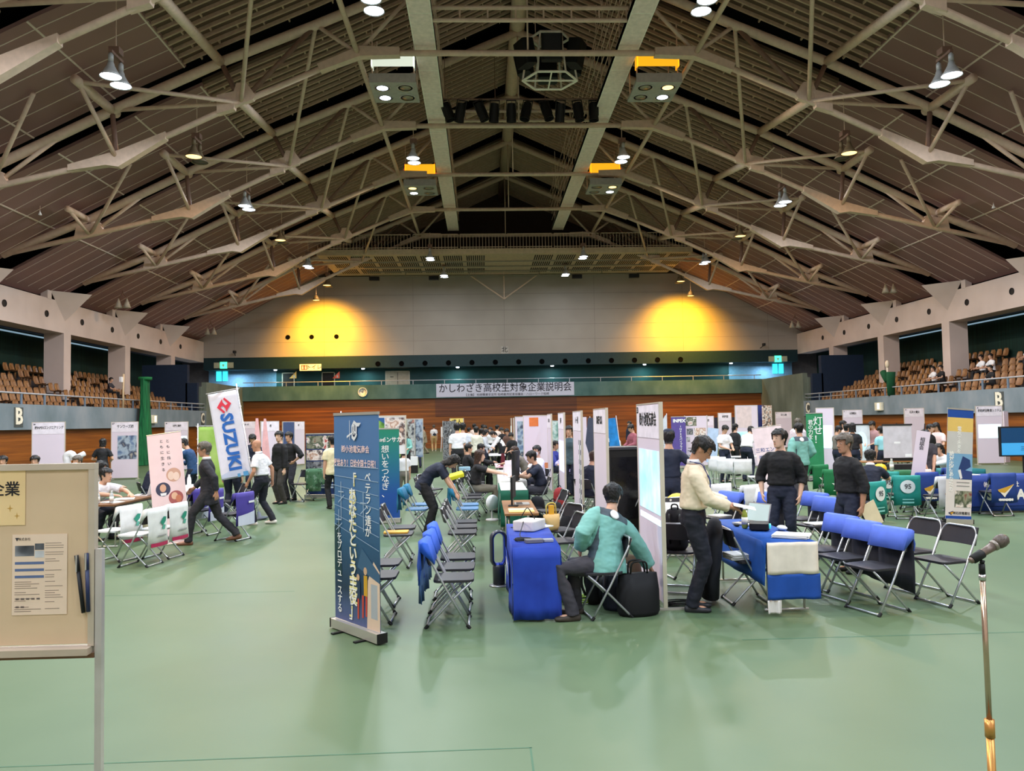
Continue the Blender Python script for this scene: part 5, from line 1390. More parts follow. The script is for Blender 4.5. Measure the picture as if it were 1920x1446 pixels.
# tables of the row, left of the boards
TX0, TX1 = .27, .72
make_table('long folding table under the royal blue cloth, nearest left of the boards', TX0, TX1, 7.72, 9.52)
drape('royal blue tablecloth reaching the floor on the nearest table', TX0, TX1, 7.72, 9.52, M_CLOTHB, (.68, .3, .68, .3))
text('㈱小池電気', .12, M_INKW, tag(MB().box(-.003, -.55, -.12, 0, .55, .12).build('cloth_name_strip', M_CLOTHB, loc=(TX0-.032, 8.55, .38)), 'blue name strip on the aisle side of the royal blue cloth', 'name strip'), (-.006, 0, 0), rot=(PI/2, 0, -PI/2), bold=.003)
make_table('bare brown folding table behind the blue-clothed one', TX0, TX1, 10.55, 12.35)
make_table('folding table under a white top cloth and a green front cloth', TX0+.02, TX1+.05, 14.0, 15.8)
drape('green cloth hanging from the third table of the row', TX0+.02, TX1+.05, 14.0, 15.8, mat((22, 92, 72), .8), (.62, .2, .6, .3), seed=4)
MB_ = MB().box(TX0+.03, 14.02, .707, TX1+.04, 15.78, .712); tag(MB_.build('table_runner', M_PAPER), 'white runner lying over the green cloth of the third table', 'cloth')
make_table('long white folding table where the seated woman in black rests her arm', TX0+.05, TX1+.15, 16.3, 18.1, top=M_WHITEP)
make_table('long white folding table before the young man in the white shirt', TX0+.05, TX1+.15, 18.2, 20.0, top=M_WHITEP)
drape('white cloth on the long table beside the seated woman in black', TX0+.05, TX1+.15, 16.3, 18.1, M_PAPER, (.4, .1, .55, .2), seed=6)
make_table('folding table with pink leaflets and red stand-up card', TX0+.05, TX1+.2, 21.3, 23.1, top=mat((232, 190, 200), .6))
make_table('far folding table between the standing woman in grey and the woman in a vest', .2, .8, 28.6, 30.4, top=M_WHITEP)

# things on the near tables
t = thing('parcel', 'white padded parcel with a black strap on the royal blue cloth', 'parcel', (.50, 8.95, .708), -28)
MB().rbox(-.13, -.17, 0, .13, .17, .11, .03).build('body', mat((230, 218, 208), .6), t, bevel=.015); MB().path([(-.10, -.02, .115), (-.02, .0, .26), (.06, .02, .115)], .006, 6, .05).build('strap', M_BLACK, t, True)
sheet_stack('loose white papers beside the white parcel on the blue cloth', .61, 9.2, .708, 40)
t = thing('power_adapter', 'flat grey adapter lying on the front of the royal blue cloth', 'adapter', (.49, 8.02, .708), 8); MB().rbox(-.09, -.06, 0, .09, .06, .03, .02).build('body', mat((112, 110, 118), .4), t)
t = thing('card_reader', 'small silver device right of the grey adapter on the blue cloth', 'device', (.635, 8.06, .708), 4); MB().rbox(-.05, -.05, 0, .05, .05, .022, .01).build('body', mat((168, 170, 178), .35, metal=.3), t)
cable('tangled black cable on the royal blue cloth', .40, 8.12, M_BLACK, .07, 3, 2, z=.712)
tag(MB().path([(.42, 8.15, .715), (.36, 8.4, .715), (.43, 8.7, .84), (.40, 9.0, .72), (.30, 9.1, .715)], .005, 6, .08).build('power_cable', M_BLACK, None, True), 'black power cable running along the royal blue cloth', 'cable')
t = thing('bladeless_fan', 'blue and graphite bladeless fan tower left of the blue table', 'fan', (px(930, 9.42)+.02, 9.42, 0), 14)
M_FANB = mat((30, 62, 180), .25, metal=.3); M_FANG = mat((70, 72, 82), .35, metal=.4)
MB().lathe([(0, 0), (.115, 0), (.115, .012), (.06, .02)], 24).build('base_plate', mat((150, 154, 160), .3, metal=.5), t, True)
MB().lathe([(.07, .02), (.072, .22), (.066, .25)], 24).build('motor_housing', M_FANG, t, True)
lp = [(.085*math.cos(a)*(1.0), 0, .43+(.085*math.sin(a))+(.115 if math.sin(a) > .0 else -.115)) for a in [2*PI*k/32 for k in range(33)]]
MB().loft(lp, [(.018, .05)]*33, 10, ref=(0, 1, 0), caps=False).build('loop', M_FANG, t, True)
MB().loft([(p[0]*.8, 0, .43+(p[2]-.43)*.93) for p in lp], [(.006, .046)]*33, 10, ref=(0, 1, 0), caps=False).build('loop_lining', M_FANB, t, True)
MB().tube((0, 0, .225), (0, 0, .262), .06, 20).build('collar', M_FANB, t, True)
for k, (x, y) in enumerate(((.50, 10.75), (.50, 10.98))):
    tag(MB().rbox(-.17, -.10, 0, .17, .10, .012, .01).build('folder', mat((236, 206, 120) if k == 0 else (240, 226, 180), .6), loc=(x, y, .702)), '%s folder on the bare brown table, %s' % (('yellow', 'nearer') if k == 0 else ('pale yellow', 'behind the nearer one')), 'folder')
laptop('open white laptop at the far end of the bare brown table', .55, 11.7, .702, 90, screen=mat((40, 44, 60), .3), size=.32)
t = thing('monitor', 'black monitor seen edge-on at the left of the brown table', 'monitor', (.42, 11.5, .702), 82)
MB().rbox(-.08, -.07, 0, .08, .07, .012, .02).build('stand_base', M_BLACK, t); MB().tube((0, .02, .01), (0, .02, .16), .014).build('stand_neck', M_BLACK, t); MB().box(-.23, -.015, .12, .23, .015, .42).build('screen_panel', M_BLACK, t)
t = thing('tall_monitor', 'tall black display seen edge-on before the man in the navy polo', 'monitor', (px(967, 16.0), 16.0, 0), 78)
MB().rbox(-.2, -.16, 0, .2, .16, .02, .04).build('stand_base', M_BLACK, t); MB().tube((0, .03, .02), (0, .03, .8), .025).build('stand_pole', M_BLACK, t); MB().box(-.30, -.03, .72, .30, .03, 1.32).build('screen_panel', M_BLACK, t)
t = thing('floor_fan', 'small white electric fan on the floor by the seated woman in black', 'fan', (px(921, 15.6), 15.6, 0), 40)
MB().lathe([(0, 0), (.13, 0), (.12, .025), (.03, .04)], 20).build('base', M_WHITEP, t, True); MB().tube((0, 0, .03), (0, .0, .24), .018).build('neck', M_WHITEP, t, True)
MB().at(Matrix.Translation((0, -.02, .34)) @ RX90).lathe([(0, .06), (.10, .055), (.15, .02), (.155, 0), (.15, -.02), (.10, -.05), (0, -.06)], 24).build('cage', M_WHITEP, t, True)
# pink leaflets, card, stationery along the far tables
for k, (x, y, c, lab) in enumerate(((.52, 21.6, (240, 170, 190), 'pink leaflets on the leaflet table, front pile'), (.66, 22.1, (244, 190, 204), 'paler pink leaflets behind the front pile'), (.5, 18.5, (240, 240, 240), 'white leaflets in front of the navy polo man'), (.66, 17.2, (236, 236, 236), 'white papers under the hand of the seated woman'))):
    sheet_stack(lab, x, y, .702 if 'hand' not in lab else .71, 10*k, m=mat(c, .6))
for k, (x, y, lab) in enumerate(((.52, 17.6, 'white stand-up display card on the white cloth'), (.60, 19.4, 'white sloped leaflet rack on the long white table'))):
    t = thing('card_stand', lab, 'card stand', (x, y, .708), -60); MB().prism([(-.0, 0), (.10, 0), (.05, .26)], -.12, .12).build('card', mat((226, 216, 220), .6), t)
t = thing('standing_card', 'dark red stand-up card on the leaflet table', 'card stand', (.50, 21.2+.35, .71), -40); MB().prism([(0, 0), (.07, 0), (.035, .34)], -.07, .07).build('card', mat((96, 30, 44), .6), t)

# --- chairs left of the row
lab = 'black folding chair, %s from the camera behind the blue-covered chairs'
cov_blue = make_chair('blue', 'blue-covered folding chairs by the front banner', cover=mat((40, 92, 204), .7), cover_style='long', cover2=mat((64, 100, 150), .8))
row(cov_blue, [(-.33, y) for y in (7.74, 8.31, 8.92)], [90, 88, 91], ['folding chair with a blue back cover, %s from the camera in the centre aisle' % ORD[k] for k in range(3)])
row(chair0, [(-.33, y) for y in (10.87, 11.44, 12.0)], [89, 92, 90], ['black folding chair behind the three blue-covered ones, %s from the camera' % ORD[k] for k in range(3)], BLK)
cov_teal = make_chair('teal', 'teal-covered folding chairs', pad=mat((84, 130, 176), .5), cover=mat((24, 112, 150), .7), cover_style='long')
row(cov_teal, [(-.32, 13.8), (-.32, 14.45), (-1.18, 13.9), (-1.16, 14.65)], [90, 92, 88, 91], ['teal-covered folding chair under the stooping woman in navy', 'teal-covered folding chair just beyond the stooping woman in navy', 'teal-covered folding chair right of the green to blue banner, nearer one', 'teal-covered folding chair right of the green to blue banner, farther one'])
row(chair0, [(-.28, 15.7), (-.26, 16.35), (-.2, 18.9), (-.2, 19.6)], [92, 90, 95, 85], ['black folding chair below the yellow cushion, %s from the camera' % ORD[k] for k in range(4)], BLK)
row(chair0, [(-1.08, 7.95), (-1.12, 8.65), (-1.18, 10.85), (-1.2, 11.5)], [90, 88, 90, 92], ['black folding chair half hidden by the front banner, nearest of that row', 'black folding chair half hidden by the front banner, second of that row', 'black folding chair before the green to blue banner, nearer one', 'black folding chair before the green to blue banner, farther one'], BLK)
row(chair0, [(-1.2, 16.9), (-1.18, 17.9)], [90, 60], ['black folding chair left of the stooping woman, nearer one', 'black folding chair left of the stooping woman, farther and turned'], BLK)
t = thing('cushion', 'bright yellow cushion on top of a black chair back', 'cushion', (px(852, 16.6), 16.6, .80), 10, rot=(rad(15), rad(-14), rad(10))); MB().rbox(-.19, -.10, -.045, .19, .10, .045, .04).build('cover', mat((232, 226, 50), .7), t, bevel=.02)
t = thing('hand_towel', 'pale blue towel laid over a chair back by the seated woman', 'towel', (px(871, 19.6), 19.6, .72), 20); MB().rbox(-.14, -.07, 0, .14, .07, .10, .05).build('cloth', mat((150, 186, 206), .8), t, bevel=.02)
tag(MB().rbox(-.16, -.11, 0, .16, .11, .02, .02).build('envelope', mat((226, 170, 70), .6), loc=(-1.18, 10.85, .45)), 'orange envelope lying on the chair before the green to blue banner', 'envelope')

# --- right side of the boards, near booth
R0, R1 = 2.72, 3.20
make_table('long folding table under the mid-blue cloth, right of the nearest board', R0, R1, 7.7, 9.5)
drape('mid-blue tablecloth on the right-hand table', R0, R1, 7.7, 9.5, mat((24, 82, 170), .75), (.02, .1, .42, .3), seed=9)
cl = thing('booth_flag', 'white and blue cloth hanging over the near end of the right-hand table', 'cloth', ((R0+R1)/2, 7.655, 0))
def sheetm(x0_, x1_, z0_, z1_, m_, nm, ph=0, fl_=0):
    mb = MB(); n = 16; rows = 8; vs = []
    for i in range(rows+1):
        for k in range(n+1):
            u, v = k/n, i/rows; vs.append((x0_+(x1_-x0_)*u, -.012*math.sin(u*9+ph)*(1-v)-.008*math.sin(u*17+ph), z0_+(z1_-z0_)*v))
    mb.add(vs, [(i*(n+1)+k, i*(n+1)+k+1, (i+1)*(n+1)+k+1, (i+1)*(n+1)+k) for i in range(rows) for k in range(n)])
    o = mb.build(nm, m_, cl, True); o.modifiers.new('thickness', 'SOLIDIFY').thickness = .003
sheetm(-.25, .25, .40, .705, mat((232, 220, 206), .75), 'white_half'); sheetm(-.255, .265, .16, .40, mat((24, 74, 160), .75), 'blue_half', 0)
sheetm(-.26, -.12, .03, .155, mat((232, 226, 222), .75), 'white_corner', 1)
laptop('open silver laptop on the mid-blue cloth', 2.98, 8.95, .708, -62, screen=mat((190, 206, 200), .3, emit=.35), size=.33)
t = thing('projector', 'small black projector on the mid-blue cloth', 'projector', (2.95, 8.55, .708), 70)
MB().rbox(-.13, -.10, .008, .13, .10, .075, .02).build('body', M_BLACK, t, bevel=.006); MB().at(Matrix.Translation((-.06, -.1, .045)) @ RX90).lathe([(.028, 0), (.028, .02), (.02, .022), (0, .018)], 14).build('lens', mat((70, 190, 200), .2, emit=.6), t, True)
for q in ((-.1, -.07), (.1, -.07), (-.1, .07), (.1, .07)): MB().tube((q[0], q[1], 0), (q[0], q[1], .01), .01).build('foot', M_DARK, t)
bottle('green tea bottle beside the black projector', 2.83, 8.66, .708, mat((150, 160, 60), .3), cap=M_INKW)
t = thing('computer_mouse', 'black mouse left of the green tea bottle', 'mouse', (2.80, 8.85, .708), 10); MB().ell((0, 0, .012), (.03, .05, .016), 12, 8).build('body', M_BLACK, t, True)
sheet_stack('white paper stack on the near corner of the mid-blue cloth', 3.08, 7.98, .708, 60, .26, .34, .03)
t = thing('plastic_bag', 'crumpled clear plastic bag behind the paper stack', 'bag', (3.16, 8.45, .708)); MB().ell((0, 0, .025), (.05, .09, .028), 12, 8).build('bag', mat((224, 226, 230), .25), t, True)
tag(MB().path([(2.9, 8.6, .715), (3.0, 8.4, .714), (3.08, 8.6, .714), (3.06, 8.9, .714), (2.95, 9.2, .714)], .004, 5, .08).build('power_cable', M_BLACK, None, True), 'thin black cable curling across the mid-blue cloth', 'cable')
row(chair0, [(2.74, 8.32), (2.38, 9.75), (1.98+.16, 8.95)], [90, -80, 160], ['black folding chair with printed sheets tucked beside the right-hand table', 'black folding chair behind the man in the cream shirt', 'black folding chair right of the nearest board, under the black bag'], BLK)
sheet_stack('thick stack of white leaflets on the chair beside the right-hand table', 2.66, 8.3, .448, 8, .30, .24, .06)
t = thing('coat', 'black coat draped over a chair back beside the man in cream', 'coat', (2.43, 8.30, 0), 80)
MB().loft([(0, .10, .06), (0, .10, .25), (0, .08, .5), (0, .04, .74), (0, .03, .84), (0, .03, .87)], [(.22, .09), (.25, .10), (.24, .11), (.20, .09), (.13, .06), (.05, .03)], 18, ref=(0, 1, 0)).build('body', mat((24, 26, 34), .85), t, True)
MB().loft([(.18, .06, .72), (.25, .05, .5), (.25, .03, .22)], [.055, .06, .045], 12).build('sleeve', mat((24, 26, 34), .85), t, True)
t = backpack('black bag on the chair right of the nearest board', 2.14, 8.95, 160, mat((22, 22, 26), .7), .8); t.location.z = .447
cable('black cable coil on the floor behind the nearest board', 2.02, 8.22, M_BLACK, .12, 5, 3)
make_table('white-clothed folding table behind the man in cream', 2.5, 3.0, 10.9, 12.7, top=M_WHITEP)
drape('white tablecloth on the table behind the man in cream', 2.5, 3.0, 10.9, 12.7, M_PAPER, (.5, .1, .5, .2), seed=12)
# seated man's bags
backpack('brown and black rucksack on the floor by the nearest board', 1.52, 8.62, 20, mat((92, 74, 54), .7), 1.05)
crate_bag('big black bag under the reaching hand beside the nearest board', 1.50, 7.90, 12, mat((18, 18, 22), .75), .44, .26, .40)
crate_bag('navy bag with a white handle beside the big black bag', 1.36, 8.14, 0, mat((24, 28, 44), .75), .36, .24, .34, hm=M_WHITEP)
cable('yellow-green cable coil under the seated man in the teal jacket', 1.0, 8.5, mat((160, 190, 70), .5), .16, 6, 5)
backpack('black rucksack lying against the navy bag', 1.14, 8.42, 60, mat((26, 26, 30), .75), .7)
row(chair0, [(1.16, 7.92), (.98, 9.9), (1.05, 10.9), (1.12, 13.2)], [-82, -75, -60, -80], ['black folding chair under the man in the teal jacket', 'black folding chair behind the man in the teal jacket, nearer one', 'black folding chair behind the man in the teal jacket, farther one', 'black folding chair among the black bags by the brown table'], BLK)
t = thing('bouquet_bag', 'beige tote bag with yellow brushes on the chair by the brown table', 'bag', (.90, 10.75, .0), 20)
MB().loft([(0, 0, .45), (0, 0, .5), (0, 0, .58), (0, 0, .66)], [(.09, .06), (.11, .07), (.12, .07), (.12, .05)], 14, ref=(0, 1, 0)).build('body', mat((214, 178, 120), .75), t, True)
MB().path([(-.07, 0, .65), (-.08, 0, .80), (.06, 0, .82), (.07, 0, .65)], .010, 6, .08).build('handle', mat((200, 180, 90), .7), t, True)
MB().box(-.03, -.03, .62, .03, .03, .78).build('brush_box', mat((230, 170, 50), .6), t)
for k, (x, y, rz, s_, lab) in enumerate(((1.25, 14.3, 20, 1.1, 'large black rucksack by the checkered board'), (1.48, 13.6, -40, .9, 'small black rucksack leaning at the checkered board foot'), (1.3, 12.6, 10, 1.0, 'dark rucksack on the floor by the second board'), (1.02, 15.4, 0, .9, 'black rucksack under the navy polo man')) ):
    backpack(lab, x, y, rz, mat((22, 22, 28), .75), s_)
backpack('red-edged rucksack hanging behind the fourth board', 1.62, 17.2, 0, mat((150, 40, 44), .7), .8)
t = thing('display_cabinet', 'black display machine with mannequin silhouettes between the second and nearest boards', 'display', (px(1166, 13.2), 13.2, 0), 12)
MB().rbox(-.32, -.25, 0, .32, .25, 1.42, .04).build('body', M_BLACK, t); MB().box(-.27, -.256, .3, .27, -.25, 1.3).build('screen', mat((26, 26, 30), .15), t); MB().box(-.33, -.27, 1.42, .33, .27, 1.46).build('lid', mat((60, 60, 66), .4), t)

# chairs of the near right booth
cov_r = make_chair('blue', 'chairs with royal blue back covers', cover=mat((84, 112, 214), .65), cover2=mat((44, 44, 56), .8))
row(cov_r, [(3.83, 7.80), (3.80, 8.36), (3.80, 8.86)], [-72, -74, -73], ['folding chair with a royal blue back cover, %s from the camera facing the right table' % ORD[k] for k in range(3)])
row(chair0, [(4.68, 8.06), (4.66, 8.64)], [-74, -72], ['bare black folding chair, nearest at the right with crossed silver legs', 'bare black folding chair just beyond the nearest one at the right'], BLK)
row(cov_r, [(4.5, 10.8), (4.62, 11.5), (3.5, 11.85), (4.0, 11.6)], [-70, -72, -66, -70], ['royal blue covered chair before the grey-haired man, nearer one', 'royal blue covered chair before the grey-haired man, farther one', 'royal blue covered chair left of the young man in black', 'royal blue covered chair touching the young man in black'])
cov_w = make_chair('white', 'white-covered folding chairs', cover=mat((226, 226, 230), .7), cover_style='long', seat_white=True)
row(cov_w, [(3.86, 13.6), (4.3, 13.3), (4.05, 12.3)], [-150, -150, -100], ['white-covered folding chair, left one beyond the blue table', 'white-covered folding chair, right one beyond the blue table', 'white and brown covered chair beside the young man in black'])
sheet_stack('white leaflets on the chair before the grey-haired man', 4.52, 10.75, .448, 10, .30, .24, .02)
sheet_stack('white papers on the chair beyond the blue table', 3.5, 11.85, .448, 30, .26, .24, .02)

# --- left booths
white_leaf = make_chair('white', 'white-covered chairs with a green leaf print', cover=mat((228, 228, 228), .7), cover_style='low', seat_white=True)
back_gfx(white_leaf, [('r', -.20, .27, .20, .32, (176, 40, 84)), ('p', [(-.02, .60), (.06, .67), (.14, .66), (.12, .60), (.04, .55)], (40, 140, 116)), ('p', [(.02, .50), (.05, .56), (.12, .55), (.09, .49)], (90, 170, 150)), ('r', -.08, .40, .14, .42, (150, 150, 150))])
row(white_leaf, [fl(262, 1060), fl(304, 1045), (-5.35, 11.9), (-5.75, 11.2)], [-100, -102, -106, -102], ['white covered chair with a green leaf, nearest in the left booth', 'white covered chair with a green leaf, in front of the pink banner', 'white covered chair with a green leaf, at the brown table corner', 'white covered chair with a green leaf, cut by the notice board'])
make_table('brown folding table of the left booth beside the notice board', -6.36, -5.86, 13.0, 14.8, top=mat((124, 84, 54), .4))
sheet_stack('white leaflets on the left booth table', -6.08, 13.85, .702, 20, .3, .3, .02); sheet_stack('open brochures at the near edge of the left booth table', -6.05, 13.35, .702, -30, .3, .24, .015)
laptop('white laptop at the far end of the left booth table', -6.1, 14.6, .702, -80, screen=M_DARK, body=M_WHITEP)
for k, x in enumerate((-6.22, -6.0)): bottle('clear water bottle on the left booth table, %s one' % ('left' if k == 0 else 'right'), x, 13.2, .702, mat((200, 206, 210), .15), h=.2)
t = thing('storage_crate', 'cream crate with rolled papers under the left booth table', 'crate', (-6.1, 14.5, 0), 0); MB().rbox(-.18, -.16, 0, .18, .16, .26, .03).build('body', mat((206, 196, 164), .6), t)
# pink leaning banner
b0, b1 = fl(298, 1026), fl(350, 1018)
t = thing('leaning_banner', 'pale pink banner with round portraits leaning on a wire stand in the left booth', 'banner', ((b0[0]+b1[0])/2, (b0[1]+b1[1])/2, 0), rot=(rad(-10), rad(-7), rad(8)))
MB().box(-.27, -.002, .02, .27, .002, 1.84).build('sheet', mat((238, 210, 214), .6, var=.03), t)
MB().tube((-.27, 0, 1.85), (.27, 0, 1.85), .008).tube((-.27, 0, .02), (.27, 0, .02), .008).build('rail', M_ALU, t)
MB().tube((0, .01, 1.8), (.22, .42, .0), .008).tube((0, .01, 1.8), (-.22, .42, .0), .008).build('stand', M_ALU, t)
gfx(t, 'portraits', [('e', .10, 1.140, .115, .115, (206, 160, 140)), ('e', .06, 1.130, .05, .07, (236, 206, 190)), ('e', .14, 1.110, .05, .07, (240, 210, 196)), ('e', -.08, 0.920, .115, .115, (56, 58, 84)), ('e', -.08, 0.940, .05, .065, (216, 166, 140)), ('p', [(-.13, 0.860), (-.03, 0.860), (-.04, 0.815), (-.12, 0.815)], (236, 236, 240)), ('e', .11, 0.760, .115, .115, (170, 90, 90)), ('e', .09, 0.790, .05, .06, (226, 180, 150)), ('e', .15, 0.740, .045, .06, (200, 120, 90)), ('e', -.02, 0.540, .10, .10, (150, 140, 140)), ('e', -.02, 0.570, .045, .06, (224, 176, 150)), ('e', -.02, 0.620, .045, .025, (40, 34, 34))], y=-.003)
text('介護株式会社', .05, mat((200, 90, 120), .6, var=0), t, (.12, -.004, .12), bold=.001)
vtext('ともに働い', .06, M_INK, t, (.05, -.004, 1.52), bold=.001, pitch=1.6); vtext('ともに生きる', .06, M_INK, t, (-.05, -.004, 1.48), bold=.001, pitch=1.6)
# purple and white chair covers
cov_p = make_chair('purple', 'chairs with purple and white covers', cover=mat((74, 62, 150), .65), cover_style='low')
back_gfx(cov_p, [('r', -.21, .26, .21, .42, (206, 210, 228)), ('p', [(-.21, .42), (.21, .48), (.21, .42)], (206, 210, 228)), ('r', .02, .62, .20, .655, (236, 236, 244))])
row(cov_p, [(-5.35, 14.8), (-4.25, 13.75), (-5.0, 14.5)], [-108, -112, -105], ['purple and white covered chair left of the walking man in the suit', 'purple and white covered chair behind the legs of the walking man in the suit', 'purple and white covered chair between the other two, under the suit man'])
row(chair0, [(-4.95, 16.1), (-4.85, 17.6), (-5.2, 18.6)], [-60, -70, -75], ['black folding chair by the foot of the leaning white flag', 'black folding chair behind the bald man', 'black folding chair left of the two men in black'], BLK)
make_table('white folding table of the second left booth with a bottle', -6.2, -5.6, 15.4, 17.2, top=M_WHITEP)
bottle('white spray bottle on the second left booth table', -5.85, 16.2, .702, M_WHITEP, h=.26, r=.04)
t = thing('monitor', 'dark monitor leaning at the second left booth table', 'monitor', (px(333, 15.6), 15.6, .702), 20, rot=(0, rad(-9), rad(20))); MB().box(-.05, -.06, 0, .05, .06, .012).build('stand_base', M_BLACK, t); MB().box(-.12, -.012, .02, .12, .012, .46).build('screen_panel', mat((60, 84, 92), .3), t)
# tall flags (nobori)
def nobori(label, x, y, rz, w_, z0, z1, ground, tilt=0, pole_side=1, top=2.3, group='tall pole flags'):
    t = thing('pole_flag', label, 'flag', (x, y, 0), rot=(0, rad(tilt), rad(rz)), group=group)
    MB().tube((0, 0, .02), (0, 0, top), .012, 8).build('pole', M_WHITEP, t, True)
    MB().tube((.05*pole_side, 0, z1+.02), (-(w_+.04)*pole_side, 0, z1+.02), .007, 6).build('cross_bar', M_WHITEP, t, True)
    mb = MB(); n = 12; rows = 16; vs = []
    for i in range(rows+1):
        for k in range(n+1):
            u, v = k/n, i/rows; vs.append((-(.015+w_*u)*pole_side, .025*math.sin(u*5+v*4)*(u), z0+(z1-z0)*v))
    mb.add(vs, [(i*(n+1)+k, i*(n+1)+k+1, (i+1)*(n+1)+k+1, (i+1)*(n+1)+k) for i in range(rows) for k in range(n)])
    o = mb.build('flag_cloth', ground, t, True); o.modifiers.new('thickness', 'SOLIDIFY').thickness = .002
    k = MB()
    for zz in [z0+(z1-z0)*j/5 for j in range(6)]: k.box(-.02, -.012, zz-.012, .02, .012, zz+.012)
    k.build('loops', M_WHITEP, t)
    MB().lathe([(0, 0), (.17, 0), (.17, .03), (.04, .06), (.03, .16)], 16).build('water_base', mat((90, 96, 110), .5), t, True)
    return t
t = nobori('white leaning flag with a red emblem and blue letters, above the bald man', px(487, 16.6), 16.6, 0, .60, .92, 2.70, mat((226, 226, 240), .6, var=.04), tilt=-9.6, top=2.82)
MBL = mat((40, 104, 190), .5, var=0)
text('SUZUKI', .34, MBL, t, (-.31, -.032, 1.66), rot=(PI/2, PI/2, 0), bold=.014, space=1.02)
RED = (222, 56, 78)
ex0, ez0 = -.31, 2.42
gfx(t, 'emblem', [('p', [(ex0-.15, ez0-.02), (ex0-.02, ez0+.14), (ex0-.02, ez0+.07), (ex0+.03, ez0+.0), (ex0-.04, ez0+.0), (ex0-.08, ez0-.03), (ex0+.0, ez0-.13), (ex0-.03, ez0-.16)], RED), ('p', [(ex0+.15, ez0+.02), (ex0+.02, ez0-.14), (ex0+.02, ez0-.07), (ex0-.03, ez0+.0), (ex0+.04, ez0+.0), (ex0+.08, ez0+.03), (ex0+.0, ez0+.13), (ex0+.03, ez0+.16)], RED)], y=-.032)
gfx(t, 'wave_print', [('p', [(-.6, .95), (-.1, .95), (-.1, 1.10), (-.3, 1.12), (-.6, 1.02)], (196, 206, 232)), ('r', -.28, .93, -.22, 1.0, (90, 160, 214)), ('r', -.16, .93, -.06, 1.02, (90, 160, 214))], y=-.030)
nobori('green topped pole flag beside the walking man in the suit', px(371, 18.2), 18.2, 0, .62, .55, 1.90, ramp_mat('flag_green', [(120, 160, 60), (150, 190, 90), (176, 206, 120)], (1, 1, 1), 2, 3, .7), pole_side=-1, top=1.98)
t = nobori('narrow blue pole flag with white letters behind the front banner', px(640, 18.0), 18.0, 0, .52, .6, 2.0, mat((44, 96, 172), .6), pole_side=-1, top=2.2)
t.location.x = px(640, 18.0); text('INPE', .2, M_INKW, t, (.2, -.03, 1.3), rot=(PI/2, PI/2, 0), bold=.008); gfx(t, 'top_patch', [('r', .03, 1.75, .5, 1.98, (236, 240, 246)), ('e', .26, 1.86, .09, .08, (60, 80, 120))], y=-.028)
# poster stand
t = rollup('navy poster stand with sports photographs, left of the front banner', px(606, 21.0), 21.0, -6, .92, 1.66, mat((36, 56, 104), .5), [('r', -.44, 1.28, .44, 1.62, PH_RED), ('r', -.44, .98, -.02, 1.25, PH_FACE), ('r', -.44, .68, .44, .95, PH_DARK), ('r', -.26, .42, .34, .58, (236, 232, 220)), ('e', -.3, .5, .07, .08, (206, 176, 60)), ('r', -.36, .26, .30, .30, (206, 214, 232)), ('r', -.36, .33, .34, .36, (206, 214, 232))], [dict(s='未来をつなぐ\n仕事です', z=.08, at=(.24, 1.12), bold=.001), dict(s='自衛官募集', z=.13, at=(.06, .5), m=mat((36, 56, 104), .5, var=0), bold=.004)])
row(chair0, [(-4.55, 20.3)], [-30], ['folding chair with camouflage cloth, left of the navy poster stand'], BLK)
drape('camouflage cloth over the chair left of the navy poster stand', -4.42, -4.05, 20.2, 20.6, ramp_mat('camouflage', [(40, 72, 50), (70, 110, 80), (110, 140, 120), (30, 50, 44)], (1, 1, 1), 6, 2, .8, const=True), (.55, .3, .3, .4), cat='cloth', z=.80, name='camouflage_cloth', seed=3)
# boards along the left wall
for u, y, ti, num in ((91, 25.0, '㈱INPEXエンジニアリング', '26'), (234, 30.2, 'サンワーズ㈱', '27'), (331, 35.4, '北陽工業㈱', '28'), (462, 44.0, '㈱一晃', '30')):
    paper = [(-.25, .75, .42, 1.62, PH_CITY)] if u == 234 else None
    proj = [(-.2, .85, .43, 1.5, M_PROJW)] if u == 331 else None
    board('white partition board by the left wall, %s' % {91: 'nearest, above the notice board', 234: 'second, with a dark city poster', 331: 'third, with a bright projected patch', 462: 'farthest, right of the white flag'}[u], px(u, y), y, 6, w_=.92 if u != 331 else .95, h=2.12, title=ti, num=num, paper=paper, proj=proj, tsize=.10 if u != 234 else .14, tx=.7, group='white boards by the left wall')
t = thing('stand_lamp', 'white curved duct of a spot cooler by the left wall', 'cooler', (px(127, 24.0), 24.0, 0), 0)
MB().rbox(-.2, -.2, 0, .2, .2, .86, .05).build('cabinet', M_WHITEP, t); MB().path([(0, 0, .86), (-.05, 0, 1.14), (.12, 0, 1.2), (.2, 0, 1.02)], .10, 12, .14).build('duct', M_WHITEP, t, True); t.name = 'spot_cooler'
MB().tube((.22, 0, 1.05), (.48, 0, 1.18), .075, 12).build('nozzle', M_WHITEP, t, True)
for u, y, rz, c, lab in ((506, 30, 60, (238, 232, 234), 'white partition board behind the bald man'), (541, 36, 70, (70, 88, 132), 'blue-grey narrow board above the two men in black'), (559, 38, 65, (232, 232, 232), 'narrow white board left of the navy poster stand')):
    b = board(lab, px(u, y), y, rz, w_=.9, h=2.05, group='boards behind the men in black', title='㈱' if u != 541 else None)
    if u == 541: MB().box(-.43, -.0185, .5, .43, -.015, 2.03).build('poster', mat(c, .6), b)
for u, y, c in ((482, 27, 'pink'), (497, 29.2, 'pale pink')):
    t = thing('feather_flag', '%s pointed flag behind the bald man' % c, 'flag', (px(u, y), y, 0), 20)
    MB().prism([(-.14, .5), (.20, .5), (.04, 2.15), (-.04, 2.15)], -.003, .003).build('cloth', mat((232, 176, 178), .6), t); MB().tube((0, .012, .02), (0, .012, 2.1), .01).build('pole', M_WHITEP, t); MB().lathe([(0, 0), (.14, 0), (.14, .03), (.02, .05)], 12).build('base', M_DARK, t)
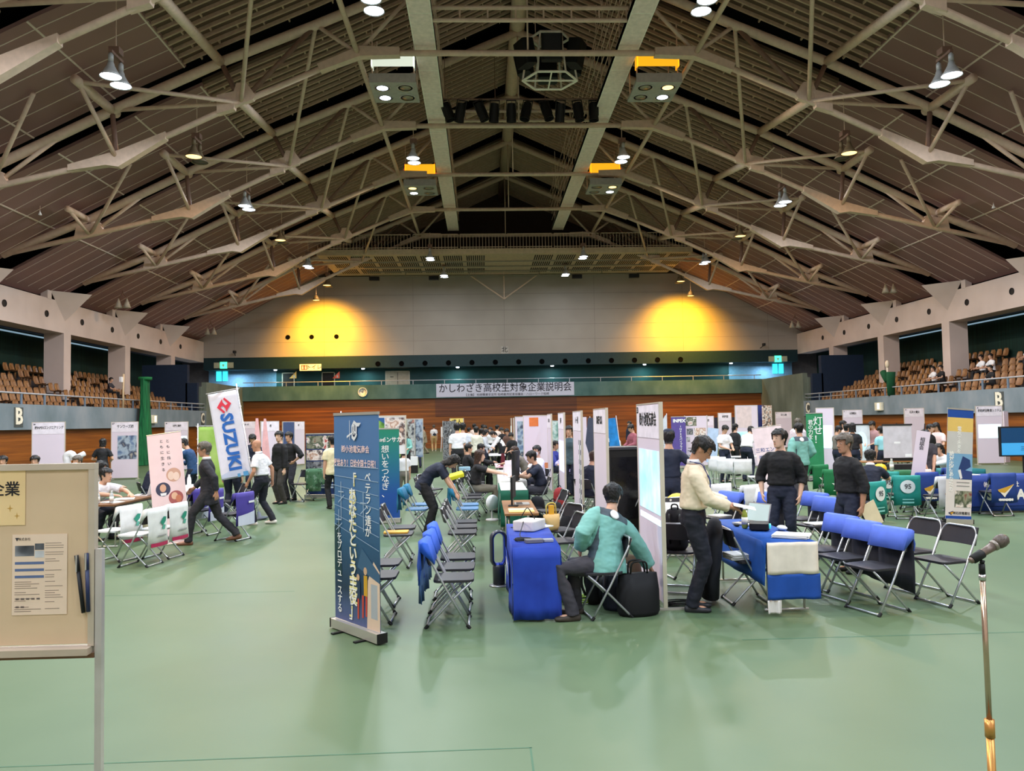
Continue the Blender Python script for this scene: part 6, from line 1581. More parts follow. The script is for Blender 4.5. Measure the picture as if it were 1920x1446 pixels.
# green divider net hanging from the left balcony, green wall curtain
t = thing('divider_net', 'green divider net gathered in a hanging column at the left balcony', 'net', (px(283, 30)*1.0, 30, 0))
t.location = (XL+.32, -(XL+.32)/(905-283)*1500, 0)
M_NET = ramp_mat('net_green', [(10, 70, 40), (20, 96, 56), (30, 116, 66)], (6, 6, .4), 3, 3, .9)
nb_ = MB(); vs = []; N = 26; prof = [(.02, .62), (.8, .55), (1.6, .48), (2.2, .42), (2.9, .36), (3.6, .33), (4.35, .32)]
for z, r in prof:
    for k in range(N):
        a = 2*PI*k/N; rr = r*(1+.10*math.sin(7*a+z)); vs.append((rr*math.cos(a)*.5, rr*math.sin(a)*1.15, z))
nb_.add(vs, [(i*N+k, i*N+(k+1) % N, (i+1)*N+(k+1) % N, (i+1)*N+k) for i in range(len(prof)-1) for k in range(N)]); nb_.build('net', M_NET, t, True)
MB().tube((0, 0, 4.3), (0, 0, 4.45), .33, 16).build('top_collar', mat((20, 110, 60), .8), t, True)
t = thing('flag_pole', 'pale wooden pole with a white box at the left balcony rail', 'pole', (XL-.1, -(XL-.1)/(905-243)*1500, 2.87)); MB().tube((0, 0, 0), (.02, 0, 1.65), .05, 8).build('pole', mat((214, 186, 150), .6), t, True); MB().box(-.05, -.3, 1.25, .05, -.1, 1.5).build('box', M_WHITEP, t)
t = thing('folded_net', 'dark green nets folded over a white post at the right balcony rail', 'net', (XR+.1, (XR+.1)/(1680-905)*1500, 2.87))
MB().tube((0, 0, 0), (0, 0, 1.75), .05, 8).build('post', mat((226, 210, 190), .6), t, True); MB().loft([(0, -.3, .0), (0, -.3, .7), (0, -.35, 1.2)], [(.12, .2), (.13, .22), (.14, .24)], 12, ref=(1, 0, 0)).loft([(0, .05, .75), (0, .3, 1.05), (0, .45, 1.25)], [.14, .16, .16], 12).build('net_bundle', mat((16, 76, 46), .9), t, True); MB().ell((0, 0, 1.62), (.1, .12, .2), 10, 8).build('post_cap', mat((226, 206, 180), .6), t, True)
for sgn, side, XP in ((-1, 'left', XL), (1, 'right', XR)):
    y = 42.7 if sgn < 0 else 41.0
    t = thing('wall_speaker', 'small cream loudspeaker fixed on the %s balcony front' % side, 'loudspeaker', (XP-.02*sgn, y, 2.12), 90 if sgn < 0 else -90); MB().rbox(-.35, -.14, 0, .35, .02, .42, .04).build('housing', mat((226, 218, 196), .5), t); MB().box(-.06, -.145, .06, .2, -.14, .38).build('lit_face', mat((250, 246, 230), .5, emit=.5), t)

# --- far middle: boards, banners
for u, y, m_, lab, wd in ((754, 31.0, PH_GREEN, 'tall poster board with a worker in yellow, left of three', .42), (771, 31.4, PH_WORK, 'grey poster board between the worker poster and the blue one', .32), (786, 31.8, PH_CITY, 'pale blue poster board, right of three', .34)):
    t = thing('poster_board', lab, 'poster board', (px(u, y), y, 0), 0); MB().box(-wd/2, -.01, .55, wd/2, .01, 2.05).build('poster', m_, t); MB().box(-wd/2, -.014, 2.03, wd/2, .014, 2.07).box(-wd/2, -.02, 0, -wd/2+.03, .02, 2.05).box(wd/2-.03, -.02, 0, wd/2, .02, 2.05).build('frame', M_ALU, t)
t = thing('poster_board', 'wide poster board with landscape pictures above the green to blue banner', 'poster board', (px(712, 18.6), 18.6, 0), 0)
MB().box(-.62, -.01, 1.2, .62, .01, 2.06).build('backing', M_WHITEP, t); MB().box(-.62, -.014, 2.06, .62, .014, 2.09).box(-.62, -.02, 0, -.59, .02, 2.06).box(.59, -.02, 0, .62, .02, 2.06).build('frame', M_GOLDALU, t)
gfx(t, 'pictures', [('r', -.60, 1.4, -.36, 2.04, PH_WORK), ('r', -.33, 1.4, .12, 2.04, (44, 92, 150)), ('p', [(-.2, 1.4), (.12, 1.4), (.12, 1.9), (0, 1.98), (-.15, 1.8)], PH_GREEN), ('r', .14, 1.4, .60, 2.04, PH_FACE)], y=-.012)
t = thing('carton', 'black carton under the right poster board', 'box', (px(773, 30.6), 30.6, 0), 0); MB().rbox(-.2, -.15, 0, .2, .15, .3, .01).build('body', M_BLACK, t); MB().box(-.2, -.16, .3, .2, .15, .62).build('white_box', M_WHITEP, t)
t = thing('yellow_board', 'yellow headed poster board beyond the two men in white', 'poster board', (px(857, 34), 34, 0), 0); MB().box(-.3, -.01, .3, .3, .01, 2.06).build('poster', mat((232, 206, 110), .6), t); MB().box(-.3, -.02, 0, -.27, .02, 2.06).box(.27, -.02, 0, .3, .02, 2.06).build('frame', M_ALU, t); text('求人', .22, M_INK, t, (0, -.016, 1.9), bold=.006)
t = thing('grey_board', 'grey slanted display board left of the yellow headed one', 'poster board', (px(843, 32), 32, 0), -40); MB().box(-.35, -.01, .1, .35, .01, 1.95).build('poster', PH_DARK, t); MB().box(-.36, -.02, 0, -.33, .02, 1.96).box(.33, -.02, 0, .36, .02, 1.96).build('frame', M_ALU, t)
t = thing('chair_stack', 'stack of white folding chairs by the end wall', 'chairs', (px(832, 52), 52, 0), 0)
for k in range(4): MB().tube((-.2, .1*k, .0), (-.1, .1*k, 1.5), .02, 6).tube((.2, .1*k, .0), (.1, .1*k, 1.5), .02, 6).box(-.18, .1*k-.02, .95, .18, .1*k+.02, 1.6).build('folded_chair', M_WHITEP, t)

# --- right hall
t = rollup('purple banner stand with white vertical lettering', px(1273, 30.2), 30.2, -4, .55, 1.95, mat((92, 76, 150), .6), [('r', -.27, .32, .27, .36, (220, 216, 236)), ('r', -.2, .48, .27, .51, (220, 216, 236))], [dict(s='INPEX', z=.17, at=(.03, 1.80), bold=.008), dict(s='INPEXパイプライン', z=.105, at=(.08, 1.1), v=True, bold=.003, pitch=.92), dict(s='募集中', z=.12, at=(0, .42), bold=.004)])
t = thing('photo_board', 'white exhibition board with photographs and a diamond emblem', 'exhibition board', (px(1306, 30.4), 30.4, 0), -4)
MB().box(-.42, -.01, .1, .42, .01, 1.98).build('panel', M_BOARD, t); MB().box(-.44, -.02, 0, -.41, .02, 2.0).box(.41, -.02, 0, .44, .02, 2.0).build('frame', M_ALU, t)
dc = (70, 44, 48)
gfx(t, 'pictures', [('r', -.40, 1.60, .02, 1.94, PH_RED), ('r', -.36, 1.26, -.12, 1.5, PH_DARK), ('r', -.08, 1.2, .36, 1.52, PH_FACE), ('r', -.38, 1.0, -.24, 1.18, PH_WORK), ('p', [(-.22, .95), (-.02, 1.08), (.18, .95), (-.02, .82)], dc), ('p', [(-.17, .95), (-.02, 1.05), (.13, .95), (-.02, .85)], (226, 222, 220)), ('p', [(-.12, .95), (-.06, .99), (-.06, .91)], dc), ('p', [(.08, .95), (.02, .99), (.02, .91)], dc), ('r', -.045, .89, .005, 1.01, (150, 50, 50)), ('r', -.32, .74, .28, .77, (130, 126, 130)), ('r', -.34, .64, .30, .67, (130, 126, 130)), ('r', -.40, .12, .10, .5, PH_WORK)], y=-.012)
nb2 = board('white partition board just right of the diamond emblem board', px(1328, 31.5), 31.5, 12, w_=.5, h=1.96, title='㈱', group='boards of the far right booths')
board('cream partition board above the man bending in white', px(1360, 36), 36, 8, w_=.62, h=2.1, title='㈱阿部', tsize=.12, group='boards of the far right booths')
t = board('tall blue-edged partition board with a lit screen', px(1401, 30), 30, 4, w_=.86, h=2.34, proj=[(-.36, .9, .20, 1.35, M_PROJ)], paper=[(-.38, 1.5, .2, 2.3, mat((226, 206, 206), .6))], group='boards of the far right booths')
t = thing('blue_board', 'dark blue partition board beside the lit screen', 'partition board', (px(1426, 30.9), 30.9, 0), 20); MB().box(-.22, -.02, .0, .22, .02, 2.36).build('panel', mat((50, 62, 126), .6), t)
t = thing('picture_board', 'brown picture board behind the leaning white banner', 'partition board', (px(1440, 30.6), 30.6, 0), 30); MB().box(-.26, -.02, .0, .26, .02, 2.34).build('panel', PH_FACE, t)
t = thing('dark_panels', 'dark blue door panels at the end wall behind the far right booths', 'panel', (px(1358, 57), 57, 0)); MB().box(-2.6, -.03, 0, -.9, .03, 1.62).box(-.8, -.03, 0, 2.0, .03, 1.9).build('panels', mat((58, 62, 84), .7), t)
t = thing('pale_banner', 'pale blue sheet leaning right of the diamond emblem board', 'banner', (px(1332, 28.5), 28.5, 0), rot=(rad(-8), rad(7), 0)); MB().box(-.2, -.003, .3, .2, .003, 1.55).build('sheet', mat((176, 196, 224), .6), t); MB().tube((0, .02, 0), (0, .02, 1.5), .01).build('stand', M_ALU, t)
t = thing('feather_flag', 'white feather flag beside the nearest board', 'flag', (px(1242, 17.5), 17.5, 0), -6)
MB().prism([(-.10, .3), (.10, .3), (.12, 2.0), (.08, 1.97), (-.04, 1.75), (-.09, 1.3)], -.003, .003).build('cloth', mat((216, 226, 240), .6), t); MB().tube((.11, .01, .02), (.12, .01, 2.02), .009).build('pole', M_WHITEP, t); MB().lathe([(0, 0), (.14, 0), (.14, .03), (.02, .05)], 12).build('base', M_DARK, t); vtext('アール電気', .12, mat((70, 100, 170), .6, var=0), t, (.0, -.006, 1.2))
# tall roll-up, blue banded
M_IW = mat((222, 214, 214), .5, var=.03)
rb = fl(1796, 984)
rollup('tall roll-up banner with blue bands and a solar worker picture', rb[0], rb[1], 8, .50, 1.98, M_IW, [('r', -.25, 1.84, .25, 1.975, (30, 74, 160)), ('r', -.25, 1.60, .25, 1.84, (222, 190, 110)), ('r', -.25, 1.22, .25, 1.60, (196, 196, 198)), ('r', -.25, .78, .25, 1.22, (120, 166, 206)), ('p', [(-.02, .95), (.06, 1.18), (.2, 1.12), (.22, 1.0), (.08, .92)], (40, 62, 116)), ('p', [(.0, .78), (.25, .78), (.25, .92), (.02, .95)], (46, 66, 130)), ('p', [(-.03, .93), (.02, .78), (.06, .80), (.02, .95)], (230, 228, 232)), ('r', -.08, .30, .25, .58, PH_RED), ('p', [(-.20, .2), (-.10, .235), (-.14, .16)], (36, 44, 90)), ('p', [(-.17, .2), (-.08, .225), (-.13, .17)], (206, 150, 40)), ('r', -.25, .1, .25, .15, (30, 74, 160)), ('r', -.05, .72, .2, .73, (120, 120, 126)), ('r', -.05, .66, .2, .67, (120, 120, 126))],
       [dict(s='電気で未来を', z=.085, at=(-.02, 1.45), v=True, m=M_INKW, bold=.002, pitch=.92), dict(s='絶対応援あなたの', z=.095, at=(-.16, .90), v=True, m=M_INKW, bold=.003, pitch=.92), dict(s='㈱石田電業社', z=.055, at=(.06, .195), m=M_INK, bold=.001)], lean=0).rotation_euler = (0, rad(4.2), rad(8))
cov_iw = make_chair('blue', 'chairs with navy covers and a yellow arrow print', cover=mat((32, 62, 140), .65), cover_style='low')
def arrow(t, pale):
    a_, b_ = ((232, 226, 220), (206, 160, 60)) if not pale else ((36, 60, 140), (206, 160, 60))
    back_gfx(t, [('p', [(-.14, .50), (.17, .60), (.0, .40), (-.02, .36)], a_), ('p', [(-.14, .50), (.17, .60), (-.02, .44), (-.12, .46)], b_), ('r', -.13, .30, .14, .335, a_ if not pale else (60, 60, 70))])
arrow(cov_iw, 0)
text('IWADEN', .06, M_INKW, cov_iw, (0, .3295, .315), rot=(PI/2, 0, PI), bold=.003)
row(cov_iw, [fl(1724, 962), fl(1868, 966), (12.4, 15.6), (9.6, 16.4)], [-168, 178, 170, -170], ['navy covered chair with a yellow arrow, left of the tall banner', 'navy covered chair with a yellow arrow, right of the tall banner', 'navy covered chair at the right edge of the photo', 'navy covered chair behind the woman in black'])
cov_iww = make_chair('white', 'white cover with a yellow arrow print', cover=mat((226, 226, 232), .65), cover_style='low'); arrow(cov_iww, 1)
row(cov_iww, [fl(1764, 975)], [-172], ['white covered chair with a blue arrow, half hidden by the tall banner'])
make_table('folding table under a navy cloth at the right edge', 8.95, 11.6, 15.0, 15.6)
drape('navy cloth with white lettering over the table at the right edge', 8.95, 11.6, 15.0, 15.6, mat((34, 62, 142), .7), (.66, .2, .3, .3), seed=21)
n = tag(MB().box(-.9, -.004, -.2, .9, 0, .2).build('cloth_name_strip', mat((34, 62, 142), .7), loc=(10.1, 14.955, .34)), 'navy lettered strip on the front of the right edge table', 'name strip'); text('SHINADEN', .26, M_INKW, n, (.1, -.006, 0), bold=.012); text('㈱ 石田電業社', .11, M_INKW, n, (-.25, -.006, .2), bold=.003)
tz = (px(1876, 16.2)+.42, 0)
t = thing('television', 'large television on a stand with a blue company screen at the right edge', 'television', (tz[0], 16.2, 0), -6)
MB().box(-.40, -.03, 1.0, .60, .03, 1.62).build('screen_panel', M_BLACK, t); MB().box(-.37, -.034, 1.28, .57, -.031, 1.59).build('screen_upper', mat((14, 60, 100), .3, emit=.25), t); MB().box(-.37, -.034, 1.03, .57, -.031, 1.28).build('screen_lower', mat((60, 150, 206), .3, emit=.4), t)
MB().tube((.1, .04, .02), (.1, .04, 1.2), .03).build('stand_pole', M_BLACK, t); MB().rbox(-.25, -.2, 0, .45, .25, .02, .04).build('stand_base', M_BLACK, t); text('三田', .1, mat((30, 70, 120), .5), t, (.1, -.038, 1.16), bold=.002)
sheet_stack('white papers on the navy cloth in front of the television', 9.3, 15.3, .708, 5, .6, .25, .012)
# wall boards at the right
for u, y, ti, num, lab in ((1857, 28.8, '㈱柏崎自動車システム', '8', 'nearest, with a bright cyan projection'), (1716, 33.3, '石井大電気', '6', 'second, behind the white screen'), (1600, 38.8, '水澤電気', '5', 'third, behind the group of visitors'), (1470, 47.0, '浅川土建', '3', 'farthest, behind the young man in black')):
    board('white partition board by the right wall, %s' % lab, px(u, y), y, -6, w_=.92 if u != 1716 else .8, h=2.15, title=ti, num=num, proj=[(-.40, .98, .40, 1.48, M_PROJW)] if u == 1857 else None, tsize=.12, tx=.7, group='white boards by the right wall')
t = thing('narrow_board', 'narrow white board right of the cyan projection', 'partition board', (px(1888, 30), 30, 0), 20); MB().box(-.12, -.02, 0, .12, .02, 1.95).build('panel', M_BOARD, t)
sx0 = px(1684, 20.5)
t = thing('projection_screen', 'portable white projection screen behind the seated man in navy', 'screen', (sx0, 20.5, 0), -6)
MB().box(-.36, -.004, .78, .36, .004, 1.62).build('screen_sheet', mat((206, 202, 212), .6), t); MB().box(-.38, -.02, 1.62, .38, .02, 1.66).build('top_bar', M_DARK, t); MB().box(-.38, -.012, .70, .38, .012, .78).build('bottom_bar', M_BLACK, t)
MB().tube((0, .03, .02), (0, .03, 1.68), .014).build('mast', M_DARK, t)
for a in (0, 120, 240): MB().tube((0, .03, .3), (.4*math.cos(rad(a)), .03+.4*math.sin(rad(a)), .01), .01).build('leg', M_DARK, t)
gfx(t, 'projected_text', [('r', -.09, 1.15, .07, 1.20, (244, 244, 250)), ('r', .18, .80, .34, .88, (244, 244, 250))], y=-.006)
t = thing('screen_board', 'white board with a pale blue projection behind the group of visitors', 'screen', (px(1613, 24), 24, 0), -6); MB().box(-.3, -.01, .5, .3, .01, 1.62).build('sheet', mat((214, 222, 228), .6), t); MB().box(-.31, -.02, 1.6, .31, .02, 1.64).build('top_bar', M_DARK, t); MB().tube((0, .03, .0), (0, .03, 1.6), .014).build('mast', M_DARK, t); gfx(t, 'projected_text', [('e', .05, 1.1, .16, .3, mat((190, 230, 246), .5, emit=.5))], y=-.012)  # projector light drawn as a glowing oval on the sheet
t = thing('leaning_board', 'narrow white sign leaning on a tripod left of the woman in black', 'sign', (px(1706, 15.4), 15.4, 0), rot=(0, rad(9), rad(-30)))
MB().box(-.10, -.01, .45, .14, .01, 1.6).build('panel', M_BOARD, t); MB().tube((.1, .05, 0), (.02, .03, 1.75), .010).tube((-.2, .1, 0), (0, .03, 1.5), .010).build('tripod', M_DARK, t); vtext('相談会', .09, M_INK, t, (.02, -.014, 1.35), bold=.001)
# leaning white banner behind the young man
wb0 = (px(1462, 16.2), 16.2)
t = thing('leaning_banner', 'white leaning banner behind the young man in black', 'banner', (wb0[0], wb0[1], 0), rot=(rad(-8), rad(-6), 0))
MB().box(-.30, -.002, .1, .32, .002, 1.72).build('sheet', mat((236, 218, 226), .6), t); MB().tube((-.3, 0, 1.73), (.32, 0, 1.73), .007).build('rail', M_ALU, t); MB().tube((0, .01, 1.7), (.2, .4, 0), .008).tube((0, .01, 1.7), (-.2, .4, 0), .008).build('stand', M_ALU, t)
text('三和エンジニ', .10, mat((70, 90, 150), .6, var=0), t, (.0, -.004, 1.25), bold=.002); text('㈱エネ', .10, mat((70, 90, 150), .6, var=0), t, (-.1, -.004, 1.10), bold=.002)
# green banner
t = rollup('green banner with large white lettering behind the man in teal', px(1529, 24.0), 24.0, 0, .52, 1.98, mat((44, 134, 88), .6), [], [dict(s='灯せ！', z=.30, at=(.10, 1.45), v=True, bold=.005, pitch=.92), dict(s='君の力を', z=.16, at=(-.13, 1.48), v=True, bold=.003, pitch=.92)], z0=.1)
t = board('white partition board with a bright lit strip right of the green banner', px(1549, 24.6), 24.6, -30, w_=.5, h=2.14, proj=[(-.2, .9, .2, 1.6, M_PROJW)], group='boards of the far right booths')
cov_g = make_chair('green', 'chairs with green covers and an emblem', cover=mat((22, 112, 66), .7), cover_style='low')
back_gfx(cov_g, [('p', [(-.09, .52), (0, .44), (.09, .52), (.05, .52), (0, .48), (-.05, .52)], (226, 240, 230)), ('r', -.06, .36, .06, .375, (200, 226, 210))])
row(cov_g, [(px(1557, 16.6), 16.6), (px(1522, 18.2), 18.2)], [175, -160], ['green covered chair with a white emblem, right of the man in teal', 'green covered chair with a white emblem, behind the legs of the man in teal'])
cov_t = make_chair('teal', 'chairs with white and teal numbered covers', cover=mat((30, 140, 134), .65), cover_style='low')
back_gfx(cov_t, [('e', 0, .60, .13, .12, (226, 232, 236)), ('r', -.1, .30, .1, .33, (130, 200, 196)), ('r', -.1, .36, .1, .38, (130, 200, 196))])
text('95', .12, M_INKG, cov_t, (0, .3295, .60), rot=(PI/2, 0, PI), bold=.004)
row(cov_t, [(px(1618, 13.4), 13.4), (px(1690, 14.6), 14.6), (px(1652, 15.6), 15.6)], [-150, 170, 175], ['white and teal covered chair under the seated man in navy', 'white and teal covered chair right of the seated man in navy', 'white and teal covered chair hidden behind the seated man in navy'])
cov_b = make_chair('white', 'white covered chair with a beige side', cover=mat((222, 214, 206), .65), cover_style='long')
row(cov_b, [(px(1583, 14.0), 14.0), (px(1712, 16.0), 16.0)], [-120, -150], ['white covered chair left of the grey-haired man', 'white covered chair by the leaning narrow sign'])
make_table('folding table under a green cloth behind the seated man in navy', px(1672, 16.6)-.5, px(1672, 16.6)+.7, 16.7, 17.2)
drape('green tablecloth behind the seated man in navy', px(1672, 16.6)-.5, px(1672, 16.6)+.7, 16.7, 17.2, mat((40, 110, 70), .75), (.45, .2, .3, .3), seed=30)
helmet('yellow safety helmet on the green tablecloth', px(1650, 16.9), 16.9, .706, mat((232, 186, 30), .4), 180)
bottle('clear plastic bottle on the green tablecloth', px(1672, 16.8), 16.8, .706, mat((206, 214, 206), .2), h=.26, r=.04)
t = thing('equipment_case', 'black equipment case beside the green tablecloth', 'case', (px(1690, 17.6), 17.6, 0), 0); MB().rbox(-.3, -.2, 0, .3, .2, .8, .04).build('body', M_DARK, t)
make_table('white-topped table with teal cloth behind the woman in black', px(1765, 17), px(1765, 17)+.9, 16.9, 17.5, top=M_WHITEP)
drape('teal tablecloth behind the woman in black', px(1765, 17), px(1765, 17)+.9, 16.9, 17.5, mat((40, 120, 124), .75), (.5, .2, .3, .3), z=.703, seed=33)
make_table('brown table at the far right booth with visitors around', px(1585, 21), px(1585, 21)+1.5, 20.4, 21.0)
make_table('white table between the men bending in white', px(1380, 25)-.9, px(1380, 25)+.9, 24.2, 24.8, top=M_WHITEP)
cw2 = [(px(u, y), y) for u, y in ((1362, 21.6), (1388, 21.2), (1348, 22.6), (1420, 19.6))]
row(cov_w, cw2, [160, 175, 150, -100], ['white-covered chair before the man bending in white, %s' % q for q in ('left of two', 'right of two', 'behind the left one', 'turned sideways beside a dark cover')])
row(chair0, [(px(1262, 11.8), 11.8), (2.35, 13.2), (2.3, 16.4), (2.35, 17.2), (2.5, 20.2)], [-170, -90, -100, -95, -90], ['black folding chair with a yellow cushion behind the nearest board', 'black folding chair between the second and third boards, right side', 'black folding chair right of the checkered board, nearer one', 'black folding chair right of the checkered board, farther one', 'black folding chair behind the fourth board'], BLK)
t = thing('cushion', 'yellow round cushion on the chair behind the man in cream', 'cushion', (px(1275, 11.7), 11.7, .46), 10, rot=(rad(70), 0, rad(10))); MB().ell((0, .2, 0), (.20, .17, .035), 16, 8).build('cover', mat((236, 206, 96), .7), t, True)
make_table('folding table at the booth right of the checkered board', 2.75, 3.2, 15.0, 16.8); make_table('folding table at the booth right of the fourth board', 3.15, 3.6, 19.4, 21.2)
helmet('yellow safety helmet left of the black display machine', px(1112, 18), 18, 1.0-.296, mat((236, 196, 40), .4)); helmet('yellow safety helmet above the black display machine', px(1151, 20.6), 20.6, .704, mat((240, 200, 50), .4))
make_table('folding table under the first yellow helmet', px(1112, 18)-.25, px(1112, 18)+.2, 17.4, 18.6)
t = thing('blue_pole_flag', 'bright blue rippled flag between the second and nearest boards', 'flag', (px(1163, 20), 20, 0), rot=(0, rad(-6), 0)); MB().prism([(-.16, .5), (.16, .5), (.10, 1.95), (-.10, 1.95)], -.004, .004).build('cloth', mat((30, 130, 206), .6, var=.3), t); MB().tube((.13, .012, .02), (.13, .012, 2.0), .01).build('pole', M_WHITEP, t)
t = thing('grey_pennant', 'dark grey hanging pennant behind the second board', 'flag', (px(1108, 21), 21, 0), 10); MB().prism([(-.02, .9), (.16, 1.25), (.12, 1.96), (-.06, 1.96), (-.14, 1.3)], -.004, .004).build('cloth', mat((70, 76, 96), .6), t); MB().tube((.0, .012, .02), (.0, .012, 2.0), .01).build('pole', M_WHITEP, t)
for u, y, lab in ((1091, 26, 'narrow white board just right of the checkered board'), (1097, 30, 'small white board behind the narrow one')):
    t = thing('narrow_board', lab, 'partition board', (px(u, y), y, 0), 30); MB().box(-.2, -.02, 0, .2, .02, 2.0 if y < 28 else 1.6).build('panel', M_BOARD, t)
t = thing('plant_poster', 'green leafy poster behind the fourth board', 'poster board', (px(1044, 24), 24, 0), 0); MB().box(-.22, -.01, .6, .22, .01, 1.9).build('poster', photo('leaf', [(70, 120, 110), (130, 170, 160), (200, 214, 210), (50, 90, 90)], 8), t); MB().box(-.24, -.02, 0, -.21, .02, 1.92).box(.21, -.02, 0, .24, .02, 1.92).build('frame', M_ALU, t)

# ------------------------------------------------------------------ people
def W(u, y): return (px(u, y), y)
def PP(label, pos, rz, *a, **k): return person(label, pos[0], pos[1], rz, *a, **k)
c_wh = collar(C_WHITE)
# near
PP('young man in a cream knit shirt with glasses reading sheets at the blue table', (2.10, 8.02), 74, 'hold', 1.72, C_CREAM, C_TROU, mat((40, 40, 44), .5), sleeve='long', loose=.008, detail=2, extra=ex(lanyard(), glasses, c_wh), skin=SKIN2)
tt = thing('document', 'open sheet held by the man in cream', 'paper', (2.10+.47, 8.02-.14, 1.03), 70, rot=(rad(12), 0, rad(74))); MB().box(-.15, -.11, 0, .15, .10, .004).build('sheet', M_PAPER, tt)
PP('man in a teal and grey jacket seated with his back turned, reaching to a bag', (1.18, 7.90), -82, 'sit_reach', 1.70, C_JACKET, C_CHAR, mat((60, 52, 44), .6), sleeve='long', hem='out', loose=.022, detail=2, topname='jacket', extra=yoke(C_TEALD))
PP('young man in a black polo shirt looking aside behind the blue chairs', W(1466, 10.6), -28, dict(hyaw=-34, LH=(.23, -.04, .86), RH=(-.24, -.06, .88), hpitch=0), 1.71, C_BLACK, C_NAVY, S_BLACK, sleeve='roll', loose=.01, detail=2, extra=ex(belt), skin=SKIN3)
PP('grey-haired man in a black shirt holding a brochure', W(1592, 9.7), -80, 'hold_down', 1.66, C_BLACK, C_NAVY, S_BLACK, hcol=HAIRG, sleeve='roll', loose=.008, detail=2, extra=ex(belt), skin=SKIN2)
hb = W(1634, 9.5); tt = thing('brochure', 'cream brochure hanging from the hand of the grey-haired man', 'paper', (hb[0], hb[1], .72), rot=(0, rad(-25), rad(10))); MB().box(-.11, -.004, -.15, .10, .004, .15).build('sheet', mat((236, 218, 180), .6), tt)
PP('woman in navy stooping over the teal-covered chairs, long black hair', (fl(815, 1002)[0]-.05, 13.75), 88, 'bend', 1.62, C_NAVY, C_BLACK, S_BLACK, hair='long', detail=2, hem='out')
PP('man in a dark suit striding left past the pink banner', (fl(402, 1015)[0], 13.35), -82, 'walk', 1.68, C_SUIT, mat((44, 42, 48), .75), S_BROWN, hcol=HAIRG, sleeve='long', hem='coat', detail=2, topname='suit_jacket', extra=ex(c_wh, glasses), skin=SKIN2)
PP('bald man in a white polo shirt walking in the left aisle', (fl(497, 981)[0], 15.75), -100, 'walk_small', 1.64, C_WHITE, C_TROU, S_WHITE, hair='bald', detail=2, loose=.008, extra=collar(C_WHITE), skin=SKIN2)
PP('man in a white shirt with his back turned in front of the white flag', W(434, 17.2), -190, dict(hyaw=-50), 1.72, C_WHITE, C_NAVY, S_BLACK, detail=1, extra=lanyard())
PP('young man in a black sweater standing left of the navy poster stand', fl(526, 945), -40, dict(hyaw=20), 1.73, C_BLACK, mat((62, 58, 56), .8), S_BLACK, sleeve='long', hem='out', detail=1, loose=.01, skin=SKIN3)
PP('man in black with hands on hips behind the young man in the sweater', W(544, 20.6), -30, 'akimbo', 1.70, C_BLACK, C_CHAR, S_BLACK, sleeve='roll', detail=1, loose=.008)
PP('woman in a cream blouse half hidden by the front banner', (fl(632, 950)[0], 18.4), -150, 'stand', 1.62, mat((236, 222, 180), .7), C_BLACK, S_BLACK, hair='short', detail=1, hem='out', loose=.012)
PP('person in dark navy behind the white flag', W(474, 21.8), 10, 'stand_down', 1.66, C_NAVY, C_NAVY, hair='bob', sleeve='long')
PP('man in a blue vest leaning over papers at the second left booth', W(357, 19.2), -100, dict(lean=22, hpitch=36, hyaw=0, LH=(.14, -.42, .95), RH=(-.12, -.40, .98), pel=(0, .08, .93)), 1.66, mat((30, 66, 110), .7), C_NAVY, sleeve='roll', hem='out')
PP('person seated in navy at the second left booth behind the pink banner', W(282, 17.2), 120, 'sit_table', 1.70, C_NAVY, C_NAVY, sleeve='long')
PP('young man in a white shirt leaning on the left booth table', (-6.72, 14.15), 66, 'sit_lean', 1.70, C_WHITE, C_TROU, S_BLACK, detail=2, loose=.01, hem='out')
PP('person in grey with tied hair seated at the far left of the booth table', (-7.35, 15.4), 120, 'sit_table', 1.68, C_GREY, C_CHAR, hair='bob')
PP('person whose dark head rises above the notice board, left one', W(66, 18.5), 10, 'sit', 1.70, C_WHITE, C_TROU)
PP('masked grey-haired person above the notice board, right one', W(146, 18.0), -20, 'sit', 1.70, C_GREY, C_TROU, hcol=HAIRG, extra=mask)
PP('person at the left edge of the photo above the notice board', W(6, 18.8), 10, 'sit', 1.68, C_CHAR, C_TROU)
PP('woman in black with curly hair standing with her back turned by the left wall', W(192, 23.5), 185, dict(RH=(-.18, -.22, 1.05), LH=(.18, -.22, 1.05)), 1.58, C_BLACK, C_BLACK, hair='bob', sleeve='short', hem='out')
# row
PP('woman in a black top with long brown hair seated at the white table', (-.12, 17.0), 88, 'sit_arm_out', 1.64, C_BLACK, mat((110, 104, 92), .8), S_BLACK, hair='long', hcol=HAIRB, detail=1, skin=SKIN3)
PP('man in a navy polo seated behind the tall monitor', (1.12, 16.4), -88, 'sit_table', 1.72, C_NAVY, C_CHAR, S_BLACK, detail=1, loose=.006)
PP('masked young man in a white shirt seated left of the boards', (1.28, 19.0), -60, dict(POSES['sit'], hyaw=20), 1.76, C_WHITE, C_TROU, extra=mask)
PP('brown-haired person leaning at the leaflet table', (1.10, 21.5), -90, 'sit_lean', 1.70, C_GREY, C_CHAR, hcol=HAIRB, hair='pony')
PP('student in black with a red tie seated at the left of the leaflet table', W(878, 21.6), 110, 'sit', 1.70, C_BLACK, C_BLACK, sleeve='long')
PP('student in black seated just right of the one with a red tie', W(893, 22.2), 100, 'sit_table', 1.68, C_BLACK, C_BLACK, sleeve='long')
PP('woman in a grey cardigan standing at the far table', fl(909, 889), 80, 'stand_down', 1.60, mat((196, 200, 210), .75), C_NAVY, S_BLACK, hair='bob', sleeve='long', hem='out')
PP('woman in a black vest bending over the far table', W(938, 29.8), -85, 'stoop', 1.66, C_WHITE, C_BLACK, hair='pony', sleeve='long', extra=apron(C_BLACK))
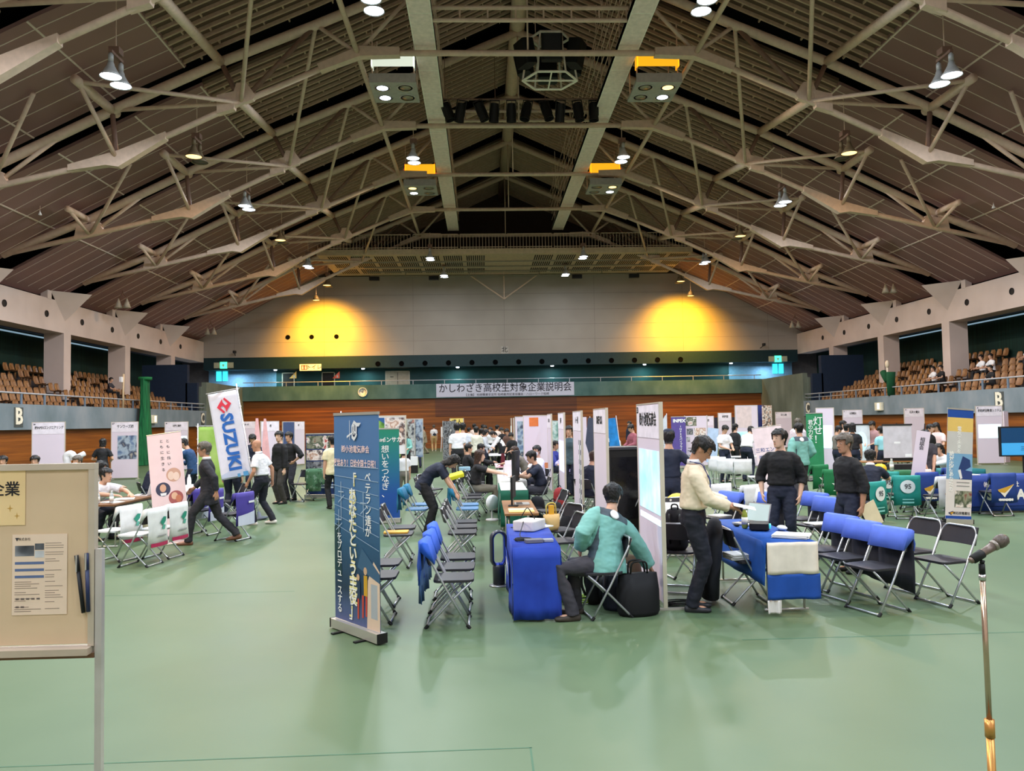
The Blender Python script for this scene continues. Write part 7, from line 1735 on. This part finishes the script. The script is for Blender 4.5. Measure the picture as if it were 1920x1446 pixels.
PP('man in a white short-sleeved shirt with his back turned, left of two', W(858, 24.8), 182, 'stand', 1.84, C_WHITE, C_BLACK)
PP('man in a pale shirt with his back turned, right of two', W(868, 25.8), 175, 'stand', 1.84, mat((214, 218, 230), .75), C_BLACK)
PP('person in a cream jacket with a black strap at the far booths', W(893, 28.5), 170, 'stand', 1.70, mat((220, 216, 200), .75), C_BLACK, sleeve='long', hem='out')
PP('person in black standing beside the cream jacket', W(903, 30.0), 175, 'stand', 1.62, C_BLACK, C_BLACK, sleeve='long')
for u, y, c, p_, h_, lab in ((879, 38, C_WHITE, 'stand', 1.6, 'far student in white left of the cream jacket'), (889, 42, mat((226, 206, 200), .8), 'stand', 1.76, 'far person in pale pink above the cream jacket'), (912, 36, C_NAVY, 'stand_down', 1.72, 'far person in navy above the grey cardigan'), (921, 34.6, C_WHITE, 'stand', 1.62, 'far person in white beside the navy one'), (932, 38, mat((220, 200, 190), .8), 'stand', 1.7, 'far light-haired person above the woman in a vest'), (943, 34, C_BLACK, 'stand_down', 1.62, 'far person in black right of the woman in a vest'), (953, 31, mat((96, 70, 60), .8), 'stand_down', 1.6, 'far person in brown beside the far aisle boards'), (961, 27, C_BLACK, 'stand_down', 1.5, 'dark-haired person before the far aisle boards'), (905, 45, C_BLACK, 'stand', 1.7, 'far dark figure by the end wall')):
    PP(lab, W(u, y), 150 if y > 36 else -40, p_, h_, c, C_BLACK, detail=0)
PP('woman in a teal jacket with a lanyard walking up the far aisle', fl(761, 893), 0, 'hold', 1.60, C_TEAL, C_BLACK, S_BLACK, sleeve='long', hem='out', hair='bob', hcol=HAIRB, extra=lanyard((40, 60, 110)))
PP('person in white at the edge of the green to blue banner', W(757, 19.6), 200, 'stand', 1.25, C_WHITE, C_GREY, detail=0)
PP('man in a navy jacket by the blue poster board', W(783, 34), 200, 'stand', 1.70, C_NAVY, C_NAVY, sleeve='long', detail=0)
PP('woman in a patterned dress walking along the end wall', fl(797, 851), -80, 'walk_small', 1.66, C_DRESS, C_DRESS, sleeve='roll', hem='coat', hair='short', detail=0)
PP('man in a white shirt with a dark sling bag by the end wall', fl(814, 846), 185, 'stand', 1.70, C_WHITE, C_KHAKI, S_WHITE, detail=0, hcol=HAIRG, extra=shoulder_bag(C_NAVY))
# right
PP('man in a dark cap behind the nearest board', W(1256, 12.4), 170, 'akimbo', 1.70, C_NAVY, C_NAVY, sleeve='long', detail=1, extra=cap(C_NAVY))
PP('man in a dark green jacket behind the fourth board', W(1069, 19.5), -20, 'stand', 1.74, mat((70, 90, 100), .8), C_NAVY, sleeve='long', hem='out')
PP('person in blue light seated behind the fourth board', W(1041, 22.9), 60, 'sit', 1.7, mat((50, 60, 150), .7), C_NAVY, sleeve='long')  # the blue light is put into the shirt colour
PP('person seated in lavender behind the fourth board', W(1070, 20.6), -30, 'sit_table', 1.7, mat((170, 160, 210), .8), C_NAVY, sleeve='long')
PP('person in navy seated with the back turned behind the checkered board', W(1106, 15.6), 130, 'sit_table', 1.70, C_NAVY, C_NAVY, hcol=HAIRB)
PP('woman in a black vest with her back turned beside the second board', W(1149, 23.0), 170, 'stand', 1.62, C_WHITE, C_BLACK, sleeve='short', hair='bob', extra=apron(C_BLACK))
PP('person in a rose shirt standing left of the nearest board', W(1188, 25.5), -70, 'stand_down', 1.72, mat((150, 84, 96), .8), C_NAVY, sleeve='long', hem='out')
PP('far person in dark clothes beyond the rose shirt', W(1182, 38), -60, 'stand', 1.76, C_NAVY, C_NAVY, sleeve='long', detail=0)
PP('man in white short sleeves bending his head at the far right booth', W(1358, 23.4), 20, 'stand_down', 1.66, C_WHITE, C_NAVY, loose=.01)
PP('man in white leaning over the table before the lit screen', W(1402, 23.6), 140, 'stoop', 1.74, C_WHITE, C_NAVY, loose=.01)
PP('woman in black with tied hair between the two men in white', W(1378, 26.0), 120, 'stand', 1.66, C_BLACK, C_BLACK, hair='pony', sleeve='long', detail=0)
PP('man in a teal jacket with his back turned before the green banner', (fl(1512, 944)[0], 17.6), 190, dict(RH=(-.2, -.14, .95), LH=(.22, -.04, .88)), 1.72, C_JACKET, C_CHAR, S_BLACK, sleeve='long', hem='out', loose=.02, detail=1, topname='jacket', extra=yoke(C_TEALD))
PP('older man in a pale shirt left of the green banner', W(1497, 25.0), 140, 'stand', 1.80, mat((234, 214, 222), .75), C_NAVY, sleeve='long', hcol=HAIRG)
PP('person with a brown hood behind the young man in black', W(1490, 19.0), 150, 'sit', 1.8, mat((150, 110, 50), .8), C_CHAR, hair='bob', hcol=mat((150, 110, 50), .6))
PP('seated man in navy with his back turned on a teal-covered chair', (px(1632, 13.9), 13.9), 150, 'sit_table', 1.70, C_NAVY, C_BLACK, S_BLACK, detail=1, extra=c_wh)
for u, y, rz, p_, h_, c, hr, lab in ((1570, 22.4, 100, 'stand_down', 1.60, C_GREY, 'short', 'visitor in grey bending beside the green banner board'), (1588, 23.2, 110, 'stand', 1.62, C_BLACK, 'short', 'visitor in black seen from behind, left of the pale screen'), (1600, 21.6, 160, 'stand', 1.66, C_BLACK, 'bob', 'dark-haired visitor in black right before the pale screen'), (1580, 26, 60, 'point', 1.70, mat((206, 180, 170), .8), 'short', 'visitor raising a hand behind the group'), (1640, 24, -60, 'stand_down', 1.70, mat((170, 130, 130), .8), 'short', 'man in a rose-grey top left of the portable screen'), (1655, 22, 190, 'stand', 1.55, mat((150, 210, 220), .7), 'short', 'person in a pale blue shirt at the edge of the portable screen')):
    PP(lab, W(u, y), rz, p_, h_, c, C_NAVY, hair=hr, detail=0 if y > 21.7 else 1)
PP('woman in black with hands clasped behind her back', W(1738, 16.0), 172, 'behind', 1.56, C_CHAR, C_BLACK, S_BLACK, hair='bob', detail=1, hem='out')
PP('woman in a pale pink blouse holding a paper behind the woman in black', W(1760, 22), -60, 'stand_down', 1.64, mat((236, 206, 204), .8), C_BLACK, hair='long', detail=0)
PP('person in a dark tank top left of the pink blouse', W(1744, 21), 30, 'stand', 1.60, C_BLACK, C_BLACK, hair='short', detail=0)
PP('person in a white shirt leaning over the teal table', W(1776, 18.0), -70, 'sit_lean', 1.7, C_WHITE, C_NAVY, hair='short', sleeve='long', detail=0)
# balcony spectators on the right
def seatpos(row_, y): return (XR+.25+.7*(row_+.35), y, 2.3+.33*row_)
for row_, y, c, lab in ((3, 36.4, C_WHITE, 'spectator in white on the right balcony, left of two together'), (3, 35.7, C_WHITE, 'spectator in white on the right balcony, right of two together'), (2, 39.2, C_WHITE, 'spectator in white and black seated alone on the right balcony'), (2, 38.5, C_BLACK, 'spectator in black beside the lone one on the right balcony'), (4, 34.1, C_WHITE, 'spectator in white at the right edge, upper balcony row'), (1, 33.6, C_BLACK, 'spectator in black at the right balcony rail')):
    p = seatpos(row_, y); person(lab, p[0]-.06, p[1], -90, 'sit', 1.7, c, C_BLACK, detail=0, z=p[2], hem='out')
for y, lab in ((43.6, 'spectator in dark clothes on the left balcony beside the green net'),):
    person(lab, XL-.25-.7*3.35+.06, y, 90, 'sit', 1.7, C_CHAR, C_BLACK, detail=0, z=2.3+.33*3)
# far seated visitors need chairs of their own
far = [(W(66, 18.5), 10), (W(146, 18.0), -20), (W(6, 18.8), 10), (W(282, 17.2), 120), ((-6.72, 14.15), 66), ((-7.35, 15.4), 120), ((-.12, 17.0), 88), ((1.12, 16.4), -88), ((1.28, 19.0), -60), ((1.10, 21.5), -90), (W(878, 21.6), 110), (W(893, 22.2), 100), (W(1041, 22.9), 60), (W(1070, 20.6), -30), (W(1106, 15.6), 130), (W(1490, 19.0), 150), (W(1776, 18.0), -70)]
who = ['left head above the notice board', 'masked person above the notice board', 'person at the left photo edge', 'person in navy behind the pink banner', 'young man leaning on the left booth table', 'person with tied hair at the left booth', 'woman in black at the white table', 'man in the navy polo', 'masked young man in white', 'brown-haired person at the leaflet table', 'student with a red tie', 'student right of the red-tied one', 'person in blue light', 'person in lavender', 'person in navy behind the checkered board', 'hooded person behind the young man in black', 'person in white at the teal table']
row(chair0, [p for p, _ in far], [a for _, a in far], ['black folding chair under the %s' % w_ for w_ in who], BLK)
for d in del_later:
    if '_used' in d: del d['_used']
bake_people(); bake_texts()
